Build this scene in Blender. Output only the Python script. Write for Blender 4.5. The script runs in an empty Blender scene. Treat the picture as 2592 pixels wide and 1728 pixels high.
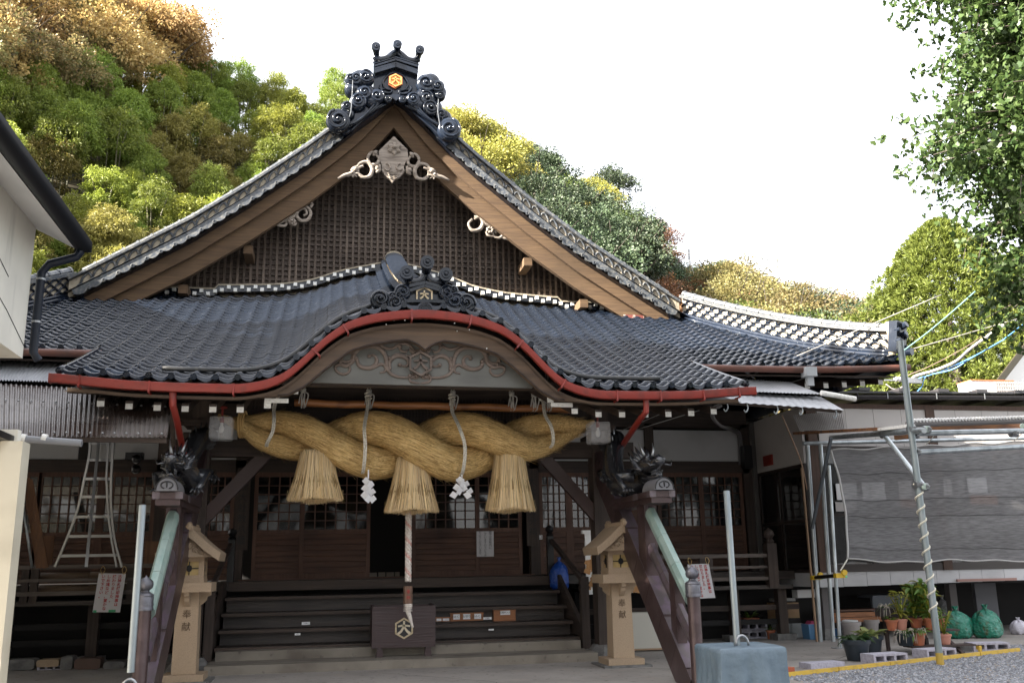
import bpy, bmesh, math, random
import numpy as np
from mathutils import Vector, Matrix, Euler
random.seed(7); rng=np.random.default_rng(7)
SC=bpy.context.scene; COL=SC.collection
# ---------------- camera, sky, sun, exposure ----------------
K=2592/2352
F_PX=2404.; PIT=.2325; ROL=-.018; YAW=.1945
O=np.array([-1.3184,-15.872,1.4895])
FW=np.array([math.sin(YAW)*math.cos(PIT),math.cos(YAW)*math.cos(PIT),math.sin(PIT)])
_R=np.array([math.cos(YAW),-math.sin(YAW),0]); _U=np.cross(_R,FW)
RR=_R*math.cos(ROL)+_U*math.sin(ROL); UU=-_R*math.sin(ROL)+_U*math.cos(ROL)
cam=bpy.data.cameras.new('camera'); camo=bpy.data.objects.new('camera',cam); COL.objects.link(camo)
cam.sensor_width=36; cam.lens=F_PX/2592*36; cam.clip_start=.1; cam.clip_end=2000
camo.matrix_world=Matrix(((RR[0],UU[0],-FW[0],O[0]),(RR[1],UU[1],-FW[1],O[1]),(RR[2],UU[2],-FW[2],O[2]),(0,0,0,1)))
SC.camera=camo
SUN=Vector((4,1.08,-2.38)).normalized()      # travel direction of the sunlight: from the left, a little in front of the hall
wd=bpy.data.worlds.new('World'); SC.world=wd; wd.use_nodes=True
wn=wd.node_tree; bg=wn.nodes['Background']
sky=wn.nodes.new('ShaderNodeTexSky'); sky.sky_type='NISHITA'; sky.sun_disc=False
sky.sun_elevation=math.asin(-SUN.z); sky.sun_rotation=math.atan2(-SUN.x,-SUN.y)
sky.air_density=1.0; sky.dust_density=3.0; sky.ozone_density=1.0
veil=wn.nodes.new('ShaderNodeMixRGB'); veil.blend_type='MIX'; veil.inputs[0].default_value=.62   # thin bright cloud veil over the whole sky
veil.inputs[2].default_value=(7.6,7.5,7.6,1)
wn.links.new(sky.outputs[0],veil.inputs[1]); wn.links.new(veil.outputs[0],bg.inputs[0]); bg.inputs[1].default_value=.055
sl=bpy.data.lights.new('sun','SUN'); sl.energy=5.0; sl.angle=math.radians(.6); sl.color=(1,.92,.80)
so=bpy.data.objects.new('sun',sl); COL.objects.link(so); so.rotation_euler=SUN.to_track_quat('-Z','Y').to_euler()
SC.view_settings.view_transform='Standard'; SC.view_settings.look='None'; SC.view_settings.exposure=2.95; SC.view_settings.gamma=1
SC.view_settings.use_curve_mapping=False
SC.cycles.max_bounces=8; SC.cycles.diffuse_bounces=3; SC.cycles.glossy_bounces=3; SC.cycles.transparent_max_bounces=16; SC.cycles.transmission_bounces=6
SC.cycles.use_denoising=True
# ---------------- measuring: a direction of the photo met with a real plane of the place ----------------
def at(px,py,x=None,y=None,z=None,d=None):
    v=FW+RR*((px*K-1296)/F_PX)+UU*((864-py*K)/F_PX)
    if x is not None:t=(x-O[0])/v[0]
    elif y is not None:t=(y-O[1])/v[1]
    elif z is not None:t=(z-O[2])/v[2]
    else:t=d
    return Vector(O+v*t)
CR={1:(0,0,2.178),2:(700,60,3.137),3:(1200,300,2.138),4:(0,600,2.138),5:(0,1000,2.154),6:(500,960,2.0418),7:(1400,960,2.0414),8:(1900,900,1.893),9:(200,250,2.94),10:(820,840,4.523),11:(2100,780,4.48),12:(2080,1380,4.506),13:(900,640,5.88)}
def c(n,px,py,**k):
    a,b,s=CR[n]; return at((a+px/s)/K,(b+py/s)/K,**k)
# ---------------- materials ----------------
MATS={}
def mat(name,col,rough=.6,metal=0.,spec=.5,noise=None,bump=None,coat=0.,vary=0.,sheen=0.,trans=0.):
    """noise=(scale xyz, colour2, lo, hi, detail); bump=(scale xyz, strength, distance)"""
    if name in MATS: return MATS[name]
    m=bpy.data.materials.new(name); m.use_nodes=True; nt=m.node_tree; b=nt.nodes['Principled BSDF']
    b.inputs['Base Color'].default_value=(*col,1); b.inputs['Roughness'].default_value=rough; b.inputs['Metallic'].default_value=metal
    b.inputs['Specular IOR Level'].default_value=spec; b.inputs['Coat Weight'].default_value=coat; b.inputs['Coat Roughness'].default_value=.12
    N=nt.nodes.new; L=nt.links.new
    tc=N('ShaderNodeTexCoord'); last=None
    if noise:
        layers=noise if isinstance(noise,list) else [noise]
        for (sc,c2,lo,hi,det) in layers:
            mp=N('ShaderNodeMapping'); mp.inputs['Scale'].default_value=sc if hasattr(sc,'__len__') else (sc,)*3
            L(tc.outputs['Object'],mp.inputs[0]); n=N('ShaderNodeTexNoise'); n.inputs['Scale'].default_value=1; n.inputs['Detail'].default_value=det
            L(mp.outputs[0],n.inputs[0]); r=N('ShaderNodeMapRange'); r.inputs[1].default_value=lo; r.inputs[2].default_value=hi
            L(n.outputs[0],r.inputs[0]); mx=N('ShaderNodeMixRGB'); mx.inputs[1].default_value=(*col,1); mx.inputs[2].default_value=(*c2,1)
            L(r.outputs[0],mx.inputs[0])
            if last: L(last,mx.inputs[1])
            last=mx.outputs[0]
    if vary:
        oi=N('ShaderNodeObjectInfo'); hs=N('ShaderNodeHueSaturation'); hs.inputs['Color'].default_value=(*col,1)
        mr=N('ShaderNodeMapRange'); mr.inputs[3].default_value=1-vary; mr.inputs[4].default_value=1+vary; L(oi.outputs['Random'],mr.inputs[0])
        L(mr.outputs[0],hs.inputs['Value'])
        if last: L(last,hs.inputs['Color'])
        last=hs.outputs[0]
    if last: L(last,b.inputs['Base Color'])
    if bump:
        sc,st,di=bump
        mp=N('ShaderNodeMapping'); mp.inputs['Scale'].default_value=sc if hasattr(sc,'__len__') else (sc,)*3
        L(tc.outputs['Object'],mp.inputs[0]); n=N('ShaderNodeTexNoise'); n.inputs['Scale'].default_value=1; n.inputs['Detail'].default_value=5
        L(mp.outputs[0],n.inputs[0]); bu=N('ShaderNodeBump'); bu.inputs['Strength'].default_value=st; bu.inputs['Distance'].default_value=di
        L(n.outputs[0],bu.inputs['Height']); L(bu.outputs[0],b.inputs['Normal'])
    MATS[name]=m; return m
def woodmat(name,c1,c2,axis='x',rough=.7,g=1.,vary=.0):
    s={'x':(1.2,22,22),'y':(22,1.2,22),'z':(22,22,1.2)}[axis]; s=tuple(v*g for v in s)
    return mat(name,c1,rough,noise=[(s,c2,.35,.7,6),((1.1,1.1,1.1),tuple(v*.55 for v in c1),.5,.8,3)],bump=(tuple(v*1.6 for v in s),.5,.01),vary=vary)
M_wood_x=woodmat('dark_timber_x',(.030,.020,.016),(.060,.041,.032),'x'); M_wood_z=woodmat('dark_timber_z',(.032,.021,.017),(.062,.043,.033),'z',vary=.15)
M_wood_y=woodmat('dark_timber_y',(.030,.020,.016),(.060,.041,.032),'y')
M_red_z=woodmat('reddish_timber_z',(.078,.034,.020),(.13,.062,.038),'z',.6); M_red_x=woodmat('reddish_timber_x',(.066,.029,.018),(.13,.062,.037),'x',.6)
M_step=woodmat('step_timber',(.022,.016,.013),(.05,.035,.027),'x',.5); M_stepedge=woodmat('worn_step_edge',(.060,.037,.026),(.035,.022,.015),'x',.6)
M_lat=woodmat('lattice_timber',(.080,.058,.045),(.16,.125,.10),'z',.85,vary=.28); M_lath=woodmat('lattice_lath',(.070,.052,.042),(.12,.095,.08),'x',.85,vary=.2)
M_barge=woodmat('bargeboard_timber',(.115,.070,.036),(.068,.040,.022),'x',.9,1.4); M_hafu=woodmat('gable_arch_timber',(.135,.088,.055),(.055,.038,.028),'x',.7,.45)
M_carve=mat('bleached_carving',(.30,.255,.215),.85,noise=((3,3,26),(.13,.105,.085),.4,.7,5),bump=((5,5,50),.5,.01))
M_tile=mat('glazed_tile',(.008,.012,.021),.16,spec=.42,coat=.0,noise=((9,9,9),(.030,.036,.048),.55,.9,5),bump=((7,7,7),.10,.01),vary=.45)
M_tileold=mat('weathered_tile',(.05,.058,.07),.36,spec=.6,noise=((16,16,16),(.17,.165,.15),.45,.72,5),bump=((30,30,30),.3,.01),vary=.25)
M_mortar=mat('lime_mortar',(.34,.295,.225),.95,noise=((9,9,9),(.20,.17,.13),.45,.75,5),bump=((25,25,25),.5,.02))
M_plaster=mat('white_plaster',(.50,.50,.50),.9,noise=((1.5,1.5,1.5),(.36,.36,.35),.5,.8,5))
M_white=mat('white_paint',(.78,.78,.75),.6,noise=((20,20,20),(.5,.5,.46),.5,.8,3))
M_redg=mat('red_gutter_paint',(.215,.022,.014),.38,noise=((6,6,6),(.12,.02,.014),.5,.8,4),bump=((20,20,20),.12,.01))
M_brg=mat('brown_gutter',(.12,.045,.03),.5,noise=((5,5,5),(.06,.03,.022),.45,.7,4))
M_panel=mat('grey_panel',(.13,.13,.118),.8,noise=((1.4,1.4,5),(.085,.085,.078),.4,.75,5))
M_vine=woodmat('relief_timber',(.115,.085,.068),(.19,.15,.125),'x',.75)
M_straw=mat('rice_straw',(.48,.31,.115),.75,noise=((5,5,5),(.62,.44,.20),.4,.75,6))
M_stone=mat('sandy_stone',(.35,.26,.175),.85,noise=((70,70,70),(.29,.215,.145),.4,.7,4),bump=((60,60,60),.3,.01))
M_gstone=mat('grey_stone',(.16,.155,.15),.85,noise=((9,9,9),(.09,.09,.085),.4,.7,5),bump=((30,30,30),.4,.02))
M_black=mat('black_paint',(.006,.006,.007),.35)
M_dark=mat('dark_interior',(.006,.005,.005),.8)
M_galv=mat('galvanised_pipe',(.44,.48,.50),.38,metal=.7,noise=((9,9,3),(.28,.31,.33),.4,.7,4))
M_white2=mat('white_sheet',(.80,.80,.80),.6)
M_sign=mat('sign_board',(.60,.585,.60),.5)
M_redink=mat('red_ink',(.42,.03,.03),.6); M_ink=mat('black_ink',(.015,.015,.015),.6); M_green=mat('green_tape',(.05,.35,.16),.5)
M_steel=mat('dull_steel',(.32,.33,.34),.4,metal=.8)
# ---------------- mesh helpers ----------------
class MB:
    def __init__(s): s.v=[]; s.f=[]; s.m=[]; s.cur=0
    def add(s,vs,fs):
        b=len(s.v); s.v+= [tuple(p) for p in vs]; s.f+=[tuple(i+b for i in f) for f in fs]; s.m+=[s.cur]*len(fs); return b
    def box(s,c0,c1,ax=None):
        x0,y0,z0=c0; x1,y1,z1=c1
        vs=[Vector(p) for p in ((x0,y0,z0),(x1,y0,z0),(x1,y1,z0),(x0,y1,z0),(x0,y0,z1),(x1,y0,z1),(x1,y1,z1),(x0,y1,z1))]
        if ax is not None: vs=[ax@p for p in vs]
        s.add(vs,[(0,3,2,1),(4,5,6,7),(0,1,5,4),(1,2,6,5),(2,3,7,6),(3,0,4,7)]); return s
    def beam(s,a,b,w,h,up=(0,0,1),ext=0):
        """square section bar from a to b; w sideways, h along up"""
        a=Vector(a);b=Vector(b); d=(b-a).normalized(); a=a-d*ext; b=b+d*ext
        si=d.cross(Vector(up)); 
        if si.length<1e-4: si=d.cross(Vector((0,1,0)))
        si.normalize(); u=si.cross(d)
        q=[(-w/2,-h/2),(w/2,-h/2),(w/2,h/2),(-w/2,h/2)]
        vs=[p+si*i+u*j for p in (a,b) for i,j in q]
        s.add(vs,[(0,1,2,3),(7,6,5,4),(0,4,5,1),(1,5,6,2),(2,6,7,3),(3,7,4,0)]); return s
    def tube(s,pts,r,n=8,cap=True,up=None,flat=1.):
        pts=[Vector(p) for p in pts]; m=len(pts); rs=r if hasattr(r,'__len__') else [r]*m
        nrm=None; vs=[]
        for i,p in enumerate(pts):
            t=(pts[min(i+1,m-1)]-pts[max(i-1,0)]); t=t.normalized() if t.length>1e-9 else Vector((0,0,1))
            if nrm is None:
                a=Vector(up) if up else (Vector((0,0,1)) if abs(t.z)<.9 else Vector((0,1,0)))
                nrm=(a-t*a.dot(t)).normalized()
            else:
                nrm=nrm-t*nrm.dot(t)
                nrm=nrm.normalized() if nrm.length>1e-6 else t.orthogonal().normalized()
            bn=t.cross(nrm)
            for k in range(n):
                a=2*math.pi*k/n; vs.append(p+(nrm*math.cos(a)*flat+bn*math.sin(a))*rs[i])
        fs=[(i*n+k,i*n+(k+1)%n,(i+1)*n+(k+1)%n,(i+1)*n+k) for i in range(m-1) for k in range(n)]
        if cap: fs+=[tuple(range(n-1,-1,-1)),tuple((m-1)*n+k for k in range(n))]
        s.add(vs,fs); return s
    def lathe(s,prof,c=(0,0,0),n=20,ax=None):
        """prof = [(r,z)...] round the z axis at c, ax optional matrix"""
        vs=[]
        for r,z in prof:
            for k in range(n):
                a=2*math.pi*k/n; p=Vector((r*math.cos(a),r*math.sin(a),z))
                if ax is not None: p=ax@p
                vs.append(p+Vector(c))
        m=len(prof); fs=[(i*n+k,i*n+(k+1)%n,(i+1)*n+(k+1)%n,(i+1)*n+k) for i in range(m-1) for k in range(n)]
        fs+=[tuple(range(n-1,-1,-1)),tuple((m-1)*n+k for k in range(n))]
        s.add(vs,fs); return s
    def prism(s,poly,off):
        """poly: 3D points of a planar outline, extruded by off"""
        off=Vector(off); n=len(poly); vs=[Vector(p) for p in poly]+[Vector(p)+off for p in poly]
        s.add(vs,[tuple(range(n)),tuple(range(2*n-1,n-1,-1))]+[(i,i+n,(i+1)%n+n,(i+1)%n) for i in range(n)]); return s
    def strip(s,A,B,off):
        """band between the two polylines A and B (same length), thickness off"""
        off=Vector(off); n=len(A); vs=[Vector(p) for p in A]+[Vector(p) for p in B]+[Vector(p)+off for p in A]+[Vector(p)+off for p in B]
        fs=[]
        for i in range(n-1):
            fs+=[(i,i+1,n+i+1,n+i),(2*n+i+1,2*n+i,3*n+i,3*n+i+1),(i+1,i,2*n+i,2*n+i+1),(n+i,n+i+1,3*n+i+1,3*n+i)]
        fs+=[(0,n,3*n,2*n),(n-1,3*n-1,4*n-1,2*n-1)]
        s.add(vs,fs); return s
    def grid(s,G):
        R=len(G); Cn=len(G[0]); s.add([p for r in G for p in r],[(i*Cn+j,i*Cn+j+1,(i+1)*Cn+j+1,(i+1)*Cn+j) for i in range(R-1) for j in range(Cn-1)]); return s
    def build(s,name,mats,parent=None,smooth=False,loc=None,**props):
        me=bpy.data.meshes.new(name); me.from_pydata([tuple(p) for p in s.v],[],s.f); 
        if not isinstance(mats,(list,tuple)): mats=[mats]
        for m in mats: me.materials.append(m)
        if len(mats)>1: me.polygons.foreach_set('material_index',s.m)
        if smooth is True: me.polygons.foreach_set('use_smooth',[True]*len(me.polygons))
        elif smooth:
            me.polygons.foreach_set('use_smooth',[True]*len(me.polygons)); me.set_sharp_from_angle(angle=math.radians(smooth))
        me.validate(); me.update()
        return link(name,me,parent,loc,**props)
def link(name,me,parent=None,loc=None,**props):
    o=bpy.data.objects.new(name,me); COL.objects.link(o)
    if parent is not None: o.parent=parent; o.matrix_parent_inverse=inv(parent)
    if loc is not None: o.location=loc
    for k,v in props.items(): o[k]=v
    return o
def world(o):
    return o.matrix_basis.copy() if o.parent is None else world(o.parent)@o.matrix_parent_inverse@o.matrix_basis
def inv(p): return world(p).inverted()
def thing(name,label,cat,loc=(0,0,0),group=None,rz=0,**kw):
    o=bpy.data.objects.new(name,None); COL.objects.link(o); o.location=loc; o.rotation_euler=(0,0,rz); o.empty_display_size=.2
    o['label']=label; o['category']=cat
    if group: o['group']=group
    for k,v in kw.items(): o[k]=v
    return o
def tag(o,label,cat,group=None):
    o['label']=label; o['category']=cat
    if group: o['group']=group
    return o
def dup(root,loc=None,rz=None,label=None,scale=None,mirror=False):
    r=root.copy(); COL.objects.link(r)
    if loc is not None: r.location=loc
    if rz is not None: r.rotation_euler=(0,0,rz)
    if scale is not None: r.scale=scale if hasattr(scale,'__len__') else (scale,)*3
    if label: r['label']=label
    for ch in list(root.children):
        cc=ch.copy(); COL.objects.link(cc); cc.parent=r
        for g in ch.children:
            d=g.copy(); COL.objects.link(d); d.parent=cc
    return r
def interp(x,xs,ys): return float(np.interp(x,xs,ys))
def smooth_curve(pts,n=8):
    """Catmull-Rom through the points"""
    P=[Vector(p) for p in pts]; P=[P[0]*2-P[1]]+P+[P[-1]*2-P[-2]]; out=[]
    for i in range(1,len(P)-2):
        for k in range(n):
            t=k/n; a,b,c_,d=P[i-1],P[i],P[i+1],P[i+2]
            out.append(.5*((2*b)+(c_-a)*t+(2*a-5*b+4*c_-d)*t*t+(3*b-a-3*c_+d)*t**3))
    out.append(P[-2]); return out
def text(body,size,mtx,mt,name='lettering',parent=None,extrude=.002,line=1.,align='CENTER',vertical=False,pitch=1.05,colw=1.25,off=0.):
    """flat lettering as a mesh; mtx maps the local xy plane (x right, y up) to the place"""
    def one(s):
        cu=bpy.data.curves.new('t','FONT'); cu.body=s; cu.size=size; cu.extrude=extrude; cu.align_x='CENTER' if vertical else align; cu.align_y='CENTER'; cu.space_line=line; cu.resolution_u=2; cu.offset=off
        o=bpy.data.objects.new('t',cu); COL.objects.link(o); dg=bpy.context.evaluated_depsgraph_get(); me=bpy.data.meshes.new_from_object(o.evaluated_get(dg))
        vs=[v.co.copy() for v in me.vertices]; fs=[tuple(p.vertices) for p in me.polygons]
        bpy.data.objects.remove(o); bpy.data.curves.remove(cu); bpy.data.meshes.remove(me); return vs,fs
    mb=MB()
    if vertical:
        cols=body.split('\n'); H=max(len(q) for q in cols)
        for ci,q in enumerate(cols):
            for ri,ch in enumerate(q):
                if ch.strip()=='' or ch=='\u3000': continue
                vs,fs=one(ch); dx=((len(cols)-1)/2-ci)*size*colw; dy=((H-1)/2-ri)*size*pitch
                mb.add([mtx@(v+Vector((dx,dy,0))) for v in vs],fs)
    else:
        vs,fs=one(body); mb.add([mtx@v for v in vs],fs)
    return mb.build(name,mt,parent)
def frame_mtx(o_,xa,ya):
    xa=Vector(xa).normalized(); ya=Vector(ya); za=xa.cross(ya).normalized(); ya=za.cross(xa)
    return Matrix(((xa.x,ya.x,za.x,o_[0]),(xa.y,ya.y,za.y,o_[1]),(xa.z,ya.z,za.z,o_[2]),(0,0,0,1)))
# ============================================================ SHRINE HALL
HALL=thing('shrine_hall','large dark timber shrine hall with black tiled gable roof and curved porch','shrine hall',(0,0,0))
XG=-.08
GX=[0,.15,.35,.71,1.18,1.78,2.9,4.03,5.0,6.1,6.6]; GZ=[11.62,11.42,11.16,10.70,10.24,9.70,8.79,7.95,7.34,6.66,6.38]
def gz(x): return interp(abs(x-XG),GX,GZ)
BX=[0,.37,.74,1.08,1.38,1.65,1.88,2.12,2.44,2.66,3.3,3.9,4.75,9]; BZ=[4.99,4.965,4.905,4.79,4.57,4.28,4.06,3.95,3.885,3.885,3.89,3.91,3.985,4.0]
CX=[0,.32,1.2,1.69,2.4,3.5,5,9]; CZ=[.66,.62,.40,.19,.06,0,0,0]
def front_z(x):   # top line of the porch eave gutter
    return interp(abs(x),BX,BZ)
def smoothed(f,x,w=.16): return (f(x-w)+2*f(x)+f(x+w))/4
def base_z(y): s=y+2.9; return 3.97+.345*s+.0156*s*s
def roof_z(x,y):
    t=min(max((y+2.9)/6.9,0),1); a=abs(x)
    bf=smoothed(lambda q:interp(abs(q),BX,BZ)-3.885,x) if a<2.7 else (interp(a,BX,BZ)-3.885 if a<4.75 else .1)
    if a>=2.7: bf=bf*.7
    bb=smoothed(lambda q:interp(abs(q),CX,CZ),x,.2)
    up=.035*max(0,a-6.2)**2*(1-min(1,max(0,(y+.9)/3.5)))
    return base_z(y)+bf*(1-t)+bb*t+up+.02
HC=(8.72,-.98); HF=(6.28,3.45)     # foot and head of the corner ridge
def hip_x(y): t=(y-HC[1])/(HF[1]-HC[1]); return HC[0]+(HF[0]-HC[0])*t if y<HF[1] else 6.28
# tile cross section
TU=[0,.1,.26,.45,.6,.70,.80,.9,1.0]; TH=[.024,.006,-.011,-.016,-.009,.008,.030,.034,.024]
def tile_geo(mb,x0,x1,y0,y1,zf,lift=.034,jit=0.,eave=False):
    n=len(TU); rows=[]
    for v,lf in ((0,lift-.012),(.07,lift-.001),(.5,lift*.55),(1.12,0.0)):
        y=y0+(y1-y0)*v; r=[]
        for u,h in zip(TU,TH):
            x=x0+(x1-x0)*u; r.append(Vector((x,y,zf(x,y)+h*(x1-x0)/.27*.95+lf+jit*(.5-u))))
        rows.append(r)
    lip=[p+Vector((0,.004,-(.06 if eave else .040))) for p in rows[0]]
    if eave: # hanging scalloped drop of the eave tiles
        lip=[rows[0][i]+Vector((0,-.002,-.055+.03*abs(TU[i]-.42)*2)) for i in range(n)]
    mb.grid([lip]+rows)
zf_roof=roof_z
# column borders: even steps along the curved front line
xs=np.linspace(-4.72,4.72,945); zs=np.array([smoothed(front_z,x) for x in xs]); arc=np.concatenate([[0],np.cumsum(np.hypot(np.diff(xs),np.diff(zs)))])
NCOL=36
bord=np.interp(np.linspace(0,arc[-1],NCOL+1),arc,xs)
rowy=[-2.98]
while rowy[-1]<3.95: rowy.append(rowy[-1]+.228-.0022*(len(rowy)-1)*.6)
roof=MB(); 
G=[[Vector((x,y,roof_z(x,y)-.05)) for x in np.linspace(-4.7,4.7,70)] for y in np.linspace(-2.85,4.3,24)]
roof.grid(G)
for sgn in (-1,1):
    roof.grid([[Vector((sgn*(4.7+(hip_x(y)-4.7)*t),y,roof_z(4.7+(hip_x(y)-4.7)*t,y)-.05)) for t in np.linspace(0,1,12)] for y in np.linspace(-.85,3.45,14)])
porch_roof=roof.build('lower_roof',M_mortar,HALL,smooth=True)
rest=MB(); ntile=0
for r in range(len(rowy)-1):
    y0,y1=rowy[r],rowy[r+1]
    for k in range(NCOL):
        if y1>3.97: continue
        mid=(bord[k]+bord[k+1])/2
        if abs(mid)<.16 and r>0: continue
        jit=random.uniform(-.006,.006); li=.042+random.uniform(-.006,.008)
        if r<8:
            mb=MB(); tile_geo(mb,bord[k],bord[k+1],y0,y1,roof_z,li,jit,r==0)
            mb.build('eave_tile' if r==0 else 'roof_tile',M_tile,porch_roof,smooth=62); ntile+=1
        else: tile_geo(rest,bord[k],bord[k+1],y0,y1,roof_z,li,jit)
W=.262
for sgn in (-1,1):
    k=0; xa=4.72
    while xa+W<8.9:
        for r in range(len(rowy)-1):
            y0,y1=rowy[r],rowy[r+1]
            if y0<-1.06: continue
            if xa+W*.5>hip_x(y0)-.02: continue
            a,b=(xa,xa+W) if sgn>0 else (-xa-W,-xa)
            tile_geo(rest,a,b,y0,y1,roof_z,.042+random.uniform(-.006,.008),random.uniform(-.006,.006),y0<-.84)
        xa+=W
rest.build('roof_tile',M_tile,porch_roof,smooth=62,kind='stuff')
# round crested ends of the eave tiles
def medallion(mb,cx_,y,cz_,r=.044,n=14):
    ax=Matrix.Rotation(math.radians(90),4,'X')
    mb.lathe([(r*.96,-.16),(r,0),(r*.98,.018),(r*.78,.018),(r*.74,.006),(0.001,.006)],(cx_,y,cz_),n,ax)
    for q in range(3):   # three comma heads
        a=q*2.094+.5; mb.lathe([(r*.24,0),(r*.2,.016),(.001,.018)],(cx_+math.cos(a)*r*.36,y,cz_+math.sin(a)*r*.36),8,ax)
        a2=a+.9; mb.lathe([(r*.14,0),(r*.1,.014),(.001,.015)],(cx_+math.cos(a2)*r*.5,y,cz_+math.sin(a2)*r*.5),6,ax)
for k in range(1,NCOL):
    if abs(bord[k])<.2: continue
    mb=MB(); xk=bord[k]-.035; medallion(mb,xk,-3.005,roof_z(xk,-2.98)+.035)
    mb.build('round_eave_tile',M_tile,porch_roof,smooth=40)
for sgn in (-1,1):
    xa=4.72+W
    while xa<8.5:
        mb=MB(); xk=sgn*xa-.03; medallion(mb,xk,-.99,roof_z(xk,-.95)+.03,.042,12); mb.build('round_eave_tile',M_tile,porch_roof,smooth=40); xa+=W
# verge end caps of the porch roof
for sgn in (-1,1):
    mb=MB(); mb.tube([Vector((sgn*4.74,y,roof_z(sgn*4.74,y)+.02)) for y in np.linspace(-2.98,-.9,14)],.05,10); mb.build('verge_tile',M_tile,porch_roof,smooth=True)
# raised snow strip running parallel to the curved eave
mb=MB()
for sgn in (-1,1):
    X=np.linspace(.75,3.55,30)*sgn; T=np.clip((np.abs(X)-.75)/2.8,0,1)
    mb.tube([Vector((x,-2.55+.0*t,roof_z(x,-2.55)+.075)) for x,t in zip(X,T)],.032,8,up=(0,0,1),flat=1.1)
mb.build('snow_guard_strip',mat('grimy_strip',(.035,.036,.038),.5,noise=((14,14,14),(.06,.057,.05),.5,.7,4)),porch_roof,smooth=True)
# red gutter, curved with the eave
def gutter(mb,X,zf,y,h=.115,d=.13):
    n=8; rows=[]
    for x in X:
        z=zf(x); rows.append([Vector((x,y+d,z-.02)),Vector((x,y+d*.95,z-h*.8)),Vector((x,y+d*.5,z-h)),Vector((x,y+.015,z-h*.92)),Vector((x,y,z-h*.5)),Vector((x,y-.006,z)),Vector((x,y+.012,z+.006)),Vector((x,y+.016,z-.03)),Vector((x,y+d*.5,z-h*.85)),Vector((x,y+d-.01,z-.03))])
    mb.grid(rows)
zsm=lambda x: smoothed(front_z,x,.1)
mb=MB(); gutter(mb,np.linspace(-4.82,4.82,120),zsm,-3.12); 
for sgn in (-1,1): mb.box((sgn*4.82-.006,-3.12,zsm(4.8)-.115),(sgn*4.82+.006,-2.99,zsm(4.8)+.005))
gut=mb.build('curved_red_gutter',M_redg,HALL,smooth=50)
for x in [-4.45,-3.6,-2.55,-1.55,-1.15,-.22,.62,1.35,1.95,2.7,3.35,4.0,4.55]:
    mb=MB(); z=zsm(x); dz=(zsm(x+.03)-zsm(x-.03))/.06; ax=Matrix.Translation((x,0,z))@Matrix.Rotation(-math.atan(dz),4,'Y')
    mb.box((-.012,-3.135,-.135),(.012,-3.118,.01),ax); mb.box((-.010,-3.12,-.145),(.010,-2.95,-.125),ax); mb.build('gutter_bracket',M_redg,gut)
# curved soffit and bargeboard of the porch arch
LX=[0,.28,.5,.85,1.15,1.42,1.62,1.85,2.15,2.6,3.2,4.75]
def soff_z(x): return zsm(x)-.17
G=[[Vector((x,y,soff_z(x)+(y+2.9)*.30-.02)) for x in np.linspace(-4.7,4.7,80)] for y in np.linspace(-2.86,-.1,6)]
MB().grid(G).build('porch_soffit',M_wood_x,HALL,smooth=True)
lowpts=[(407,913),(520,914),(600,913),(662,909),(700,890),(722,871),(764,837),(806,807),(849,795),(900,786),(934,783),(960,793),(975,806)]
low=[at(px,py,y=-2.8) for px,py in lowpts]
lx=[-p.x for p in low][::-1]; lz=[p.z for p in low][::-1]
def hlow(x):
    a=abs(x); 
    return interp(a,[0]+lx[1:]+[4.8],[lz[0]]+lz[1:]+[3.80])
X=np.linspace(-4.66,4.66,141)
up_=[Vector((x,-2.84,zsm(x)-.118)) for x in X]; lo_=[Vector((x,-2.84,min(hlow(x),zsm(x)-.16))) for x in X]
hf=MB().strip(lo_,up_,(0,.09,0)).build('gable_arch_board',M_hafu,HALL,smooth=30)
mb=MB(); mb.tube([p+Vector((0,-.004,.012)) for p in lo_[40:101]],.012,6); mb.build('board_moulding',M_wood_x,hf,smooth=True)
for px,py in [(1044,742),(1050,760),(930,735),(887,745),(1118,800),(905,735),(1078,757)]:
    p=at(px,py,y=-2.845); MB().lathe([(.009,-.004),(.009,.003),(.002,.006)],p,8,Matrix.Rotation(math.radians(90),4,'X')).build('nail_head',M_white,hf)
# grey pediment panel with arabesque relief
PY=-2.62
pan=[at(704,878,y=PY),at(1222,891,y=PY)]
top=[at(px,py,y=PY) for px,py in [(1235,880),(1215,858),(1190,835),(1150,800),(1100,780),(1030,772),(978,780),(930,772),(860,780),(800,792),(760,820),(730,850),(700,872)]]
panel=MB().prism([pan[0],pan[1]]+top,(0,.05,0)).build('pediment_panel',M_panel,HALL)
def q(pts): return [c(10,x,y,y=PY-.012) for x,y in pts]
VINES=[([(125,400),(150,450),(210,480),(270,470),(300,420),(270,385),(240,400)],12),([(125,395),(180,370),(260,385),(330,330),(350,250),(400,190),(500,165),(600,170),(680,230),(715,320),(720,400),(760,470),(840,510),(950,520),(1060,505)],20),
([(185,340),(210,260),(270,235),(330,250)],13),([(205,300),(230,340),(300,330),(350,260),(390,200),(470,160),(560,140),(620,130),(680,170),(740,190),(800,180),(870,140),(950,135),(1010,180),(1030,230),(1000,270),(930,270),(850,250),(790,270)],14),
([(375,290),(390,360),(430,400),(520,410),(590,370),(605,310),(570,265),(505,270)],18),([(430,410),(520,420),(600,390),(660,365),(705,400),(700,450),(640,465)],14),
([(760,430),(750,360),(780,300),(860,270),(940,300),(970,350),(940,390),(865,375)],18),([(870,150),(880,205),(930,230),(960,205)],12),([(980,190),(1020,230),(1050,220),(1100,200)],16),
([(975,500),(990,560),(1050,580),(1095,585)],11),([(980,500),(1040,480),(1090,500),(1060,530),(1000,530)],9),([(760,330),(750,290),(735,290)],14)]
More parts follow.
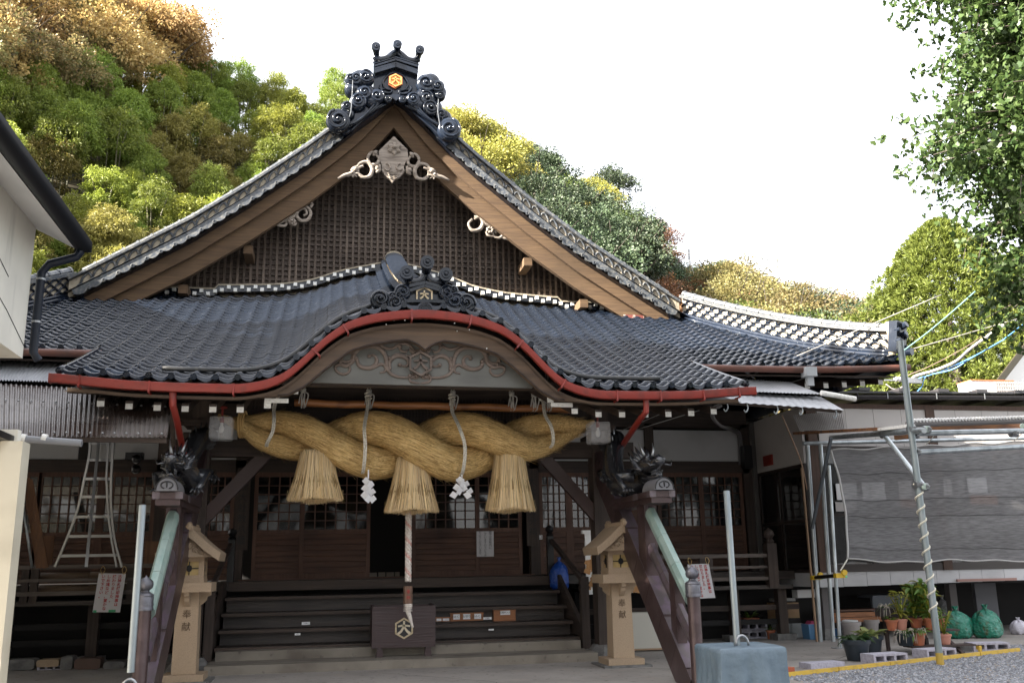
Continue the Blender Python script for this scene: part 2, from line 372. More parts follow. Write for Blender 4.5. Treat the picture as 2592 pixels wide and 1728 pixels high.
def vine(mb,pts,w):
    P=smooth_curve(q(pts),6); n=len(P); r=[w*.00165*(.55+.45*math.sin(math.pi*min(1,.12+i/(n-1)*.95))) for i in range(n)]
    mb.tube(P,r,8,flat=.8,up=(0,-1,0))
mv=MB()
CM=1092
for pts,w in VINES:
    vine(mv,pts,w); vine(mv,[(2*CM+18-x+(.0),y+(CM-x)*.022) for x,y in pts],w)
for (x,y) in [(190,335),(365,300),(750,300),(870,165),(1340,175),(1450,310),(1810,340),(1985,370),(1060,500),(1130,500),(520,275),(1680,300),(870,375),(1325,380),(985,500),(1205,500)]:
    p=c(10,x,y,y=PY-.02); mv.lathe([(.03,-.01),(.028,.012),(.012,.026),(.001,.028)],p,10,Matrix.Rotation(math.radians(90),4,'X'))
mv.build('arabesque_relief',M_vine,panel,smooth=True)
def hexpoly(cx_,cy_,r,y_,zs=1.): return [Vector((cx_+r*math.sin(a),y_,cy_+r*zs*math.cos(a))) for a in [i*math.pi/3 for i in range(6)]]
def hex_emblem(ctr,r,parent,mring,mback,mchar,depth=.03,yaw=0,tilt=0,char_scale=1.,outer=None,name='crest_emblem'):
    """hexagon crest with the character for great, built as a raised ring, a ground and strokes; faces -y at ctr"""
    T=Matrix.Translation(ctr)@Matrix.Rotation(yaw,4,'Z')@Matrix.Rotation(tilt,4,'X')
    mb=MB(); mb.cur=0
    a=[T@p for p in hexpoly(0,0,r,0)]; b=[T@p for p in hexpoly(0,0,r*.82,0)]; off=(T.to_3x3()@Vector((0,-depth,0)))
    mb.strip(a+[a[0]],b+[b[0]],off)
    mb.cur=1; mb.prism([T@p for p in hexpoly(0,0,r*.83,depth*.1)],off*.25)
    mb.cur=2
    def st(P,w0,w1):
        P=[Vector(p) for p in P]; L_=[];R_=[]
        n=len(P)
        for i,p in enumerate(P):
            d=(P[min(i+1,n-1)]-P[max(i-1,0)]).normalized(); nn=Vector((-d.y,d.x)); w=(w0+(w1-w0)*i/(n-1))*r*char_scale
            L_.append(p*r*char_scale+nn*w); R_.append(p*r*char_scale-nn*w)
        f=lambda v:T@Vector((v.x,-depth*.3,v.y)); mb.strip([f(v) for v in L_],[f(v) for v in R_],off*.8)
    st([(-.52,.18),(0,.24),(.52,.18)],.075,.075)
    st([(0,.62),(-.01,.3),(-.08,.05),(-.25,-.25),(-.52,-.45)],.085,.10)
    st([(.02,.2),(.10,0),(.25,-.22),(.52,-.45)],.06,.12)
    o=mb.build(name,[mring,mback,mchar],parent); return o
mb=MB()
hex_emblem(c(10,1105,365,y=PY-.045),.185,panel,M_vine,M_panel,M_vine,.045,name='carved_crest')
# beams under the pediment, hanging slats and the dark ceiling
MB().box((-3.6,-2.5,at(978,886,y=-2.5).z-.02),(3.6,-2.35,at(978,886,y=-2.5).z+.1)).build('porch_beam',M_wood_x,HALL)
MB().box((-4.3,-.14,4.42),(4.3,.14,4.66)).build('porch_beam',M_wood_x,HALL)
MB().box((-3.9,-.12,3.28),(3.9,.12,3.55)).build('porch_tie_beam',M_wood_x,HALL)
mb=MB(); mb.box((-2.6,-.155,3.56),(2.6,-.13,4.42)); mb.build('dark_transom_board',M_wood_x,HALL)
for i in range(95):
    x=-2.55+i*.054; MB().box((x,-.19,3.58),(x+.022,-.158,4.25)).build('transom_slat',M_wood_z,HALL)
# white painted rafter ends
for x in list(np.arange(-4.3,-1.7,.36))+list(np.arange(1.86,4.5,.36)):
    z=soff_z(x)-.055
    ro=MB().beam((x,-2.55,z-.005),(x,-.2,z+.70),.09,.11).build('rafter',M_wood_y,HALL); MB().box((x-.046,-2.556,z-.061),(x+.046,-2.551,z+.051)).build('white_end',M_white,ro)
for sx in (-1,1):
    x0=2.02*sx; z=soff_z(x0)-.06; MB().box((x0-.16,-2.6,z-.03),(x0+.16,-2.57,z+.03)).build('rafter_bracket',M_white,HALL)
for x in np.arange(5.2,8.5,.36):
    for s in (-1,1):
        z=4.5+(.02*(x-6)**2 if x>6 else 0); ro=MB().beam((s*x,-.62,z-.005),(s*x,3.9,z+.9),.09,.11).build('rafter',M_wood_y,HALL); MB().box((s*x-.046,-.626,z-.061),(s*x+.046,-.621,z+.051)).build('white_end',M_white,ro)
for s in (-1,1):
    MB().prism([(s*4.5,-.86,4.60),(s*8.6,-.86,4.64),(s*8.6,3.9,5.6),(s*4.5,3.9,5.6)],(0,0,.03)).build('eave_soffit',M_wood_x,HALL)
# brown gutters of the side eaves
for s in (-1,1):
    mb=MB(); P=[Vector((s*x,-1.06,4.70+.012*max(0,x-6)**2)) for x in np.linspace(4.68,8.75,16)]; mb.tube(P,.06,10); mb.build('side_eave_gutter',M_brg,HALL,smooth=True)
mb=MB(); p=at(1857,858,y=-1.08); mb.box((p.x-.1,-1.2,p.z-.06),(p.x+.1,-1.0,p.z+.10)); mb.box((p.x-.055,-1.15,p.z-.22),(p.x+.055,-1.05,p.z-.06)); mb.build('rain_head',mat('light_grey_plastic',(.36,.38,.40),.5),HALL)
# ------------------------------------------------ ridges
def ridge_band(P,H,parent,name,n_rows=3,pitch=.25,side=-1,depth=.16,cap=True,mt=None,front=(0,-1,0)):
    """a ridge stack along the path P (its base line): mortar core, rows of scale tiles on the face, courses and a round cap"""
    P=[Vector(p) for p in P]; f=Vector(front); core=MB(); u=Vector((0,0,1))
    A=P; B=[p+u*H for p in P]
    core.strip([p-f*depth for p in A],[p-f*depth for p in B],f*depth)
    ro=core.build(name,M_mortar,parent)
    seg=[(P[i+1]-P[i]).length for i in range(len(P)-1)]; cum=np.concatenate([[0],np.cumsum(seg)]); tot=cum[-1]
    def pt(s_):
        s_=min(max(s_,0),tot); return Vector([interp(s_,cum,[p[k] for p in P]) for k in range(3)])
    n=int(tot/pitch); hh=H/(n_rows+.15)*.98
    for rr in range(n_rows):
        for i in range(n):
            s0=(i+.5*(rr%2))*pitch
            if s0+pitch>tot: continue
            a=pt(s0); b=pt(s0+pitch); m=(a+b)/2; mb=MB(); pts=[]
            for k in range(7):
                w=k/6; p=a.lerp(b,w)+u*(hh*(rr+.08)+(math.sin(math.pi*w)**.6 if 0<w<1 else 0)*hh*.95)+f*.014; pts.append(p)
            mb.tube(pts,.025,5,up=f); mb.build('scale_tile',M_tileold if name!='corner_ridge' else M_tile,ro,smooth=True)
    if cap:
        mb=MB()
        for k,(dz,w) in enumerate(((.02,.10),(.055,.085))):
            mb.strip([p+u*(H+dz-.015)+f*w for p in P],[p+u*(H+dz+.012)+f*w for p in P],-f*(w*2+depth))
        mb.build('flat_course',M_tileold,ro)
        m=int(tot/.30)
        for i in range(m):
            a=pt(i*.30)+u*(H+.10)-f*depth*.5; b=pt(i*.30+.28)+u*(H+.10)-f*depth*.5; t=MB(); t.tube([a,b],.07,8); t.tube([a-(b-a)*.03,a+(b-a)*.14],.084,8); t.build('cap_tile',M_tileold,ro,smooth=40)
    return ro
# gable roof slopes (tiles seen edge on), verge, ridges
up=MB(); nx=30
for s in (-1,1):
    X=[XG+s*x for x in np.linspace(0,6.5,nx)]
    up.grid([[Vector((x,y,gz(x)+.22)) for x in X] for y in np.linspace(2.98,14,12)])
    up.grid([[Vector((x,y,gz(x)-.02)) for x in X] for y in np.linspace(2.98,14,2)])
    for y in np.arange(3.2,13.8,.28):
        up.tube([Vector((x,y,gz(x)+.24)) for x in X[::2]],.05,6,cap=False)
upper=up.build('upper_roof',M_tile,HALL,smooth=40)
for s in (-1,1):   # side slopes below, beyond the corner ridges
    mb=MB(); mb.grid([[Vector((s*(6.2+(8.8-6.2)*t),y if t<1 else max(y,-.9),6.75-(6.75-4.85)*t+.15*(1-t)*t*-1.5)) for t in np.linspace(0,1,8)] for y in np.linspace(3.4,14,6)])
    mb.grid([[Vector((s*(hip_x(y)+(8.8-hip_x(y))*t),y,roof_z(hip_x(y),y)*(1-t)+4.85*t-.05)) for t in np.linspace(0,1,6)] for y in np.linspace(-.9,3.4,8)])
    mb.build('side_roof',M_tile,HALL,smooth=True)
for s in (-1,1):
    a=np.linspace(.1,6.28,61); 
    P=[Vector((XG+s*x,3.14,gz(XG+s*x)+.17)) for x in np.linspace(1.35,6.15,40)]
    P2=[Vector((XG+s*x,3.12,gz(XG+s*x)+.12)) for x in np.linspace(1.2,6.25,40)]
    ridge_band(P2,.34,upper,'descending_ridge',2,.245)
    # scalloped verge tiles
    L_=[0]; xx=np.linspace(.05,6.3,300); zz=np.array([gz(XG+x) for x in xx]); ar=np.concatenate([[0],np.cumsum(np.hypot(np.diff(xx),np.diff(zz)))]); n=int(ar[-1]/.30)
    bx=np.interp(np.arange(n+1)*.30,ar,xx)
    for i in range(n):
        p0=Vector((XG+s*bx[i],3.0,gz(XG+s*bx[i]))); p1=Vector((XG+s*bx[i+1],3.0,gz(XG+s*bx[i+1]))); t=(p1-p0).normalized(); nn=Vector((-t.z,0,t.x)); nn=nn if nn.z>0 else -nn
        m=MB(); lo=[p0.lerp(p1,w)+nn*(.075-.07*math.sin(math.pi*w)) for w in np.linspace(0,1,7)]; hi=[p0.lerp(p1,w)+nn*.17 for w in np.linspace(0,1,7)]
        m.strip(lo,hi,(0,.3,0)); m.tube([p+Vector((0,-.004,0))+nn*.01 for p in lo],.016,5)
        m.lathe([(.036,-.05),(.04,.02),(.028,.024),(.022,.01),(.001,.012)],p0+nn*.06+Vector((0,-.005,0)),10,Matrix.Rotation(math.radians(90),4,'X'))
        m.build('verge_tile',M_tileold,upper,smooth=40)
    # boards under the verge
    X=[XG+s*x for x in np.linspace(0,6.25,50)]
    def off(x,d): return Vector((x,0,gz(x)-d))
    th=lambda x:.80-.035*abs(x-XG)
    o1=MB().strip([Vector((x,3.16,gz(x)-.30)) for x in X],[Vector((x,3.16,gz(x)+.04)) for x in X],(0,.10,0)).build('upper_bargeboard',M_barge,HALL,smooth=30)
    o2=MB().strip([Vector((x,3.27,gz(x)-th(x))) for x in X],[Vector((x,3.27,gz(x)-.20)) for x in X],(0,.12,0)).build('bargeboard',M_barge,HALL,smooth=30)
    MB().strip([Vector((x,3.2,gz(x)-.06)) for x in X],[Vector((x,3.2,gz(x)-.02)) for x in X],(0,1.0,0)).build('verge_soffit',M_wood_y,HALL,smooth=30)
    # lookouts carrying the verge
    for xx_ in ((2.95,4.18) ):
        x=XG+s*xx_; MB().box((x-.09,3.42,gz(x)-.90),(x+.09,4.1,gz(x)-.72)).build('purlin_end',M_barge,HALL)
p=at(1465,728,y=3.08)
MB().box((p.x-.26,3.245,p.z-.10),(p.x+.2,3.262,p.z+.09),None).build('copper_patch',mat('flaking_red_paint',(.18,.05,.04),.6,noise=((5,5,5),(.5,.42,.36),.48,.55,4)),HALL)
# ------------------------------------------------ gable wall lattice
YL=4.15
mb=MB(); X=[XG+x for x in np.linspace(-6.0,6.0,60)]
mb.strip([Vector((x,YL+.062,6.6)) for x in X],[Vector((x,YL+.062,gz(x)-.1)) for x in X],(0,.08,0)); gw=mb.build('gable_wall',M_lath,HALL)
for z in np.arange(6.95,11.2,.118):
    w=np.interp(z,[GZ[i]-.15 for i in range(len(GZ))][::-1],GX[::-1]); 
    if w<.1: continue
    MB().box((XG-w,YL+.012,z-.020),(XG+w,YL+.055,z+.020)).build('lattice_lath',M_lath,gw)
for i in range(-44,45):
    x=XG+i*.1335; zt=gz(x)-.12
    if zt<7.0: continue
    MB().box((x-.024,YL-.03,6.75),(x+.024,YL+.008,zt)).build('lattice_slat',M_lat,gw)
# flashing ridge along the foot of the gable wall, white plastered tile ends
def foot_z(x): return roof_z(x,3.95)+.08
for s in (-1,1):
    X=np.linspace(.25,5.0,60)*s; k=lambda x:foot_z(x)+(.09 if abs(x)<3.65 else .0)
    mb=MB(); mb.strip([Vector((x,3.90,k(x)-.10)) for x in X],[Vector((x,3.90,k(x)+.03)) for x in X],(0,.22,0)); fl=mb.build('foot_ridge',M_tile,HALL)
    mb=MB(); mb.strip([Vector((x,3.88,k(x)+.03)) for x in X],[Vector((x,3.88,k(x)+.06)) for x in X],(0,.25,0)); mb.build('mortar_top',M_mortar,fl)
    n=0
    for x in np.arange(.45,4.95,.135):
        z=k(s*x)-(.07 if n%2 else .01); MB().box((s*x-.036,3.85,z-.038),(s*x+.036,3.93,z+.034)).build('white_tile_end',M_white,fl); n+=1
    # front edge of main skirt ridge
# corner ridges
for s in (-1,1):
    P=[]
    for t in np.linspace(0,1,24):
        y=3.35+(HC[1]+.12-3.35)*t; x=hip_x(y); z=roof_z(x,y)-.02; P.append(Vector((s*x,y,z+.10)))
    d=(P[-1]-P[0]); d.z=0; nrm=Vector((d.y,-d.x,0)).normalized(); nrm=nrm if nrm.y<0 else -nrm
    ridge_band(P,.38,porch_roof,'corner_ridge',4,.25,front=nrm)
    # foot rows of the ridge
    mb=MB()
    for k in (0,1): mb.tube([p+nrm*(.10-.03*k)+Vector((0,0,-.06+.07*k)) for p in P],.045,8)
    mb.build('ridge_foot_tile',M_tile,porch_roof,smooth=True)
    # end ornament at the corner
    e=P[-1]; dd=(P[-1]-P[-2]); dd.z=0; dd.normalize(); mb=MB()
    T=frame_mtx(e+dd*.05,nrm.cross(Vector((0,0,1)))*-1,(0,0,1))
    mb.beam(e+dd*.02+Vector((0,0,.0)),e+dd*.10+Vector((0,0,.55)),.34,.16,up=dd)
    mb.tube([e+dd*.0+Vector((0,0,.42)),e+dd*.16+Vector((0,0,.44)),e+dd*.26+Vector((0,0,.48))],[.05,.055,.06],12)
    mb.tube([e+dd*.0+Vector((0,0,.30)),e+dd*.15+Vector((0,0,.30)),e+dd*.24+Vector((0,0,.32))],[.04,.045,.05],12)
    mb.tube([e+dd*.05+Vector((0,0,-.02)),e+dd*.30+Vector((0,0,-.03))],[.05,.07],12)
    for i in range(4):
        a=e+dd*.12+nrm*.12*(1 if i%2 else -1)+Vector((0,0,.08+.1*i)); mb.tube([a,a+dd*.08+nrm*.02],[.06,.03],8)
    mb.build('corner_ornament',M_tile,porch_roof,smooth=40)
    mb=MB(); mb.tube([e-dd*.02+nrm*.1+Vector((0,0,-.05)),e+nrm*.12+Vector((0,0,.28)),e-dd*.02+nrm*.1+Vector((0,0,.55))],[.06,.05,.07],7); mb.build('mortar_collar',M_mortar,porch_roof)
# ------------------------------------------------ ornaments
RX=Matrix.Rotation(math.radians(90),4,'X')
def swirl(mb,ctr,r,dr=1,turns=1.6,a0=0.,thick=.12):
    ctr=Vector(ctr)
    mb.lathe([(r*.75,-thick),(r,-thick*.4),(r*.97,.02),(r*.8,.035),(.001,.02)],ctr,18,RX)
    P=[];R_=[]
    n=26
    for i in range(n):
        t=i/(n-1); a=a0+dr*t*turns*2*math.pi; q_=r*(.92-.80*t); P.append(ctr+Vector((math.cos(a)*q_,-.035-.03*t,math.sin(a)*q_))); R_.append(r*(.11+.05*t))
    mb.tube(P,R_,7); mb.lathe([(r*.2,0),(r*.16,.05+r*.2),(.001,.06+r*.24)],ctr,10,RX)
ORN=thing('ridge_end_ornament','tall black glazed ridge end tile with orange crest and swirling clouds on the gable peak','ornament',(XG,2.9,11.3))
YO=2.86
def o2(px,py,y=YO): return c(2,px,py,y=y)
body=[o2(*p) for p in [(770,300),(772,470),(760,560),(700,600),(600,760),(520,880),(560,870),(660,800),(800,700),(870,640),(945,590),(1020,640),(1090,710),(1230,830),(1350,960),(1400,930),(1290,760),(1200,620),(1120,560),(1115,470),(1130,320),(1100,290),(1040,280),(960,235),(880,275),(820,290)]]
body=[Vector((p.x,YO,p.z)) for p in body]
MB().prism(body,(0,.30,0)).build('body',M_tile,ORN,smooth=30)
for s in (-1,1):   # modelled cloud masses behind the scrolls
    for (x,y,r) in [(665,440,.20),(700,560,.24),(600,520,.16),(640,640,.18),(560,720,.16),(760,620,.16),(500,780,.17)]:
        p=o2(945-(945-x) if s<0 else 945+(945-x),y+(26 if s>0 else 0),y=YO-.02); MB().lathe([(r*.7,-.26),(r,-.16),(r*1.02,.02),(r*.8,.09),(.001,.11)],p,16,RX).build('cloud_mass',M_tile,ORN,smooth=True)
mb=MB()
for pts,w in [([(775,345),(945,295),(1125,350)],.05),([(778,335),(945,283),(1125,338)],.03),([(775,395),(945,345),(1120,405)],.055),([(778,372),(945,325),(1120,385)],.03)]:
    P=[o2(*p,y=YO-.05) for p in pts]
    for a,b in zip(P,P[1:]): mb.beam(a,b,.16,w*1.3)
mb.build('crown_moulding',M_tile,ORN)
mb=MB(); P=smooth_curve([o2(*p,y=YO-.02) for p in [(775,262),(820,285),(880,275),(925,240),(958,225),(990,245),(1040,285),(1090,295),(1130,280)]],5); mb.tube(P,.055,8,flat=1.4); mb.tube([p+Vector((0,.2,0)) for p in P],.05,8); mb.build('crown_cornice',M_tile,ORN,smooth=True)
for (x,y),(xb,yb) in (((790,190),(797,280)),((960,172),(958,245)),((1138,215),(1118,285))):
    a=o2(xb,yb,y=YO+.15); b=o2(x,y,y=YO-.22); m=MB(); m.tube([a,a.lerp(b,.55),b],[.062,.068,.09],14); m.tube([b+Vector((0,.03,0)),b+Vector((0,-.06,0))],[.095,.095],14); 
    m.lathe([(.05,0),(.045,.02),(.02,.022),(.001,.05)],b+Vector((0,-.06,0)),12,RX); m.build('bird_perch_tile',M_tile,ORN,smooth=40)
M_gold=mat('orange_gilding',(.62,.26,.07),.45,noise=((20,20,20),(.68,.36,.13),.45,.6,3)); M_red2=mat('faded_red_ground',(.55,.17,.07),.6)
MB().prism([o2(*p,y=YO-.03) for p in [(945,392),(1000,420),(1002,482),(945,515),(888,488),(890,420)]],(0,.05,0)).build('crest_ground',M_red2,ORN)
hex_emblem(o2(945,455,y=YO-.06),.155,ORN,M_gold,M_gold,M_gold,.035,char_scale=.95)
mb=MB()
for s in (-1,1):
    X=lambda x:945+s*(945-x) if s>0 else x
    for pts,w in [([(945,390),(910,395),(870,425),(845,470),(865,515),(915,530),(900,550),(850,545),(815,505)],.024),([(865,515),(830,520),(820,490)],.018)]:
        mb.tube(smooth_curve([o2(X(x),y+(6 if s>0 else 0),y=YO-.03) for x,y in pts],5),w,6)
mb.build('cusped_frame',M_tile,ORN,smooth=True)
for (x,y,r,d) in [(632,437,.12,1),(710,425,.14,-1),(700,548,.13,1),(800,575,.125,-1),(650,612,.14,1),(490,765,.20,1),(590,440,.10,1),(885,600,.07,-1),(560,660,.10,1),
                  (1190,475,.165,-1),(1280,500,.12,1),(1088,600,.125,1),(1195,590,.13,-1),(1228,668,.145,-1),(1375,835,.20,-1),(1003,605,.07,1),(1310,720,.10,-1),(1300,570,.09,1)]:
    m=MB(); p=o2(x,y,y=YO-.10 if r<.19 else YO-.16); swirl(m,p,r*1.28,d,1.7,random.uniform(0,6),.34 if r>.1 else .15); m.build('cloud_scroll',M_tile,ORN,smooth=True)
mb=MB()
for s in (-1,1):   # cloud tails sweeping down along the verge
    for k in range(4):
        A=[(945-s*(0+0),600)]; P=[o2(945-s*(-1)*0,0)] and [o2(945+s*x,y+(8 if s>0 else 0),y=YO-.03-.02*k) for x,y in [(70+25*k,640-8*k),(170+30*k,690+18*k),(270+30*k,770+10*k),(360+20*k,860-30*k)]]
        mb.tube(smooth_curve(P,5),[.02+.02*math.sin(i/15*3.1) for i in range(16)],6)
mb.build('cloud_tail',M_tile,ORN,smooth=True)
MB().prism([o2(*p,y=YO-.12) for p in [(918,560),(978,560),(978,590),(948,612),(918,590)]],(0,.12,0)).build('small_crest',M_tile,ORN)
mb=MB(); mb.tube([o2(*p,y=YO-.2) for p in [(605,450),(600,560),(590,700),(578,740)]],.008,5); mb.tube([o2(*p,y=YO-.2) for p in [(1285,600),(1280,700),(1300,830)]],.008,5); mb.build('tie_wire',M_steel,ORN)
# hanging gable pendant (gegyo) and flanking fins
GEG=3.14
def g2(px,py,y=GEG): return c(2,px,py,y=y)
gg=MB().prism([g2(*p) for p in [(932,893),(1040,1000),(1045,1060),(1020,1110),(1010,1140),(1018,1170),(985,1210),(940,1235),(920,1258),(898,1232),(860,1205),(835,1160),(838,1125),(815,1070),(812,1010)]],(0,.10,0)).build('gable_pendant',M_carve,HALL)
mb=MB(); ctr=g2(935,990,y=GEG-.02)
for i in range(6):
    a=i*math.pi/3; p=ctr+Vector((math.sin(a)*.10,0,math.cos(a)*.10)); mb.tube([ctr,p,p+Vector((math.sin(a)*.05,-.02,math.cos(a)*.05))],[.05,.06,.015],8)
mb.lathe([(.06,0),(.05,.06),(.03,.11),(.001,.12)],ctr,6,RX)
mb.build('rosette',M_carve,gg,smooth=40)
mb=MB()
for s in (-1,1):
    X=lambda x:928+s*(928-x)
    for k in range(4): mb.tube([g2(928,1180+16*k,y=GEG-.015),g2(X(880+8*k) if s<0 else 928+48-8*k,1170+20*k,y=GEG-.015),g2(928-s*-1*(60-9*k),1150+22*k,y=GEG-.01)],.008,5)
    P=[]
    for i in range(16):
        t=i/15; a=math.pi*.5+s*t*4.2; r=.105*(1-.7*t); P.append(g2(928+s*55,1145,y=GEG-.02)+Vector((math.cos(a)*r,0,math.sin(a)*r)))
    mb.tube(P,.020,6)
mb.build('scroll_edge',M_carve,gg,smooth=True)
def fin(mb,pts,w,f): P=smooth_curve([f(*p) for p in pts],5); n=len(P); mb.tube(P,[w*(.35+.65*math.sin(math.pi*min(.85,.08+i/(n-1)))) for i in range(n)],8,flat=.9)
for s in (-1,1):
    mb=MB(); f=lambda x,y:g2(928+s*(928-x) if s>0 else x,y+(14 if s>0 else 0),y=GEG)
    for pts,w in [([(485,1230),(540,1205),(590,1190),(640,1150),(690,1130)],.05),([(640,1145),(660,1110),(720,1100),(760,1150),(740,1210),(680,1220),(650,1190),(645,1150)],.045),([(735,1120),(725,1060),(760,1020),(800,1040)],.035),([(730,1080),(750,1120),(800,1110),(812,1070),(790,1040)],.04),
                  ([(700,1220),(640,1190),(610,1205),(605,1220)],.035),([(790,1185),(815,1160),(820,1120)],.05),([(590,1170),(620,1150),(650,1130)],.055),([(770,1050),(785,1020),(800,1015)],.045),([(560,1215),(600,1200),(640,1215)],.025)]: fin(mb,pts,w,f)
    for x,y,r in [(625,1160,.06),(800,1150,.06),(785,1030,.045),(600,1185,.04)]: mb.lathe([(r,-.03),(r*.8,.04),(r*.4,.06),(.001,.06)],f(x,y),8,RX)
    mb.build('pendant_fin',M_carve,HALL,smooth=True)
# side carvings under the lower boards
def g9(x,y): return c(9,x,y,y=3.4)
mb=MB()
for pts,w in [([(1350,965),(1400,955),(1450,935),(1500,920),(1560,900)],.05),([(1480,905),(1540,900),(1600,870),(1650,780),(1700,765),(1735,785),(1720,810)],.05),([(1635,800),(1690,800),(1725,850),(1700,900),(1650,905),(1620,870),(1635,830),(1680,820),(1695,855),(1670,870)],.042),([(1450,915),(1480,940),(1530,945),(1545,920),(1520,905)],.035),([(1440,930),(1460,900),(1490,890)],.03),([(1560,920),(1600,940),(1620,925)],.035)]: fin(mb,pts,w,g9)
for x,y,r in [(1585,915,.09)]:
    p=g9(x,y)
    for i in range(8): a=i*.785; mb.lathe([(r*.4,-.02),(r*.3,.05),(.001,.06)],p+Vector((math.cos(a)*r*.65,0,math.sin(a)*r*.5)),7,RX)
    mb.lathe([(r*.4,0),(r*.3,.08),(.001,.09)],p,8,RX)
mb.build('cloud_carving',M_carve,HALL,smooth=True)
def g3(x,y): return c(3,x,y,y=3.4)
mb=MB()
for pts,w in [([(0,545),(30,535),(48,565),(30,600),(-10,605),(-30,570),(-10,545)],.05),([(0,530),(40,540),(60,570),(100,590),(120,620)],.05),([(60,575),(90,560),(110,580)],.035),([(110,600),(140,590),(160,620),(140,645),(110,640),(100,615)],.04),([(140,640),(170,650),(200,655),(235,675)],.04),([(60,610),(80,635),(120,640)],.03)]: fin(mb,pts,w,g3)
p=g3(85,605)
for i in range(7): a=i*.9; mb.lathe([(.035,-.02),(.03,.05),(.001,.06)],p+Vector((math.cos(a)*.06,0,math.sin(a)*.05)),7,RX)
mb.build('cloud_carving',M_carve,HALL,smooth=True)
# ------------------------------------------------ porch ridge and its ornament
def o13(px,py,y=-2.72): return c(13,px,py,y=y)
zr=lambda y: roof_z(0,y)
pr=MB(); Y=np.linspace(-2.45,4.05,30)
for k,(w,h0,h1) in enumerate([(.30,-.02,.07),(.18,.07,.18),(.24,.18,.24),(.15,.24,.36)]):
    pr.grid([[Vector((s*w,y,zr(y)+h)) for s,h in ((-1,h0),(-1,h1),(1,h1),(1,h0))] for y in Y])
    pr.add([Vector((s*w,Y[0],zr(Y[0])+h)) for s,h in ((-1,h0),(-1,h1),(1,h1),(1,h0))],[(0,1,2,3)])
porch_ridge=pr.build('porch_ridge',M_mortar,HALL)
m1=MB(); 
n=int((Y[-1]-Y[0])/.115)
for i in range(n):
    y=Y[0]+i*.115; dz=zr(y+.115)-zr(y)
    for w,h,r in [(.20,.50,0)]:
        P=[Vector((w*math.cos(a),y,zr(y)+.33+.12*math.sin(a))) for a in np.linspace(math.pi,0,9)]
        m1.grid([[p+Vector((0,-.008,.014)) for p in P],[p+Vector((0,.118,dz)) for p in P]]); m1.grid([[p+Vector((0,-.008,-.01)) for p in P],[p+Vector((0,-.008,.014)) for p in P]])
    for s in (-1,1):
        for (w0,w1,ha,hb) in ((.19,.40,.14,.03),(.20,.29,.28,.22)):
            P=[Vector((s*(w0+(w1-w0)*t),y,zr(y)+ha+(hb-ha)*t+.02*math.sin(t*3.14))) for t in np.linspace(0,1,4)]
            m1.grid([[p+Vector((0,0,.016)) for p in P],[p+Vector((0,.118,dz)) for p in P]]); m1.grid([[p+Vector((0,0,-.01)) for p in P],[p+Vector((0,0,.016)) for p in P]])
m1.build('ridge_tile',M_tile,porch_ridge,kind='stuff')
mb=MB(); y=4.0; z=zr(y)+.28
mb.prism([Vector((.21*math.cos(a),y-.06,z+.19*math.sin(a))) for a in np.linspace(math.pi,0,9)]+[Vector((.19,y-.06,z-.2)),Vector((-.19,y-.06,z-.2))],(0,.16,0)); mb.build('mortar_end',M_mortar,porch_ridge)
PO=thing('porch_ridge_ornament','black glazed ridge end tile with pale crest on the curved porch roof','ornament',(0,-2.6,5.1))
YP=-2.72
MB().prism([o13(*p) for p in [(720,740),(800,640),(800,480),(1035,370),(1260,480),(1270,640),(1330,740),(1330,800),(720,790)]],(0,.28,0)).build('body',M_tile,PO)
mb=MB()
for pts in ([(800,505),(1035,455),(1265,520)],[(800,575),(1025,505),(1265,570)],[(720,730),(1030,725),(1330,740)]):
    P=[o13(*p,y=YP-.04) for p in pts]
    for a,b in zip(P,P[1:]): mb.beam(a,b,.12,.045)
mb.build('crown_moulding',M_tile,PO)
for (x,y),(xb,yb) in (((760,300),(810,470)),((1065,150),(1045,330)),((1340,330),(1270,480))):
    a=o13(xb,yb,y=YP+.12); b=o13(x,y,y=YP-.20); m=MB(); m.tube([a,a.lerp(b,.6),b],[.06,.075,.095],16); m.tube([b+Vector((0,.03,0)),b+Vector((0,-.05,0))],.10,18)
    m.lathe([(.065,0),(.06,.02),(.045,.02),(.04,.005),(.03,.005),(.02,.03),(.001,.035)],b+Vector((0,-.05,0)),14,RX); m.build('bird_perch_tile',M_tile,PO,smooth=40)
for s in (-1,1):
    mb=MB(); mb.tube(smooth_curve([o13(1050+s*x,y,y=YP-.04) for x,y in [(20,330),(60,400),(110,430),(200,440),(260,410)]],5),.06,8); mb.build('crown_cornice',M_tile,PO,smooth=True)
M_pale=mat('pale_gold',(.52,.42,.27),.55,noise=((30,30,30),(.3,.22,.12),.5,.7,3))
hex_emblem(o13(1022,638,y=YP-.05),.135,PO,M_pale,M_black,M_pale,.03,char_scale=.85)
mb=MB(); mb.tube(smooth_curve([o13(*p,y=YP-.03) for p in [(940,720),(915,640),(945,560),(1022,525),(1100,560),(1125,640),(1105,720)]],5),.018,6); mb.build('cusped_frame',M_tile,PO,smooth=True)
for x,y,r,d in [(370,690,.145,-1),(640,650,.10,1),(700,580,.12,-1),(590,750,.16,-1),(540,660,.08,1),(1350,590,.12,1),(1390,670,.10,-1),(1640,750,.15,1),(1480,720,.15,1),(1450,560,.08,1),(820,860,.0,1)]:
    if r: m=MB(); swirl(m,o13(x,y,y=YP-.06),r,d,1.7,random.uniform(0,6),.22); m.build('cloud_scroll',M_tile,PO,smooth=True)
mb=MB()
for s in (-1,1): mb.tube(smooth_curve([o13(1030+s*x,y+(30 if s>0 else 0),y=YP+.02) for x,y in [(330,780),(450,740),(560,790),(700,760)]],5),.07,8)
mb.build('cloud_tail',M_tile,PO,smooth=True)
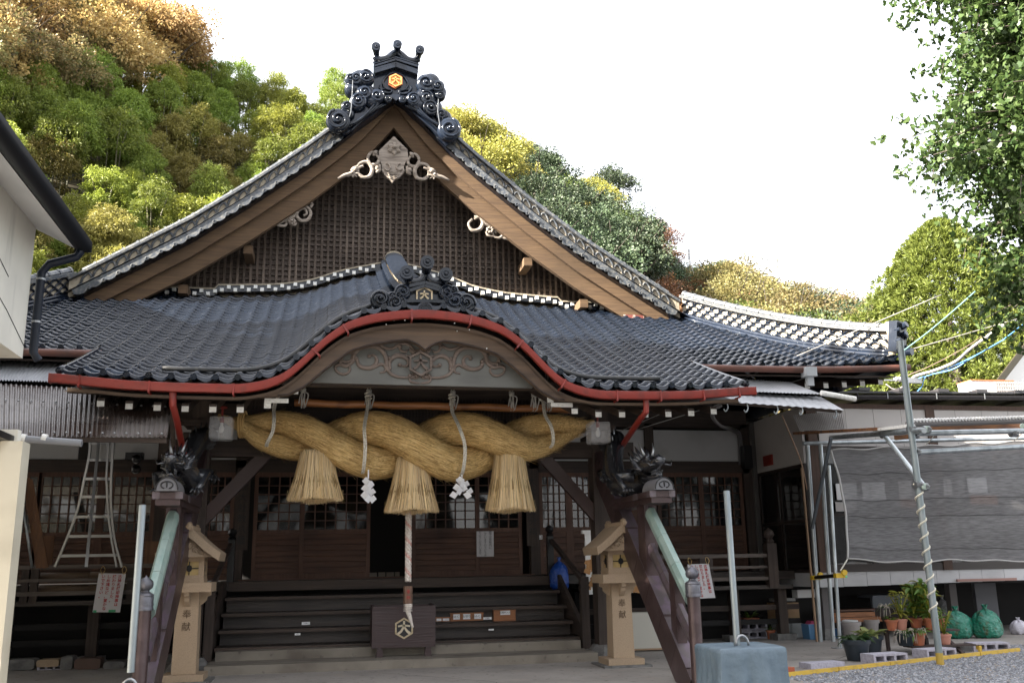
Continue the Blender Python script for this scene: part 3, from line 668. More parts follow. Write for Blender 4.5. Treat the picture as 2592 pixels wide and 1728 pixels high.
m=MB(); a=o13(1035,850,y=-3.0); m.tube([a+Vector((0,.5,.12)),a],[.10,.115],18); m.lathe([(.118,-.02),(.118,.02),(.095,.022),(.09,.01),(.03,.01),(.02,.02),(.001,.02)],a,20,RX)
for i in range(12): m.lathe([(.01,0),(.006,.02),(.001,.021)],a+Vector((math.cos(i*.524)*.062,-.008,math.sin(i*.524)*.062)),5,RX)
m.build('front_ridge_roll',M_tile,PO,smooth=40)
MB().prism([o13(*p,y=-2.9) for p in [(760,780),(1330,800),(1260,830),(1120,850),(950,850),(820,830)]],(0,.3,0)).build('mortar_bed',M_mortar,PO)
# ------------------------------------------------ pillars, walls, doors
FZ=1.31; YD=3.95
def pillar(x,y,w,z0,z1,name='pillar'):
    return MB().box((x-w/2,y-w/2,z0),(x+w/2,y+w/2,z1)).build(name,M_wood_z,HALL)
for s in (-1,1):
    pillar(s*3.3,0,.30,.22,4.5)
    mb=MB(); mb.lathe([(.30,0.0),(.34,.04),(.30,.12),(.22,.22)],(s*3.3,0,0),8,Matrix.Rotation(math.radians(22.5),4,'Z')); mb.build('pillar_base',M_gstone,HALL)
    mb=MB(); a=Vector((s*3.2,-.05,2.30)); b=Vector((s*2.2,-.05,3.42)); mb.beam(a,b,.12,.2,ext=.12,up=(0,0,1)); mb.build('diagonal_brace',mat('reddish_brown_paint',(.055,.032,.028),.5,bump=((20,20,20),.2,.01)),HALL)
    for z in (3.55,3.75): MB().box((s*3.3-.26,-.22,z),(s*3.3+.26,.22,z+.10)).build('bracket_block',M_wood_x,HALL)
# plinth, dark base, veranda
MB().box((-8.4,2.55,FZ-.16),(8.2,4.1,FZ)).build('veranda_floor',M_step,HALL)
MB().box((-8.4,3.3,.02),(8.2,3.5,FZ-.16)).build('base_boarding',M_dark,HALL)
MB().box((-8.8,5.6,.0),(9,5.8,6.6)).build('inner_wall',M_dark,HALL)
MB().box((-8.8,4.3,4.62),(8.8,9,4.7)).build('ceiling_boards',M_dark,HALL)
MB().box((-8.6,4.16,6.0),(8.6,4.3,6.8)).build('upper_wall',M_wood_x,HALL)
MB().box((-7.9,3.9,3.42),(7.9,4.1,3.66)).build('lintel_beam',M_wood_x,HALL)
MB().box((-7.9,3.9,4.42),(7.9,4.1,4.8)).build('lintel_beam',M_wood_x,HALL)
for x in [-7.9,-4.5,-3.0,3.0,4.5,5.60,7.85]: pillar(x,4.0,.20,FZ,4.5,'wall_post')
for a,b in [(-7.8,-6.1),(-5.9,-4.6),(-4.4,-3.1),(3.1,4.4),(4.6,5.5),(5.72,7.75)]:
    MB().box((a,3.97,3.68),(b,4.02,4.36)).build('plaster_panel',M_plaster,HALL)
MB().box((-2.9,3.97,3.68),(2.9,4.02,4.40)).build('transom_panel',M_wood_x,HALL)
def glassmat():
    m=bpy.data.materials.new('window_glass'); m.use_nodes=True; nt=m.node_tree; b=nt.nodes['Principled BSDF']; b.inputs['Base Color'].default_value=(.012,.013,.014,1); b.inputs['Roughness'].default_value=.06; b.inputs['Specular IOR Level'].default_value=.8
    t=nt.nodes.new('ShaderNodeBsdfTransparent'); t.inputs[0].default_value=(.5,.5,.5,1); mx=nt.nodes.new('ShaderNodeMixShader'); mx.inputs[0].default_value=.72
    n=nt.nodes.new('ShaderNodeTexNoise'); n.inputs['Scale'].default_value=1.6; bu=nt.nodes.new('ShaderNodeBump'); bu.inputs['Strength'].default_value=.10; bu.inputs['Distance'].default_value=.05; nt.links.new(n.outputs[0],bu.inputs['Height']); nt.links.new(bu.outputs[0],b.inputs['Normal'])
    nt.links.new(t.outputs[0],mx.inputs[1]); nt.links.new(b.outputs[0],mx.inputs[2]); nt.links.new(mx.outputs[0],nt.nodes['Material Output'].inputs[0]); return m
M_glass=glassmat()
def sliding_door(x0,x1,y,nv,zmid=2.24,ztop=3.42,name='sliding_door',nh=5,rows=7):
    d=MB(); d.box((x0,y-.03,FZ+.02),(x0+.075,y+.03,ztop)); d.box((x1-.075,y-.03,FZ+.02),(x1,y+.03,ztop)); d.box((x0+.075,y-.028,FZ+.02),(x1-.075,y+.028,FZ+.12)); d.box((x0+.075,y-.028,zmid-.04),(x1-.075,y+.028,zmid+.04)); d.box((x0+.075,y-.028,ztop-.09),(x1-.075,y+.028,ztop))
    do=d.build(name,M_red_z,HALL)
    n=rows; h=(zmid-.04-FZ-.12)/n
    for i in range(n):
        z=FZ+.12+i*h; m=MB(); m.add([(x0+.075,y-.022,z+.006),(x1-.075,y-.022,z+.006),(x1-.075,y-.006,z+h-.004),(x0+.075,y-.006,z+h-.004),(x0+.075,y+.012,z),(x1-.075,y+.012,z),(x1-.075,y+.012,z+h),(x0+.075,y+.012,z+h)],[(0,1,2,3),(5,4,7,6),(0,4,5,1),(3,2,6,7)]); m.build('plank',M_red_x,do)
    for i in range(1,nv):
        x=x0+.075+(x1-x0-.15)*i/nv; MB().box((x-.013,y-.024,zmid+.04),(x+.013,y-.004,ztop-.09)).build('lattice_bar',M_red_z,do)
    for i in range(1,nh+1):
        z=zmid+.04+(ztop-.13-zmid)*i/(nh+1); MB().box((x0+.075,y-.020,z-.010),(x1-.075,y-.002,z+.010)).build('lattice_bar',M_red_x,do)
    MB().box((x0+.07,y+.006,zmid+.035),(x1-.07,y+.012,ztop-.085)).build('pane',M_glass,do)
    return do
sliding_door(-2.72,-1.80+.05,3.94,4); sliding_door(-1.80,-.42,3.87,6)
sliding_door(.42,1.80,3.87,6); sliding_door(1.75,2.72,3.94,4)
for a,b in [(-4.4,-3.75),(-3.75,-3.1),(3.1,3.75),(3.75,4.4)]: sliding_door(a,b,3.95,4,rows=6)
for a,b in [(-7.8,-6.7),(-6.75,-5.6),(-5.6,-4.6)]: sliding_door(a,b,3.95,6,rows=6)
sliding_door(5.72,6.75,3.93,5,rows=6); sliding_door(6.72,7.72,3.97,5,rows=6)
MB().box((4.6,3.95,FZ),(5.5,4.0,3.42)).build('board_wall',M_red_z,HALL)
MB().box((-2.95,3.80,FZ-.001),(2.95,4.05,FZ+.03)).build('door_sill',M_red_x,HALL)
# name boards beside the doors
for s,t in ((-1,'出雲大社教八幡'),(1,'大社石見分祠')):
    x=s*2.93; o=MB().box((x-.13,3.80,1.9),(x+.13,3.84,3.5)).build('name_board',M_wood_z,HALL)
    text(t,.18,frame_mtx((x,3.797,2.7),(1,0,0),(0,0,1)),M_ink,'lettering',o,vertical=True,pitch=1.15)
# steps
ST=[(.62,.31),(1.05,.55),(1.48,.80),(1.95,1.05)]
for i,(y,z) in enumerate(ST):
    y2=ST[i+1][0] if i<3 else 2.6
    so_=MB().box((-3.0,y,z-.05),(3.02,y2+.12,z)).build('step',M_step,HALL); MB().box((-3.0,y-.012,z-.055),(3.02,y-.001,z-.004)).build('step_edge',M_stepedge,so_)
    MB().box((-2.98,y+.13,z-.25),(3.0,y+.15,z-.05)).build('riser',M_step,so_)
MB().box((-3.0,2.538,FZ-.17),(3.02,2.55,FZ-.005)).build('floor_edge',M_stepedge,HALL)
for s in (-1,1):   # stair side boards and small posts
    MB().prism([(s*3.04,.45,.12),(s*3.04,2.6,.12),(s*3.04,2.6,FZ+.02),(s*3.04,2.2,FZ+.02),(s*3.04,.45,.42)],(s*.07,0,0)).build('stair_string',M_wood_y,HALL)
    m=MB(); m.box((s*3.08-.07,.38,.12),(s*3.08+.07,.52,1.30)); m.box((s*3.08-.08,.37,1.1),(s*3.08+.08,.53,1.14)); m.box((s*3.08-.08,.37,1.18),(s*3.08+.08,.53,1.21)); m.build('stair_post',M_wood_z,HALL)
    m=MB(); m.box((s*2.98-.06,2.45,FZ),(s*2.98+.06,2.57,2.05)); m.lathe([(.06,0),(.075,.03),(.05,.07),(.085,.12),(.07,.18),(.001,.22)],(s*2.98,2.51,2.05),12); m.build('stair_post',M_black,HALL)
    m=MB(); m.beam((s*3.08,.45,1.22),(s*3.0,2.5,1.98),.07,.07); m.build('stair_rail',M_wood_y,HALL)
# bits of railing along the side verandas
def railing(x0,x1,y,px):
    for z,h in ((1.62,.07),(1.40,.05),(1.18,.07)): MB().box((x0,y-.04,z-h/2),(x1,y+.04,z+h/2)).build('rail',mat('grey_weathered_rail',(.085,.068,.058),.7,noise=((1,18,18),(.14,.115,.1),.4,.7,5)),HALL)
    for x in px: MB().box((x-.06,y-.035,1.02),(x+.06,y+.035,1.60)).build('rail_post',M_wood_z,HALL)
MB().box((3.6,2.02,.98),(7.75,3.98,1.05)).build('veranda_floor',M_step,HALL); MB().box((-8.3,2.02,.98),(-3.6,3.98,1.05)).build('veranda_floor',M_step,HALL)
railing(4.3,7.30,2.05,(4.6,5.9,6.05)); railing(-8.2,-4.0,2.05,(-7.9,-6.3,-6.15,-4.6))
m=MB(); m.box((7.24,1.96,1.0),(7.44,2.16,1.85)); m.lathe([(.08,0),(.10,.04),(.06,.09),(.11,.16),(.09,.24),(.001,.30)],(7.34,2.06,1.85),14); m.build('rail_end_post',M_wood_z,HALL)
for x in (-7.9,-6.6,-5.2,-4.0,3.9,5.2,6.6,7.6): pillar(x,2.3,.18,.0,.98,'floor_post'); 
for x in (3.9,5.2,6.6,7.6,-4.0,-5.2,-6.6): MB().box((x-.2,2.12,.0),(x+.2,2.5,.12)).build('floor_post_stone',M_gstone,HALL)
for s in (-1,1):
    for z in (.35,.62): MB().box((min(s*3.6,s*8.0),2.32,z-.05),(max(s*3.6,s*8.0),2.40,z+.05)).build('tie_rail',M_dark if z<.5 or s<0 else M_wood_x,HALL)  # left rails near black: the shade under the veranda put into the colour
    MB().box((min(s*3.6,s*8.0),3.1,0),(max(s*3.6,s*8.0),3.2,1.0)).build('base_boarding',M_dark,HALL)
# ============================================================ GROUND
M_conc=mat('stained_concrete',(.30,.275,.25),.85,noise=[((.9,.9,.9),(.225,.205,.185),.45,.7,6),((9,9,9),(.11,.095,.085),.60,.72,5),((2.5,2.5,2.5),(.31,.27,.23),.58,.75,5)],bump=((14,14,14),.3,.01))
M_grav=mat('gravel_bed',(.19,.195,.205),.95,noise=[((30,30,30),(.08,.08,.085),.4,.6,6)],bump=((45,45,45),1,.03))
g=MB().grid([[(x,y,-.012) for x in (-160,-40,4.7,40,200)] for y in (-60,-20,-3.4,30,260)]).build('ground',M_grav); g['kind']='structure'
g=MB(); g.prism([(-12,-19,0),(4.70,-19,0),(4.70,-3.46,0),(9.9,-1.42,0),(9.95,-.35,0),(16,-.2,0),(16,6,0),(-12,6,0)],(0,0,-.03)); pv=g.build('pavement',M_conc); pv['kind']='structure'
# expansion joints and cracks of the pavement
mb=MB()
def crack(p,q_,n=14,am=.06,w=.006):
    p=Vector(p);q_=Vector(q_); P=[p.lerp(q_,i/n)+Vector((random.uniform(-am,am),random.uniform(-am,am),0))*(0 if i in(0,n) else 1) for i in range(n+1)]
    for a,b in zip(P,P[1:]):
        d=(b-a).normalized(); s_=Vector((-d.y,d.x,0))*w*random.uniform(.6,1.3); mb.add([a-s_,a+s_,b+s_,b-s_],[(0,1,2,3)])
for a,b in [((-.6,-.9,.004),(.9,-2.6,.004)),((.9,-2.6,.004),(1.6,-4.5,.004)),((-2.6,-1.6,.004),(-.8,-2.2,.004)),((2.2,-.9,.004),(4.2,-2.5,.004)),((5.4,-2.7,.004),(8.3,.2,.004)),((5.2,-1.6,.004),(8,-1.2,.004))]: crack(a,b)
mb.build('crack',mat('crack_dirt',(.05,.045,.04),.95),pv,kind='stuff')
# low concrete step in front of the stairs
M_conc2=mat('step_concrete',(.215,.19,.155),.85,noise=[((1.5,6,1.5),(.12,.10,.08),.45,.7,6),((8,8,8),(.075,.065,.055),.62,.74,5)],bump=((14,14,14),.3,.01))
stp=MB().box((-3.02,-.50,0),(3.02,1.0,.13)).build('stone_step',M_conc2); stp['kind']='structure'
stp=MB().box((-2.95,.30,.13),(2.95,1.0,.27)).build('stone_step',M_conc2); stp['kind']='structure'
# gravel stones
def pebbles(name,n,region,smin,smax,mats,inside):
    V=[];Fs=[];MI=[]
    base=np.array([[1,0,0],[-1,0,0],[0,1,0],[0,-1,0],[0,0,1],[0,0,-1]],float); fc=[(0,2,4),(2,1,4),(1,3,4),(3,0,4)]
    cnt=0; allv=[]
    P=rng.uniform([region[0],region[1]],[region[2],region[3]],(n*2,2)); P=np.array([p for p in P if inside(p)])[:n]
    k=len(P); s=rng.uniform(smin,smax,k); a=rng.uniform(0,6.28,k)
    vv=base[None]*s[:,None,None]*rng.uniform(.55,1.3,(k,6,1)); vv[:,:,2]*=.6; ca,sa_=np.cos(a)[:,None],np.sin(a)[:,None]; x=vv[:,:,0]*ca-vv[:,:,1]*sa_; y=vv[:,:,0]*sa_+vv[:,:,1]*ca
    vv[:,:,0]=x+P[:,0:1]; vv[:,:,1]=y+P[:,1:2]; vv[:,:,2]+=-.006+s[:,None]*.25
    me=bpy.data.meshes.new(name); F_=(np.array(fc)[None]+6*np.arange(k)[:,None,None]).reshape(-1,3)
    me.vertices.add(k*6); me.vertices.foreach_set('co',vv.reshape(-1)); me.loops.add(len(F_)*3); me.loops.foreach_set('vertex_index',F_.reshape(-1)); me.polygons.add(len(F_)); me.polygons.foreach_set('loop_start',np.arange(0,len(F_)*3,3)); me.polygons.foreach_set('loop_total',np.full(len(F_),3))
    for m in mats: me.materials.append(m)
    me.polygons.foreach_set('material_index',np.repeat(rng.choice(len(mats),k,p=[.42,.33,.17,.08]),4)); me.update(calc_edges=True)
    return link(name,me,None,kind='stuff')
line=lambda x:-3.46+(x-4.7)*(2.04/5.2)
pebbles('gravel',90000,(4.7,-8.5,16,1.2),.010,.026,[mat('stone_a',(.24,.25,.27),.85),mat('stone_b',(.15,.155,.17),.85),mat('stone_c',(.36,.36,.38),.8),mat('stone_d',(.30,.25,.20),.85)],lambda p:(p[0]<9.95 and p[1]<line(p[0])-.05) or (p[0]>=9.95 and p[1]<-.4 and p[1]<-.2))
# ============================================================ GREAT STRAW ROPE
def strawmat():
    m=bpy.data.materials.new('twisted_straw'); m.use_nodes=True; nt=m.node_tree; b=nt.nodes['Principled BSDF']; N=nt.nodes.new; L=nt.links.new
    uv=N('ShaderNodeUVMap'); mp=N('ShaderNodeMapping'); mp.inputs['Scale'].default_value=(4.5,70,1); L(uv.outputs[0],mp.inputs[0])
    n=N('ShaderNodeTexNoise'); n.inputs['Scale'].default_value=1; n.inputs['Detail'].default_value=7; n.inputs['Roughness'].default_value=.7; L(mp.outputs[0],n.inputs[0])
    r=N('ShaderNodeValToRGB'); e=r.color_ramp.elements; e[0].position=.38; e[0].color=(.33,.19,.06,1); e[1].position=.62; e[1].color=(.93,.70,.34,1); k=e.new(.5); k.color=(.72,.48,.185,1); L(n.outputs[0],r.inputs[0])
    n2=N('ShaderNodeTexNoise'); n2.inputs['Scale'].default_value=2.5; tc=N('ShaderNodeTexCoord'); L(tc.outputs['Object'],n2.inputs[0])
    mx=N('ShaderNodeMixRGB'); mx.blend_type='MULTIPLY'; mx.inputs[0].default_value=.5; rr=N('ShaderNodeValToRGB'); rr.color_ramp.elements[0].color=(.55,.5,.42,1); rr.color_ramp.elements[0].position=.35; rr.color_ramp.elements[1].position=.6; L(n2.outputs[0],rr.inputs[0]); L(r.outputs[0],mx.inputs[1]); L(rr.outputs[0],mx.inputs[2]); L(mx.outputs[0],b.inputs['Base Color'])
    b.inputs['Roughness'].default_value=.6
    bu=N('ShaderNodeBump'); bu.inputs['Strength'].default_value=1; bu.inputs['Distance'].default_value=.03; L(n.outputs[0],bu.inputs['Height']); L(bu.outputs[0],b.inputs['Normal']); return m
M_tw=strawmat()
ROPE=thing('sacred_straw_rope','giant twisted golden straw rope with three tassels hung across the porch','straw rope',(0,-.7,2.9))
def Rr(x): return interp(x,[-3.0,-2.8,-2.6,-2.35,-1.8,-1.2,-.6,0,.6,1.2,1.8,2.3,2.7,3.05],[.06,.13,.19,.28,.375,.45,.50,.525,.525,.49,.40,.28,.19,.05])
def axis(x): return Vector((x,-.72,3.885-Rr(x)*.97+(.05 if abs(x)<1.6 else .0)*0))
def strand(ph,x0,x1,name):
    n=260; m=40; V=[];UVs=[]
    C=[];
    for i in range(n):
        x=x0+(x1-x0)*i/(n-1); R=Rr(x); a=2*math.pi*(x+2.12)/2.86+ph; C.append(axis(x)+Vector((0,-math.sin(a),math.cos(a)))*R*.545)
    vs=[];u=0
    for i in range(n):
        t=(C[min(i+1,n-1)]-C[max(i-1,0)]).normalized(); x=C[i].x; R=Rr(x)*.535
        # cinch marks of the straw bundles
        s_=(i/ (n-1)*(x1-x0)*1.35)/.42; R*=1-.05*math.exp(-((s_%1-.5)/.05)**2)
        if x<-2.75 or x>2.9: R*=.9
        a0=(Vector((0,0,1))-t*t.z).normalized(); b0=t.cross(a0)
        for k in range(m+1):
            th=2*math.pi*k/m; rr_=R*(1+.018*math.sin(th*9+i*.05)+rng.normal()*.006); vs.append(C[i]+(a0*math.cos(th)+b0*math.sin(th))*rr_)
    me=bpy.data.meshes.new(name); fs=[(i*(m+1)+k,i*(m+1)+k+1,(i+1)*(m+1)+k+1,(i+1)*(m+1)+k) for i in range(n-1) for k in range(m)]
    me.from_pydata([tuple(v) for v in vs],[],fs); uvl=me.uv_layers.new(name='UVMap')
    L_=[]
    for i in range(n-1):
        for k in range(m):
            for (ii,kk) in ((i,k),(i,k+1),(i+1,k+1),(i+1,k)): L_+= [ii/n*(x1-x0)*1.4, kk/m*1.0]
    uvl.data.foreach_set('uv',L_); me.polygons.foreach_set('use_smooth',[True]*len(fs)); me.materials.append(M_tw); me.update()
    o=link(name,me,ROPE); return o,C
sa,CA=strand(0,-2.98,3.02,'rope_strand'); sb,CB=strand(math.pi,-2.98,3.02,'rope_strand')
# loose straws on the strands
def blade(mb,p,q_,w,side): mb.add([p-side*w,p+side*w,q_+side*w*.5,q_-side*w*.5],[(0,1,2,3)])
for so_,C in ((sa,CA),(sb,CB)):
    mb=MB()
    for _ in range(5200):
        i=rng.integers(5,len(C)-12); t=(C[i+1]-C[i]).normalized(); x=C[i].x; R=Rr(x)*.535; a0=(Vector((0,0,1))-t*t.z).normalized(); b0=t.cross(a0); th=rng.uniform(0,6.283); nn=a0*math.cos(th)+b0*math.sin(th); sd=t.cross(nn)
        p=C[i]+nn*R*1.0; L_=rng.uniform(.06,.20); q_=p+(t+sd*rng.normal()*.16).normalized()*L_+nn*(rng.uniform(.0,.03) if rng.random()<.93 else .07); blade(mb,p,q_,rng.uniform(.0018,.0038),sd)
    mb.build('loose_straw',mat('loose_straw_a',(.86,.64,.30),.7,noise=((30,30,30),(.44,.27,.09),.42,.58,2)),so_,kind='stuff')
# rope end tie on the left
mb=MB(); p=axis(-2.62)
for k in range(3): mb.tube([p+Vector((k*.035-.03+.02*math.sin(a),math.sin(a)*.2,math.cos(a)*.2)) for a in np.linspace(0,6.4,18)],.018,6)
mb.build('end_lashing',M_straw,ROPE,smooth=True)
def tassel(px,ytop,ybot,wb,wt,yy=-.85):
    a=at(px,ytop,y=yy); b=at(px+4,ybot,y=yy); h=a.z-b.z; kx=(at(px+50,ybot,y=yy).x-b.x)/50; rb=wb*kx/2; rt=wt*kx/2
    core=MB(); core.lathe([(rb*.88,-h+.03),(rb*.80,-h*.6),(rt*.95,-h*.15),(rt*.8,.12),(.02,.14)],a,28); o=core.build('straw_tassel',mat('straw_core',(.26,.17,.07),.8),ROPE,smooth=True)
    mb=MB()
    for _ in range(3800):
        r=math.sqrt(rng.uniform(.35,1)); th=rng.uniform(0,6.283); d=Vector((math.cos(th),math.sin(th),0)); sd=Vector((-math.sin(th),math.cos(th),0))*(1 if rng.random()<.5 else -1)
        top=a+d*rt*r+Vector((0,0,rng.uniform(-.02,.12))); bot=a+d*rb*(r+rng.normal()*.01)+sd*rng.normal()*.02+Vector((0,0,-h+rng.normal()*.012+.02*math.sin(th*3))); mid=top.lerp(bot,.5)+d*(-.02+rng.uniform(-.008,.012)); w=rng.uniform(.0025,.005)
        s2=(sd+d*rng.normal()*.5).normalized()
        mb.cur=int(rng.integers(0,3)); mb.add([top-s2*w,top+s2*w,mid+s2*w,mid-s2*w,bot+s2*w*.7,bot-s2*w*.7],[(0,1,2,3),(3,2,4,5)])
    for k in range(90):
        th=rng.uniform(0,6.283); d=Vector((math.cos(th),math.sin(th),0)); p=a+d*rb*.97+Vector((0,0,-h)); mb.cur=1; blade(mb,p+Vector((0,0,.15)),p+Vector((rng.normal()*.02,rng.normal()*.02,-rng.uniform(.01,.05))),.003,Vector((0,1,0)).cross(d) if abs(d.x)>.2 else Vector((1,0,0)))
    mb.build('straw_strands',[mat('straw_light',(.88,.68,.38),.65),mat('straw_mid',(.74,.53,.26),.65),mat('straw_dull',(.60,.45,.27),.7)],o,kind='stuff')
tassel(727,1052,1148,142,84); tassel(946,1066,1174,138,76,-.82); tassel(1170,1046,1171,124,72)
M_cord=mat('white_cord',(.82,.79,.70),.8,noise=((60,60,140),(.42,.39,.32),.45,.6,2),bump=((60,60,160),.6,.004))
M_cordg=mat('grey_cord',(.52,.51,.47),.85,bump=((60,60,160),.5,.004))
def rope_y(x,z):
    R=Rr(x)*1.06+.02; dz=z-axis(x).z; return -.72-math.sqrt(max(R*R-dz*dz,.0))
for pts in ([(627,935),(629,960),(626,990),(612,1017)],[(845,935),(836,985),(838,1030),(835,1078)],[(1043,938),(1052,985),(1064,1030),(1063,1083)],[(1258,948),(1266,975),(1272,1000),(1272,1020)]):
    P=[]
    for i,(px,py) in enumerate(pts):
        p=at(px,py,y=-1.1); P.append(Vector((p.x,rope_y(p.x,p.z)-.012,p.z)))
    top=Vector((P[0].x+.02,-.70,4.15)); bot=Vector((P[-1].x-.02,-.5,P[-1].z-.04))
    cur=smooth_curve([top,P[0]]+P[1:]+[bot],8); m=MB()
    for k in (-1,1): m.tube([p+Vector((k*.014,0,0)) for p in cur],.015,6)
    m.tube([cur[0]+Vector((math.cos(a)*.05,math.sin(a)*.04,.0+a*.008)) for a in np.linspace(0,11,26)],.014,6)
    m.build('binding_cord',M_cord,ROPE,smooth=True)
# hanging rod and its grey tie ropes
a=at(676,925,y=-.62); b=at(1318,940,y=-.62)
rod=MB(); n=18
P=[a.lerp(b,i/n)+Vector((0,0,.008*math.sin(i*1.7))) for i in range(n+1)]; rod.tube(P,[.062+.004*math.sin(i*2.1) for i in range(n+1)],14)
ro=rod.build('hanging_log',mat('varnished_log',(.40,.17,.06),.4,noise=[((1.2,14,14),(.24,.10,.04),.4,.7,5),((3,3,3),(.14,.06,.03),.55,.75,4)],coat=.3),None,smooth=True); tag(ro,'round varnished log hanging level above the straw rope','log')
for i,(px,py) in enumerate([(628,925),(696,925),(847,928),(1040,930),(1175,932),(1226,933),(1258,934)]):
    p=at(px,py,y=-.62); m=MB(); top=p+Vector((.0,.02,.62)); 
    for k in (-1,1): m.tube([top+Vector((k*.018,0,0)),p+Vector((k*.02,0,.16)),p+Vector((k*.02,-.075,.02)),p+Vector((k*.02,-.03,-.09))],.0125,6)
    for k in range(3): m.tube([p+Vector((.035*math.cos(t),.03*math.sin(t)-.03,.17+.025*k+.01*math.sin(t))) for t in np.linspace(0,6.3,10)],.013,6)
    for k in range(3): m.tube(smooth_curve([p+Vector((0,-.04,.17)),p+Vector((.06*(k-1)+.02,-.07,.12)),p+Vector((.05*(k-1.3),-.06,-.02-.03*k))],4),.010,5)
    where=['at the far left end','just left of the first lobe','above the left white binding','above the right white binding','third from the right end','second from the right end','at the far right end'][i]
    tag(m.build('tie_rope',M_cordg,None,smooth=True),'knotted grey rope holding the log, '+where,'rope','grey ropes holding the log')
# paper streamers
for (px,py0,py1,s,lab) in ((846,1090,1160,1,'white zigzag paper streamer left of the middle tassel'),(1061,1088,1155,-1,'white spread paper streamer right of the middle tassel')):
    T=thing('paper_streamer',lab,'paper streamer',at(px,py0,y=-1.0),'paper streamers under the rope'); mt=mat('folded_paper',(.86,.86,.88),.7)
    p=at(px,py0,y=-1.0); m=MB(); m.tube([p+Vector((0,.0,.08)),p+Vector((0,0,-.06))],.012,6); m.build('hanger',mt,T)
    for side in ((-1,1) if s<0 else (-.5,.6)):
        q_=p+Vector((0,0,-.05)); 
        for k in range(5 if s<0 else 6):
            w=.10; z0=-.05-(.058 if s<0 else .055)*k; dx=side*((.028*k if s<0 else .012*k)+.0)+(.035 if k%2 else -.03); cx_=p.x+dx
            rot=Matrix.Translation((cx_,p.y-.015*k+.03*side,p.z+z0-.05))@Matrix.Rotation(.75*(1 if k%2 else -1)+.2*side,4,'Y')@Matrix.Rotation((.7 if k%2 else -.6),4,'Z')@Matrix.Rotation(random.uniform(-.25,.25),4,'X')
            m=MB(); m.box((-w/2,-.0015,-w/2),(w/2,.0015,w/2),rot); m.build('paper_fold',mt,T)
# ============================================================ bell rope and offering box
BR=thing('bell_rope','thick red and white twisted pull rope hanging down to the offering box','bell rope',(-.04,-.55,1.05))
M_brw=mat('white_strand',(.72,.66,.60),.8,noise=((50,50,50),(.5,.42,.36),.5,.7,2)); M_brr=mat('red_strand',(.58,.25,.21),.8,noise=((70,70,70),(.74,.60,.54),.42,.6,2))
x0=at(938,1250,y=-.5).x
for k in range(4):
    P=[Vector((x0+.028*math.cos(t+k*1.571),-.5+.028*math.sin(t+k*1.571),3.3-t*.0385)) for t in np.linspace(0,52,300)]
    MB().tube(P,.026,6).build('rope_strand',M_brr if k==0 else M_brw,BR,smooth=True)
z1=at(938,1345,y=-.5).z; z2=at(938,1385,y=-.5).z; zb=at(945,1440,y=-.5).z
bl=MB().lathe([(.07,z2),(.072,z2+.01),(.072,z1-.01),(.06,z1)],(x0,-.5,0),8,None).build('wooden_grip',mat('grip_wood',(.20,.115,.075),.6,noise=((14,14,2),(.12,.07,.05),.4,.7,3)),BR)
text('奉納',.065,frame_mtx((x0-.0,-.572,(z1+z2)/2),(1,0,0),(0,0,1)),M_redink,'lettering',bl,vertical=True,pitch=1.3)
m=MB(); m.tube(smooth_curve([Vector((x0,-.5,z2)),Vector((x0+.01,-.5,z2-.05)),Vector((x0+.005,-.5,z2-.12)),Vector((x0+.03,-.5,z2-.2)),Vector((x0+.075,-.5,zb))],5),[.062,.062,.062,.062,.06,.055,.05,.046,.043,.04,.04,.04,.036,.036,.034,.032,.03,.026,.02,.02,.02],10)
for k in range(4): m.tube([Vector((x0+.064*math.cos(t),-.5+.064*math.sin(t),z2-.02-.03*k)) for t in np.linspace(0,6.3,14)],.008,5)
m.build('white_binding',M_brw,BR,smooth=True)
OB=thing('offering_box','large dark brown offering box with cream hexagonal crest on short legs','offering box',(-.05,.0,.12))
M_ob=woodmat('offering_box_paint',(.040,.020,.020),(.044,.024,.024),'x',.4)
m=MB(); m.prism([(-.54,0,.27),(.47,0,.27),(.47,0,.86),(-.54,0,.86)],(0,.62,0)); body=m.build('body',M_ob,OB)
for x in (-.54,.43): MB().box((x,-.015,.86),(x+.04,.635,.91)).build('rim',M_ob,OB)
for y in (-.015,.595): MB().box((-.50,y,.86),(.43,y+.04,.905)).build('rim',M_ob,OB)
for i in range(6): MB().box((-.50,.06+.09*i,.855),(.43,.10+.09*i,.885)).build('grate_bar',M_ob,OB)
for x in (-.46,.31):
    for y in (.02,.50): MB().prism([(x-.015,y,.12),(x+.105,y,.12),(x+.085,y,.27),(x+.005,y,.27)],(0,.10,0)).build('leg',M_ob,OB)
pc=at(928,1442,y=-.012); hex_emblem(Vector((pc.x,-.004,pc.z)),.165,OB,M_pale,M_black,mat('cream_paint',(.60,.52,.38),.6),.014,char_scale=1.12)
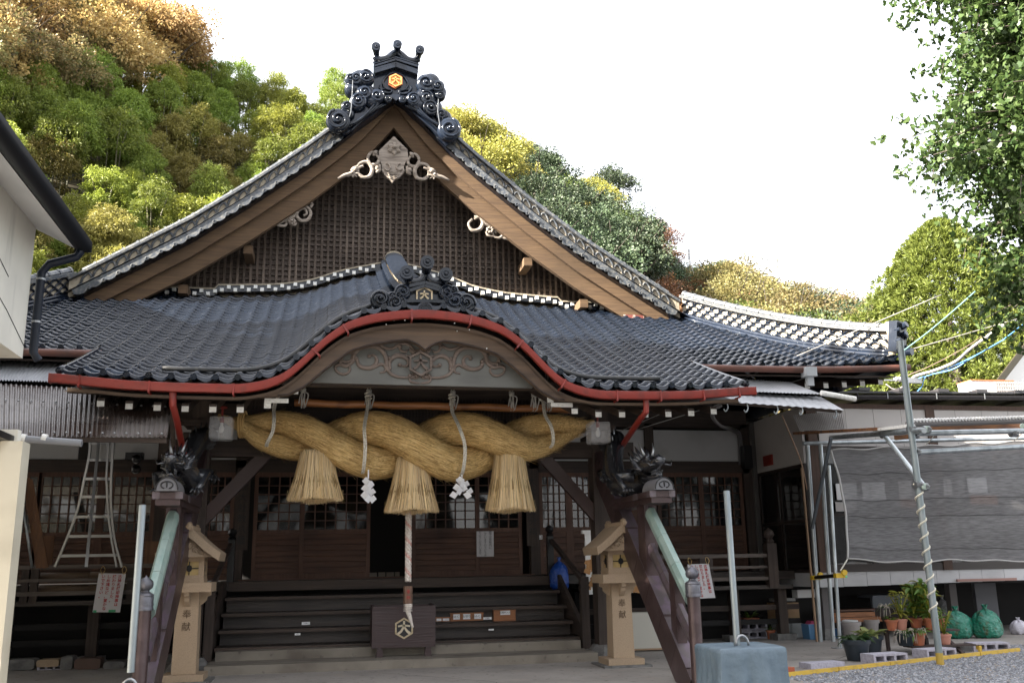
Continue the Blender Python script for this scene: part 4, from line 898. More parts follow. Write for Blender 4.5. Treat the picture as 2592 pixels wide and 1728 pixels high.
# boxes on the steps
M_obox=mat('orange_wood',(.34,.13,.045),.5,noise=((3,20,20),(.24,.09,.03),.4,.7,4))
def stepbox(px0,py0,px1,py1,y,dep,lab,labels=(),body=M_obox,cat='box',lid=True):
    a=at(px0,py1,y=y); b=at(px1,py0,y=y); T=thing('wooden_box',lab,cat,((a.x+b.x)/2,y,a.z),'small boxes on the steps'); z0=a.z
    MB().box((a.x,y,z0),(b.x,y+dep,b.z-.02)).build('body',body,T); MB().box((a.x-.01,y-.01,b.z-.02),(b.x+.01,y+dep+.01,b.z)).build('lid',body,T)
    for (lx0,lx1,ly0,ly1,t) in labels:
        w=b.x-a.x; h=b.z-z0; c0=(a.x+w*lx0,y-.006,z0+h*ly0); c1=(a.x+w*lx1,y-.001,z0+h*ly1); o=MB().box(c0,c1).build('paper_label',M_white2,T)
        if t: text(t,(c1[2]-c0[2])*.55,frame_mtx(((c0[0]+c1[0])/2,y-.008,(c0[2]+c1[2])/2),(1,0,0),(0,0,1)),M_ink,'lettering',o,extrude=.0004)
stepbox(1035,1405,1110,1426,1.56,.16,'long low orange wooden box with three white labels on the steps',[(.08,.28,.2,.85,'おみくじ'),(.38,.60,.2,.85,'お守り'),(.72,.93,.2,.85,'おみくじ')])
stepbox(1134,1398,1184,1427,1.50,.2,'square orange wooden donation box with one white label on the steps',[(.3,.75,.55,.92,'初穂料入れ')])
stepbox(1001,1416,1033,1427,1.56,.12,'small dark wooden tray beside the offering box with two white labels',[(.05,.4,.15,.9,''),(.5,.95,.15,.9,'')])
for (px0,py0,px1,py1,y,t,lab) in ((693,1427,712,1434,1.034,'下足禁止','upper white no shoes notice on the left part of the steps'),(677,1453,690,1458,.604,'土足禁止','tiny white notice on the left part, lower step edge'),(1110,1416,1129,1422,1.466,'下足禁止','white notice on the step between the two orange boxes'),(1122,1443,1134,1447,1.034,'','tiny white notice on the right part of the steps')):
    a=at(px0,py1,y=y); b=at(px1,py0,y=y); o=MB().box((a.x,y-.004,a.z),(b.x,y,b.z)).build('step_notice',M_white2); tag(o,lab,'notice','white notices on the steps')
    if t: text(t,(b.z-a.z)*.5,frame_mtx(((a.x+b.x)/2,y-.006,(a.z+b.z)/2),(1,0,0),(0,0,1)),M_ink,'lettering',o,extrude=.0004)
for (x,z,t,lab,y) in ((-3.0+.0,2.12,'入口','left white entrance notice on the sliding doors',3.90),(2.50,2.10,'入口','right white entrance notice on the sliding doors',3.90)):
    px=(170+21) if x<0 else 1760; p=c(6,px,827 if x<0 else 814,y=3.90); o=MB().box((p.x-.09,3.896,p.z-.045),(p.x+.09,3.90,p.z+.045)).build('entrance_notice',M_white2); tag(o,lab,'notice','entrance notices on the doors'); text(t,.085,frame_mtx((p.x,3.893,p.z),(1,0,0),(0,0,1)),M_ink,'lettering',o,extrude=.0004)
a=c(6,1443,915,y=3.83); b=c(6,1530,783,y=3.83); o=MB().box((a.x,3.825,a.z),(b.x,3.83,b.z)).build('paper_notice',M_sign); tag(o,'tall white paper notice with brush lettering on the right hand doors','notice')
text('御守は拝殿内に\nございますのでどうぞ\nお上りくださいませ',.062,frame_mtx(((a.x+b.x)/2,3.822,(a.z+b.z)/2),(1,0,0),(0,0,1)),M_ink,'lettering',o,vertical=True,extrude=.0004,pitch=.86,colw=1.7)
# things seen inside the open doorway
for i,(px0,px1,py) in enumerate([(838,866,1312),(870,885,1312),(888,905,1312),(908,918,1312)]):
    a=at(px0,py,y=4.25); b=at(px1,py-10,y=4.25); tag(MB().box((a.x,4.25,FZ+.03),(b.x,4.40,FZ+.03+(b.z-a.z))).build('paper_box',mat('dim_paper_box',(.20,.17,.14),.8)),['leftmost pale paper box inside the open doorway','second pale paper box inside the doorway','third pale paper box inside the doorway','rightmost pale paper box inside the doorway'][i],'box','paper boxes inside the doorway')
# ============================================================ porch lamps
def clearmat():
    m=bpy.data.materials.new('clear_acrylic'); m.use_nodes=True; nt=m.node_tree; b=nt.nodes['Principled BSDF']; b.inputs['Base Color'].default_value=(.75,.76,.78,1); b.inputs['Roughness'].default_value=.15
    t=nt.nodes.new('ShaderNodeBsdfTransparent'); mx=nt.nodes.new('ShaderNodeMixShader'); mx.inputs[0].default_value=.30; nt.links.new(t.outputs[0],mx.inputs[1]); nt.links.new(b.outputs[0],mx.inputs[2]); nt.links.new(mx.outputs[0],nt.nodes['Material Output'].inputs[0]); return m
M_acr=clearmat()
LP=thing('porch_lamp','square clear porch lamp with red stem at the left end of the rope','lamp',(0,0,0),'porch lamps')
s=.165
m=MB()
prof=[(s*.92,-.165),(s,-.13),(s*1.02,.0),(s*1.0,.15),(s*.93,.165)]
vs=[];n4=24
for r,z in prof:
    for k in range(n4):
        a=2*math.pi*k/n4; q_=r/max(abs(math.cos(a)),abs(math.sin(a)))**.86; vs.append((q_*math.cos(a),q_*math.sin(a),z))
fs=[(i*n4+k,i*n4+(k+1)%n4,(i+1)*n4+(k+1)%n4,(i+1)*n4+k) for i in range(4) for k in range(n4)]+[tuple(range(n4)),tuple(4*n4+k for k in range(n4))]
m.add(vs,fs); m.build('shade',M_acr,LP,smooth=50)
MB().lathe([(.022,-.06),(.036,-.03),(.038,.01),(.02,.06),(.02,.10)],(0,0,0),14).build('bulb',mat('bulb_glass',(.8,.82,.82),.3),LP,smooth=True)
MB().lathe([(.03,.09),(.03,.17),(.015,.18),(.015,.30),(.07,.31),(.07,.33),(.001,.34)],(0,0,0),12).build('stem',M_redg,LP,smooth=40)
pl=c(6,124,255,y=-1.2); pr_=c(6,2070,277,y=-1.2)
LP2=dup(LP,pr_,0,'square clear porch lamp at the right end of the rope'); LP.location=pl
# ============================================================ stone lanterns
def lantern():
    T=thing('stone_lantern','sandy stone lantern with gabled roof on a tall tapered post, left side of the entrance','stone lantern',(0,0,0),'pair of stone lanterns')
    MB().box((-.37,-.37,0),(.37,.37,.03)).build('ground_slab',M_gstone,T)
    m=MB(); m.box((-.28,-.28,.03),(.28,.28,.12)); m.build('foot',M_stone,T)
    post=MB(); post.add([(-.165,-.165,.12),(.165,-.165,.12),(.165,.165,.12),(-.165,.165,.12),(-.15,-.15,1.22),(.15,-.15,1.22),(.15,.15,1.22),(-.15,.15,1.22)],[(0,3,2,1),(4,5,6,7),(0,1,5,4),(1,2,6,5),(2,3,7,6),(3,0,4,7)]); po=post.build('post',M_stone,T)
    text('奉\n献'.replace('\n',''),.125,frame_mtx((0,-.160,.83),(1,0,0),(0,.013,1)),mat('engraved_shadow',(.10,.065,.04),.9),'engraving',po,vertical=True,extrude=.002,pitch=1.35,off=.0)
    for a in range(4):
        ax=Matrix.Rotation(a*math.pi/2,4,'Z'); m=MB(); m.prism([ax@Vector(p) for p in [(-.035,-.30,1.22),(-.035,-.30,1.17),(-.035,-.25,1.15),(-.035,-.24,1.10),(-.035,-.20,1.06),(-.035,-.15,1.02),(-.035,-.15,1.22)]],ax.to_3x3()@Vector((.07,0,0))); m.build('bracket',M_stone,T)
    MB().box((-.33,-.33,1.22),(.33,.33,1.35)).build('platform',M_stone,T)
    # fire box : four walls with a window each
    h0,h1=1.35,1.74; 
    MB().box((-.21,-.21,h0),(.21,.21,h0+.05)).build('fire_box_base',M_stone,T); MB().box((-.235,-.235,h1-.05),(.235,.235,h1)).build('fire_box_top',M_stone,T)
    for a in range(4):
        ax=Matrix.Rotation(a*math.pi/2,4,'Z'); f=MB(); zz=(h0+.05,h1-.05)
        f.box((-.205,-.205,zz[0]),(-.13,-.165,zz[1]),ax); f.box((.13,-.205,zz[0]),(.2049,-.165,zz[1]),ax); f.box((-.13,-.20,zz[0]),(.13,-.165,zz[0]+.05),ax); f.box((-.13,-.20,zz[1]-.05),(.13,-.165,zz[1]),ax)
        fo=f.build('fire_box_side',M_stone,T)
        m=MB(); m.box((-.13,-.168,zz[0]+.05),(.13,-.160,zz[1]-.05),ax); m.build('pane',mat('yellow_pane',(.42,.30,.12),.4),fo)
        m=MB(); zc=(zz[0]+zz[1])/2; m.box((-.13,-.186,zc-.006),(.13,-.170,zc+.006),ax); m.box((-.006,-.186,zz[0]+.05),(.006,-.170,zz[1]-.05),ax)
        m.prism([ax@Vector((math.cos(t)*.042,-.196,zc+math.sin(t)*.05)) for t in np.linspace(0,2*math.pi,9)[:-1]],ax.to_3x3()@Vector((0,.014,0)))
        m.build('pane_grille',M_black,fo)
    # roof : concave gabled stone roof, gable to the front
    prof=[(0,0),(0,0),(0,0),(0,0),(0,0),(0,0),(0,0),(0,0),(0,0)]
    bot=[(-.47,1.63),(-.33,1.73),(-.2,1.80),(0,1.84),(.2,1.80),(.33,1.73),(.47,1.63)]
    out=[Vector((x,-.42,z)) for x,z in prof]+[Vector((x,-.40,z)) for x,z in bot[::-1]]
    m=MB(); A=[(-.44,1.755),(-.33,1.83),(-.21,1.93),(-.10,2.035),(0,2.12),(.10,2.035),(.21,1.93),(.33,1.83),(.44,1.755)]; B=[(-.42,1.64),(-.32,1.71),(-.20,1.80),(-.09,1.90),(0,1.97),(.09,1.90),(.20,1.80),(.32,1.71),(.42,1.64)]
    m.strip([Vector((x,-.42,z)) for x,z in B],[Vector((x,-.42,z)) for x,z in A],(0,.84,0)); rf=m.build('roof',M_stone,T,smooth=30)
    m=MB(); m.prism([Vector((x,-.33,z)) for x,z in [(-.33,1.70),(.33,1.70),(.18,1.83),(.08,1.93),(0,1.99),(-.08,1.93),(-.18,1.83)]],(0,.66,0)); m.build('gable_stone',M_stone,rf)
    m=MB()
    for k,(x,z,r) in enumerate([(0,1.86,.06),(-.09,1.80,.05),(.09,1.80,.05),(-.17,1.765,.04),(.17,1.765,.04)]):
        for q_ in range(5): a=q_*1.257; m.lathe([(r*.45,-.01),(r*.3,.018),(.001,.02)],(x+math.cos(a)*r*.55,-.335,z+math.sin(a)*r*.45),7,RX)
        m.lathe([(r*.4,0),(r*.3,.03),(.001,.03)],(x,-.335,z),7,RX)
    m.build('flower_relief',M_stone,rf,smooth=True)
    m=MB(); m.box((-.05,-.44,2.06),(.05,.44,2.13)); 
    for s in (-1,1): m.tube(smooth_curve([Vector((0,s*.44,2.09)),Vector((0,s*.46,2.12)),Vector((0,s*.42,2.15)),Vector((0,s*.34,2.14))],4),.035,8)
    m.build('ridge_stone',M_stone,rf,smooth=40)
    return T
L1=lantern(); 
pb=at((1400+365/2.041)/K,(960+1462/2.0414)/K,z=.0)
L2=dup(L1,(3.17,-1.25,0),0,'sandy stone lantern with gabled roof on a tall tapered post, right side of the entrance'); L1.location=(-3.19,-1.25,0)
# ============================================================ dragon rails
M_flash=mat('copper_flashing',(.058,.036,.036),.36,metal=.3,noise=((4,4,4),(.10,.066,.07),.5,.75,5),bump=((8,8,8),.2,.01))
M_verd=mat('pale_green_copper',(.27,.35,.32),.45,metal=.2,noise=((6,6,6),(.20,.30,.27),.45,.7,4)); M_lil=mat('purplish_copper',(.115,.095,.10),.35,metal=.4,noise=((7,7,7),(.15,.11,.15),.45,.7,4))
def dragon_rail(label):
    T=thing('slanted_stair_rail',label,'stair rail',(0,0,0),'pair of slanted copper clad rails')
    A=Vector((0,.2,3.40)); B=Vector((0,-3.95,-.08)); d=(B-A).normalized(); L_=(B-A).length; n=9
    u=Vector((1,0,0)).cross(d).normalized(); u=u if u.z>0 else -u
    for i in range(n):
        a=A+d*L_*i/n; b=A+d*(L_*(i+1)/n-.006); m=MB(); m.beam(a,b,.30,.42,up=u); m.build('stringer_casing',M_flash,T)
    m=MB()
    for i in range(4): a=B-d*(.2+.95*i)+u*.215; m.beam(a,a-d*.9,.31,.012,up=u)
    m.build('stringer_cap',M_lil,T)
    # pedestal
    pp=MB(); pp.box((-.25,-3.12,2.32),(.25,-1.25,2.40)); pp.box((-.30,-3.16,2.40),(.30,-1.20,2.48)); pp.build('pedestal',M_flash,T)
    for (y0,y1) in ((-3.165,-3.02),(-2.6,-2.4)): 
        for s in (-1,1): MB().box((s*.305-.004,y0,2.395),(s*.305+.004,y1,2.485)).build('bright_band',M_lil,T)
    MB().box((-.30,-3.168,2.395),(-.16,-3.160,2.485)).build('bright_band',M_lil,T); MB().box((.16,-3.168,2.395),(.30,-3.160,2.485)).build('bright_band',M_lil,T)
    for y,zt in ((-2.45,2.32),): MB().box((-.15,y-.16,1.25),(.15,y+.16,zt)).build('post',M_flash,T)
    MB().box((-.11,-3.62,.45),(.11,-3.42,1.42)).build('post',M_flash,T)
    # top rail (hexagonal) and mid rails in sections
    def sec(a,b,w,h,mt,n,name):
        a=Vector(a);b=Vector(b)
        for i in range(n):
            p=a.lerp(b,i/n); q_=a.lerp(b,(i+1)/n-.004); m=MB(); dd=(q_-p).normalized(); uu=Vector((1,0,0)).cross(dd); uu=uu if uu.z>0 else -uu
            out=[p+Vector((x*w,0,0))+uu*y*h for x,y in [(-.5,-.2),(-.5,.15),(-.25,.5),(.25,.5),(.5,.15),(.5,-.2),(.2,-.5),(-.2,-.5)]]
            m.prism(out,q_-p); m.build(name,mt,T)
    sec((0,-2.62,2.20),(0,-4.02,1.05),.26,.20,M_verd,3,'top_rail'); sec((0,-2.40,2.30),(0,-2.62,2.20),.24,.18,M_lil,1,'top_rail')
    sec((0,-2.58,1.72),(0,-4.02,.55),.20,.17,M_lil,3,'mid_rail')
    return T
def dragon(label):
    T=thing('dragon_statue',label,'dragon statue',(0,0,0),'pair of dragon statues')
    M_d=mat('glazed_dragon',(.022,.024,.029),.16,coat=.8,bump=((42,42,42),.55,.02))
    path=smooth_curve([Vector(p) for p in [(.02,.15,3.62),(.10,-.25,3.45),(.16,-.55,3.50),(.05,-.85,3.42),(-.10,-1.15,3.02),(-.12,-1.45,2.70),(.02,-1.75,2.66),(.14,-2.0,2.72),(.08,-2.25,2.84),(0,-2.45,2.90)]],7)
    n=len(path); R_=[.05+.12*math.sin(math.pi*min(.78,.08+.8*i/(n-1))) for i in range(n)]
    MB().tube(path,R_,16).build('body',M_d,T,smooth=True)
    m=MB()
    for i in range(3,n-3,2):   # spine
        p=path[i]; t=(path[i+1]-path[i-1]).normalized(); u=Vector((0,0,1))-t*t.z; u.normalize(); b=p+u*R_[i]; m.add([b-t*.035,b+t*.035,b+u*.075-t*.03,b+t.cross(u)*.012,b-t.cross(u)*.012],[(0,3,2),(3,1,2),(1,4,2),(4,0,2)])
    m.build('spine_fin',M_d,T)
    m=MB()
    for i in range(6,n-4,3):   # belly plates
        p=path[i]; t=(path[i+1]-path[i-1]).normalized(); m.tube([p+ (Vector((math.cos(a),0,0))+ (Vector((0,0,1))-t*t.z)*math.sin(a))*R_[i]*1.03 for a in np.linspace(-2.4,-.7,7)],.012,5)
    m.build('belly_plate',M_d,T,smooth=True)
    for s,(y,z) in ((-1,(-1.35,2.85)),(1,(-1.35,2.85)),(-1,(-2.1,2.75)),(1,(-2.15,2.75))):
        m=MB(); a=Vector((s*.08,y,z)); b=Vector((s*.34,y+.12,z+.02)); cc=Vector((s*.36,y-.14,z-.10)) if y>-2 else Vector((s*.24,y-.12,2.52)); m.tube([a,a.lerp(b,.5),b,b.lerp(cc,.5),cc],[.09,.085,.065,.05,.045],10)
        for k in range(4): dd=Vector((s*(.02+.045*(k-1.5)),-.10,0.02)); m.tube([cc,cc+dd*.7+Vector((0,0,.035)),cc+dd*1.25+Vector((0,0,-.03))],[.02,.018,.006],6)
        m.build('leg',M_d,T,smooth=True)
    h=Vector((0,-2.55,2.80)); m=MB()
    m.tube([h+Vector((0,.22,.06)),h+Vector((0,.05,.08)),h+Vector((0,-.12,.05)),h+Vector((0,-.30,.06)),h+Vector((0,-.42,.09)),h+Vector((0,-.47,.08))],[.12,.15,.12,.085,.085,.05],14,flat=.8)
    m.tube([h+Vector((0,.08,-.06)),h+Vector((0,-.12,-.12)),h+Vector((0,-.30,-.13)),h+Vector((0,-.40,-.10))],[.08,.075,.06,.03],12,flat=.6)
    for s in (-1,1):
        m.lathe([(.035,-.02),(.034,.015),(.015,.03),(.001,.032)],h+Vector((s*.075,-.12,.14)),10,RX); m.tube([h+Vector((s*.04,-.0,.17)),h+Vector((s*.09,-.16,.18)),h+Vector((s*.11,-.2,.14))],[.02,.028,.012],6)
        m.lathe([(.025,-.02),(.022,.02),(.001,.025)],h+Vector((s*.045,-.45,.10)),8,RX)
        m.tube([h+Vector((s*.06,-.42,.04)),h+Vector((s*.15,-.44,.02)),h+Vector((s*.20,-.36,.10))],[.015,.011,.004],6)
        for k in range(5): m.tube([h+Vector((s*.11,.02+.03*k,.0+.02*k)),h+Vector((s*.19,.10+.03*k,.04+.03*k)),h+Vector((s*.22,.2,.02+.05*k))],[.03,.02,.004],6)
        for k in range(4): m.tube([h+Vector((s*.05,-.2-.06*k,-.03)),h+Vector((s*.05,-.2-.06*k,-.075))],[.010,.003],5); m.tube([h+Vector((s*.045,-.2-.05*k,-.10)),h+Vector((s*.045,-.2-.05*k,-.05))],[.010,.003],5)
    m.build('head',M_d,T,smooth=True)
    for s in (-1,1): MB().tube([h+Vector((s*.06,.02,.20)),h+Vector((s*.09,.05,.30)),h+Vector((s*.11,.13,.40))],[.022,.016,.005],8).build('horn',M_steel,T,smooth=True)
    m=MB()
    for k in range(9): a=k*.35-.2; m.tube([h+Vector((.12*math.cos(a),.16,.08+.10*math.sin(a))),h+Vector((.22*math.cos(a),.30,.12+.2*math.sin(a))),h+Vector((.20*math.cos(a),.42,.2+.2*math.sin(a)))],[.03,.02,.004],6)
    m.build('mane',M_d,T,smooth=True)
    # rounded crest plate under the head
    pl_=MB(); pl_.prism([Vector((.145*math.cos(a),-3.10,2.48+.17*math.sin(a))) for a in np.linspace(0,math.pi,14)],(0,.5,0)); po=pl_.build('front_plate',mat('dark_grey_plate',(.13,.13,.14),.4),T,smooth=40)
    m=MB(); m.tube([Vector((.132*math.cos(a),-3.105,2.49+.155*math.sin(a))) for a in np.linspace(0,math.pi,18)],.009,5); m.tube([Vector((.072*math.cos(a),-3.105,2.55+.045*math.sin(a))) for a in np.linspace(-1.2,4.3,18)],.009,5); m.tube([Vector((0,-3.105,2.59)),Vector((0,-3.11,2.52))],[.014,.007],6); m.build('crest_lines',M_black,po,smooth=True)
    return T
r1=dragon_rail('steep copper clad rail with green top, left of the steps'); r2=dup(r1,(3.28,0,0),0,'steep copper clad rail with green top, right of the steps'); r1.location=(-3.28,0,0); r1.scale=r2.scale=(.60,1,1)
d1=dragon('black glazed dragon with silver horns on the left slanted rail'); d2=dup(d1,(3.28,0,0),0,'black glazed dragon with silver horns on the right slanted rail'); d1.location=(-3.28,0,0); d1.scale=d2.scale=(1.0,1.05,1.02); d1.location.z=d2.location.z=-.04
# newel posts
def newel(label):
    T=thing('newel_post',label,'post',(0,0,0),'round posts with onion finials')
    m=MB(); m.lathe([(.10,0),(.10,.02),(.092,.05),(.092,1.12)],(0,0,0),24); m.build('shaft',M_flash,T,smooth=40)
    m=MB(); m.lathe([(.112,1.10),(.114,1.12),(.112,1.13),(.108,1.14),(.114,1.16),(.112,1.17),(.108,1.19),(.112,1.24),(.106,1.25),(.110,1.26),(.104,1.28),(.07,1.295),(.052,1.31),(.05,1.32),(.085,1.345),(.098,1.38),(.09,1.42),(.055,1.45),(.02,1.465),(.012,1.475),(.001,1.49)],(0,0,0),24); m.build('onion_finial',mat('grey_bronze',(.13,.13,.15),.4,metal=.6,noise=((12,12,12),(.08,.08,.09),.4,.7,3)),T,smooth=50)
    return T
n1=newel('round brown post with onion finial beside the left grey pole'); n2=dup(n1,(3.26,-4.15,-.02),0,'round brown post with onion finial beside the right grey pole'); n1.location=(-3.30,-4.15,-.02); n1.scale=n2.scale=(.88,.88,1)
# grey poles in covered bases
def pole_base(label):
    T=thing('covered_base',label,'covered base',(0,0,0),'cloth covered pole bases'); w=.385; 
    vs=[];n=96;lev=[(.648,.80,0),(.652,.93,.1),(.635,.985,.2),(.60,1.0,.5),(.5,1.0,1.2),(.35,1.02,2.0),(.2,1.05,2.6),(.0,1.10,3.2)]
    m=MB(); rows=[]
    for z,sc,rp in lev:
        r=[]
        for k in range(n+1):
            a=2*math.pi*k/n; q_=w*sc/max(abs(math.cos(a)),abs(math.sin(a)))**.80; q_*=1+rp*.022*math.sin(a*9+math.sin(a*3)*1.8)+rp*.009*math.sin(a*23+z*3); r.append(Vector((q_*math.cos(a)*1.0,q_*math.sin(a),z)))
        rows.append(r)
    m.grid(rows[::-1]); m.add([(x*.02,y*.02,.645) for x,y in ((0,0),)]+[tuple(p) for p in rows[0]],[(0,k+1,k+2) for k in range(n)])
    m.build('tarpaulin',mat('blue_grey_tarpaulin',(.095,.135,.17),.5,noise=((4,4,4),(.125,.17,.205),.4,.7,4),bump=((7,7,7),.5,.05)),T,smooth=60)
    MB().tube([Vector((.095+.07*math.cos(a)-.08,-.05,.65+.10*math.sin(a))) for a in np.linspace(0,math.pi,10)],.014,8).build('handle',M_steel,T,smooth=True); return T
def grey_pole(label,h):
    m=MB(); m.tube([(0,0,.6),(0,0,h-.01),(0,0,h)],[.034,.034,.031],16); T=m.build('grey_pole',mat('grey_plastic_pole',(.24,.275,.29),.35,metal=.5,noise=((4,4,1),(.16,.185,.20),.45,.7,4)),None,smooth=50); tag(T,label,'pole','upright grey poles'); return T
pb_=pole_base('blue grey tarpaulin cover over a square base, lower right of the steps'); P2=Vector((2.97,-6.1,0)); pole_c=dup(pb_,(-3.05,-6.15,-.20),0,'blue grey tarpaulin cover over a base, at the bottom left corner'); pb_.location=(P2.x,P2.y,0)
gp=grey_pole('plain grey pole with pale cap in the right covered base',2.25); gp.location=(P2.x-.02,P2.y,0)
gp2=grey_pole('plain grey pole with pale cap in the left covered base',2.13); gp2.location=(-3.05,-6.1,0)
# ============================================================ LEFT BUILDING AND LEAN-TO
LB=thing('white_house','white rendered house with deep eaves and black gutter at the left edge','house',(-6,-6,0))
M_ren=mat('cream_render',(.66,.64,.57),.9,noise=[((1.2,1.2,1.2),(.55,.535,.48),.42,.72,4),((7,7,.7),(.44,.43,.39),.58,.8,5)]); M_sof=mat('pale_soffit',(.50,.51,.52),.8,noise=((.8,.8,.8),(.38,.39,.40),.4,.7,4))
wx=-4.85; 
MB().box((-10,-19,3.96),(wx,-4.12,6.0)).build('wall',M_ren,LB)
m=MB(); 
for (a,b) in [((wx+.003,-5.6,4.55),(wx+.003,-4.1,4.1)),((wx+.003,-6,5.0),(wx+.003,-4.9,4.72))]: m.tube([a,Vector(a).lerp(Vector(b),.5)+Vector((0,0,.03)),b],.005,4)
m.build('wall_crack',M_black,LB)
# eaves: soffit, fascia, gutter and roof
ex=-4.42; ez=5.37
m=MB(); m.grid([[(-4.87,y,ez+.22) for y in (-19,-4.02)],[(ex,y,ez) for y in (-19,-4.02)]]); m.grid([[(-4.87,-4.5,5.75),(ex,-4.5,ez)],[(-4.87,-4.02,5.75),(ex,-4.02,ez)]]); m.build('soffit',M_sof,LB)
m=MB(); m.add([(ex,-19,ez),(ex,-4.0,ez),(-7.4,-4.0,ez+1.75),(-7.4,-19,ez+1.75),(ex,-19,ez+.14),(ex,-4.0,ez+.14),(-7.4,-4.0,ez+1.9),(-7.4,-19,ez+1.9),(-10.6,-4.0,ez+.14),(-10.6,-19,ez+.14)],[(4,5,6,7),(0,1,5,4),(1,2,6,5),(7,6,8,9),(0,4,7,3)]); m.build('roof',M_black,LB)
MB().box((-10.2,-3.9,3.0),(-4.87,-3.6,5.6)) 
m=MB(); 
n=6
m.grid([[Vector((ex+.10*math.cos(a)+.09,y,ez+.05+.085*math.sin(a))) for a in np.linspace(math.pi,2*math.pi,9)]+[Vector((ex+.19,y,ez+.10)),Vector((ex+.18,y,ez+.05)),Vector((ex+.02,y,ez+.02))] for y in (-19,-10,-3.98)]); m.box((ex-.01,-3.99,ez-.035),(ex+.19,-3.975,ez+.10)); m.build('gutter',mat('black_gutter',(.005,.006,.008),.5,spec=.25),LB,smooth=50)
M_pipe=mat('black_pipe',(.008,.012,.022),.35,spec=.3)
m=MB(); px_=wx+.09
m.tube([(ex+.08,-4.04,ez-.04),(ex+.04,-4.05,ez-.12),(px_+.08,-4.05,ez-.22),(px_,-4.05,ez-.34),(px_,-4.05,4.05),(px_+.05,-4.0,3.97)],.05,12); m.build('down_pipe',M_pipe,LB,smooth=50)
for z in (4.95,4.42): MB().tube([(px_,-4.05,z-.012),(px_,-4.05,z+.012)],.056,12).build('pipe_clip',M_steel,LB)
MB().box((-12,-4.0,0),(-9.1,3,9.0)).build('added_sun_block_wall',M_ren,LB)  # unseen wall added only to keep low sun off the steps
# ground floor front and post
GF=MB().box((-10,-5.02,0),(-4.55,-4.9,3.0)).build('front_wall',M_ren,LB)
MB().box((-4.66,-5.16,0),(-4.45,-4.9,2.86)).build('door_post',mat('beige_frame',(.50,.47,.38),.6,noise=((2,2,2),(.42,.39,.31),.45,.7,4)),LB); MB().box((-6,-5.10,2.60),(-4.66,-4.98,2.86)).build('door_head',MATS['beige_frame'],LB)
MB().box((-6,-5.06,.05),(-4.70,-5.03,2.58)).build('door_leaf',mat('pale_door',(.46,.43,.36),.6),LB)
MB().box((-4.82,-5.10,2.18),(-4.70,-5.06,2.30)).build('handle',mat('tan_handle',(.4,.33,.22),.5),LB)
p0=at(0,965,y=-5.1); p1=at(34,1010,y=-5.1)
MB().prism([(-7,-5.6,3.2),(-4.58,-5.6,2.93),(-4.58,-5.6,2.86),(-7,-5.6,3.1)],(0,.7,0)).build('door_canopy',M_black,LB)
# awnings
def corrugated(name,A,B,C_,D,pitch,amp,mt,parent=None,th=.003):
    """A-B rear edge, D-C front edge (A above D); ribs run from the rear to the front"""
    A,B,C_,D=map(Vector,(A,B,C_,D)); n=int((B-A).length/pitch)*6; nn=(B-A).cross(D-A).normalized(); nn=nn if nn.z>0 else -nn; rows=[]
    for t in (0,.5,1):
        rows.append([A.lerp(B,i/n).lerp(D.lerp(C_,i/n),t)+nn*amp*math.sin(i/6*2*math.pi) for i in range(n+1)])
    m=MB(); m.grid(rows); return m.build(name,mt,parent,smooth=True)
def fibre():
    m=bpy.data.materials.new('smoky_corrugated_plastic'); m.use_nodes=True; nt=m.node_tree; b=nt.nodes['Principled BSDF']; b.inputs['Roughness'].default_value=.25
    tc=nt.nodes.new('ShaderNodeTexCoord'); n=nt.nodes.new('ShaderNodeTexNoise'); n.inputs['Scale'].default_value=1.1; n.inputs['Detail'].default_value=6; nt.links.new(tc.outputs['Object'],n.inputs[0]); r=nt.nodes.new('ShaderNodeValToRGB'); r.color_ramp.elements[0].position=.38; r.color_ramp.elements[0].color=(.045,.028,.022,1); r.color_ramp.elements[1].position=.62; r.color_ramp.elements[1].color=(.20,.18,.17,1); nt.links.new(n.outputs[0],r.inputs[0]); nt.links.new(r.outputs[0],b.inputs[0])
    t=nt.nodes.new('ShaderNodeBsdfTransparent'); t.inputs[0].default_value=(.55,.5,.48,1); mx=nt.nodes.new('ShaderNodeMixShader'); mx.inputs[0].default_value=.85; nt.links.new(t.outputs[0],mx.inputs[1]); nt.links.new(b.outputs[0],mx.inputs[2]); nt.links.new(mx.outputs[0],nt.nodes['Material Output'].inputs[0]); return m
M_fib=fibre(); M_zinc=mat('zinc_sheet',(.42,.43,.45),.4,metal=.35,noise=((2,2,2),(.30,.31,.33),.45,.7,5))
AW=thing('corrugated_awning','smoky brown corrugated plastic awning over the left passage','awning',(-4.8,-2.6,3.2))
yb,yf=-1.75,-3.25
A=at(-60,878,y=yb); B=at(398,903,y=yb); C_=at(384,1004,y=yf); D=at(-60,1000,y=yf)
corrugated('roof_sheet',A,B,C_,D,.066,.011,M_fib,AW)
for t,off in ((.38,.0),(.97,0)):
    for i in range(16):
        p=A.lerp(B,(i+.5)/16).lerp(D.lerp(C_,(i+.5)/16),t)+Vector((0,-.012,.028)); MB().lathe([(.017,-.01),(.016,.004),(.007,.012),(.001,.013)],p,8).build('roofing_washer',M_steel,AW,smooth=True)
MB().beam(A+Vector((0,0,-.05)),B+Vector((0,0,-.05)),.06,.06).build('rafter',M_wood_x,AW); MB().beam(D+Vector((0,.1,-.02)),C_+Vector((-.02,.1,-.03)),.05,.06).build('rafter',M_wood_x,AW)
m=MB(); m.beam(B+Vector((.0,-.2,-.1)),Vector((-3.45,-1.3,2.65)),.05,.05); m.build('strut',M_wood_z,AW)
m=MB(); m.tube([at(-20,1003,y=-3.5),at(188,1017,y=-3.5)],.045,12); m.build('grey_pipe_gutter',mat('grey_pipe',(.22,.23,.25),.35),AW,smooth=50)
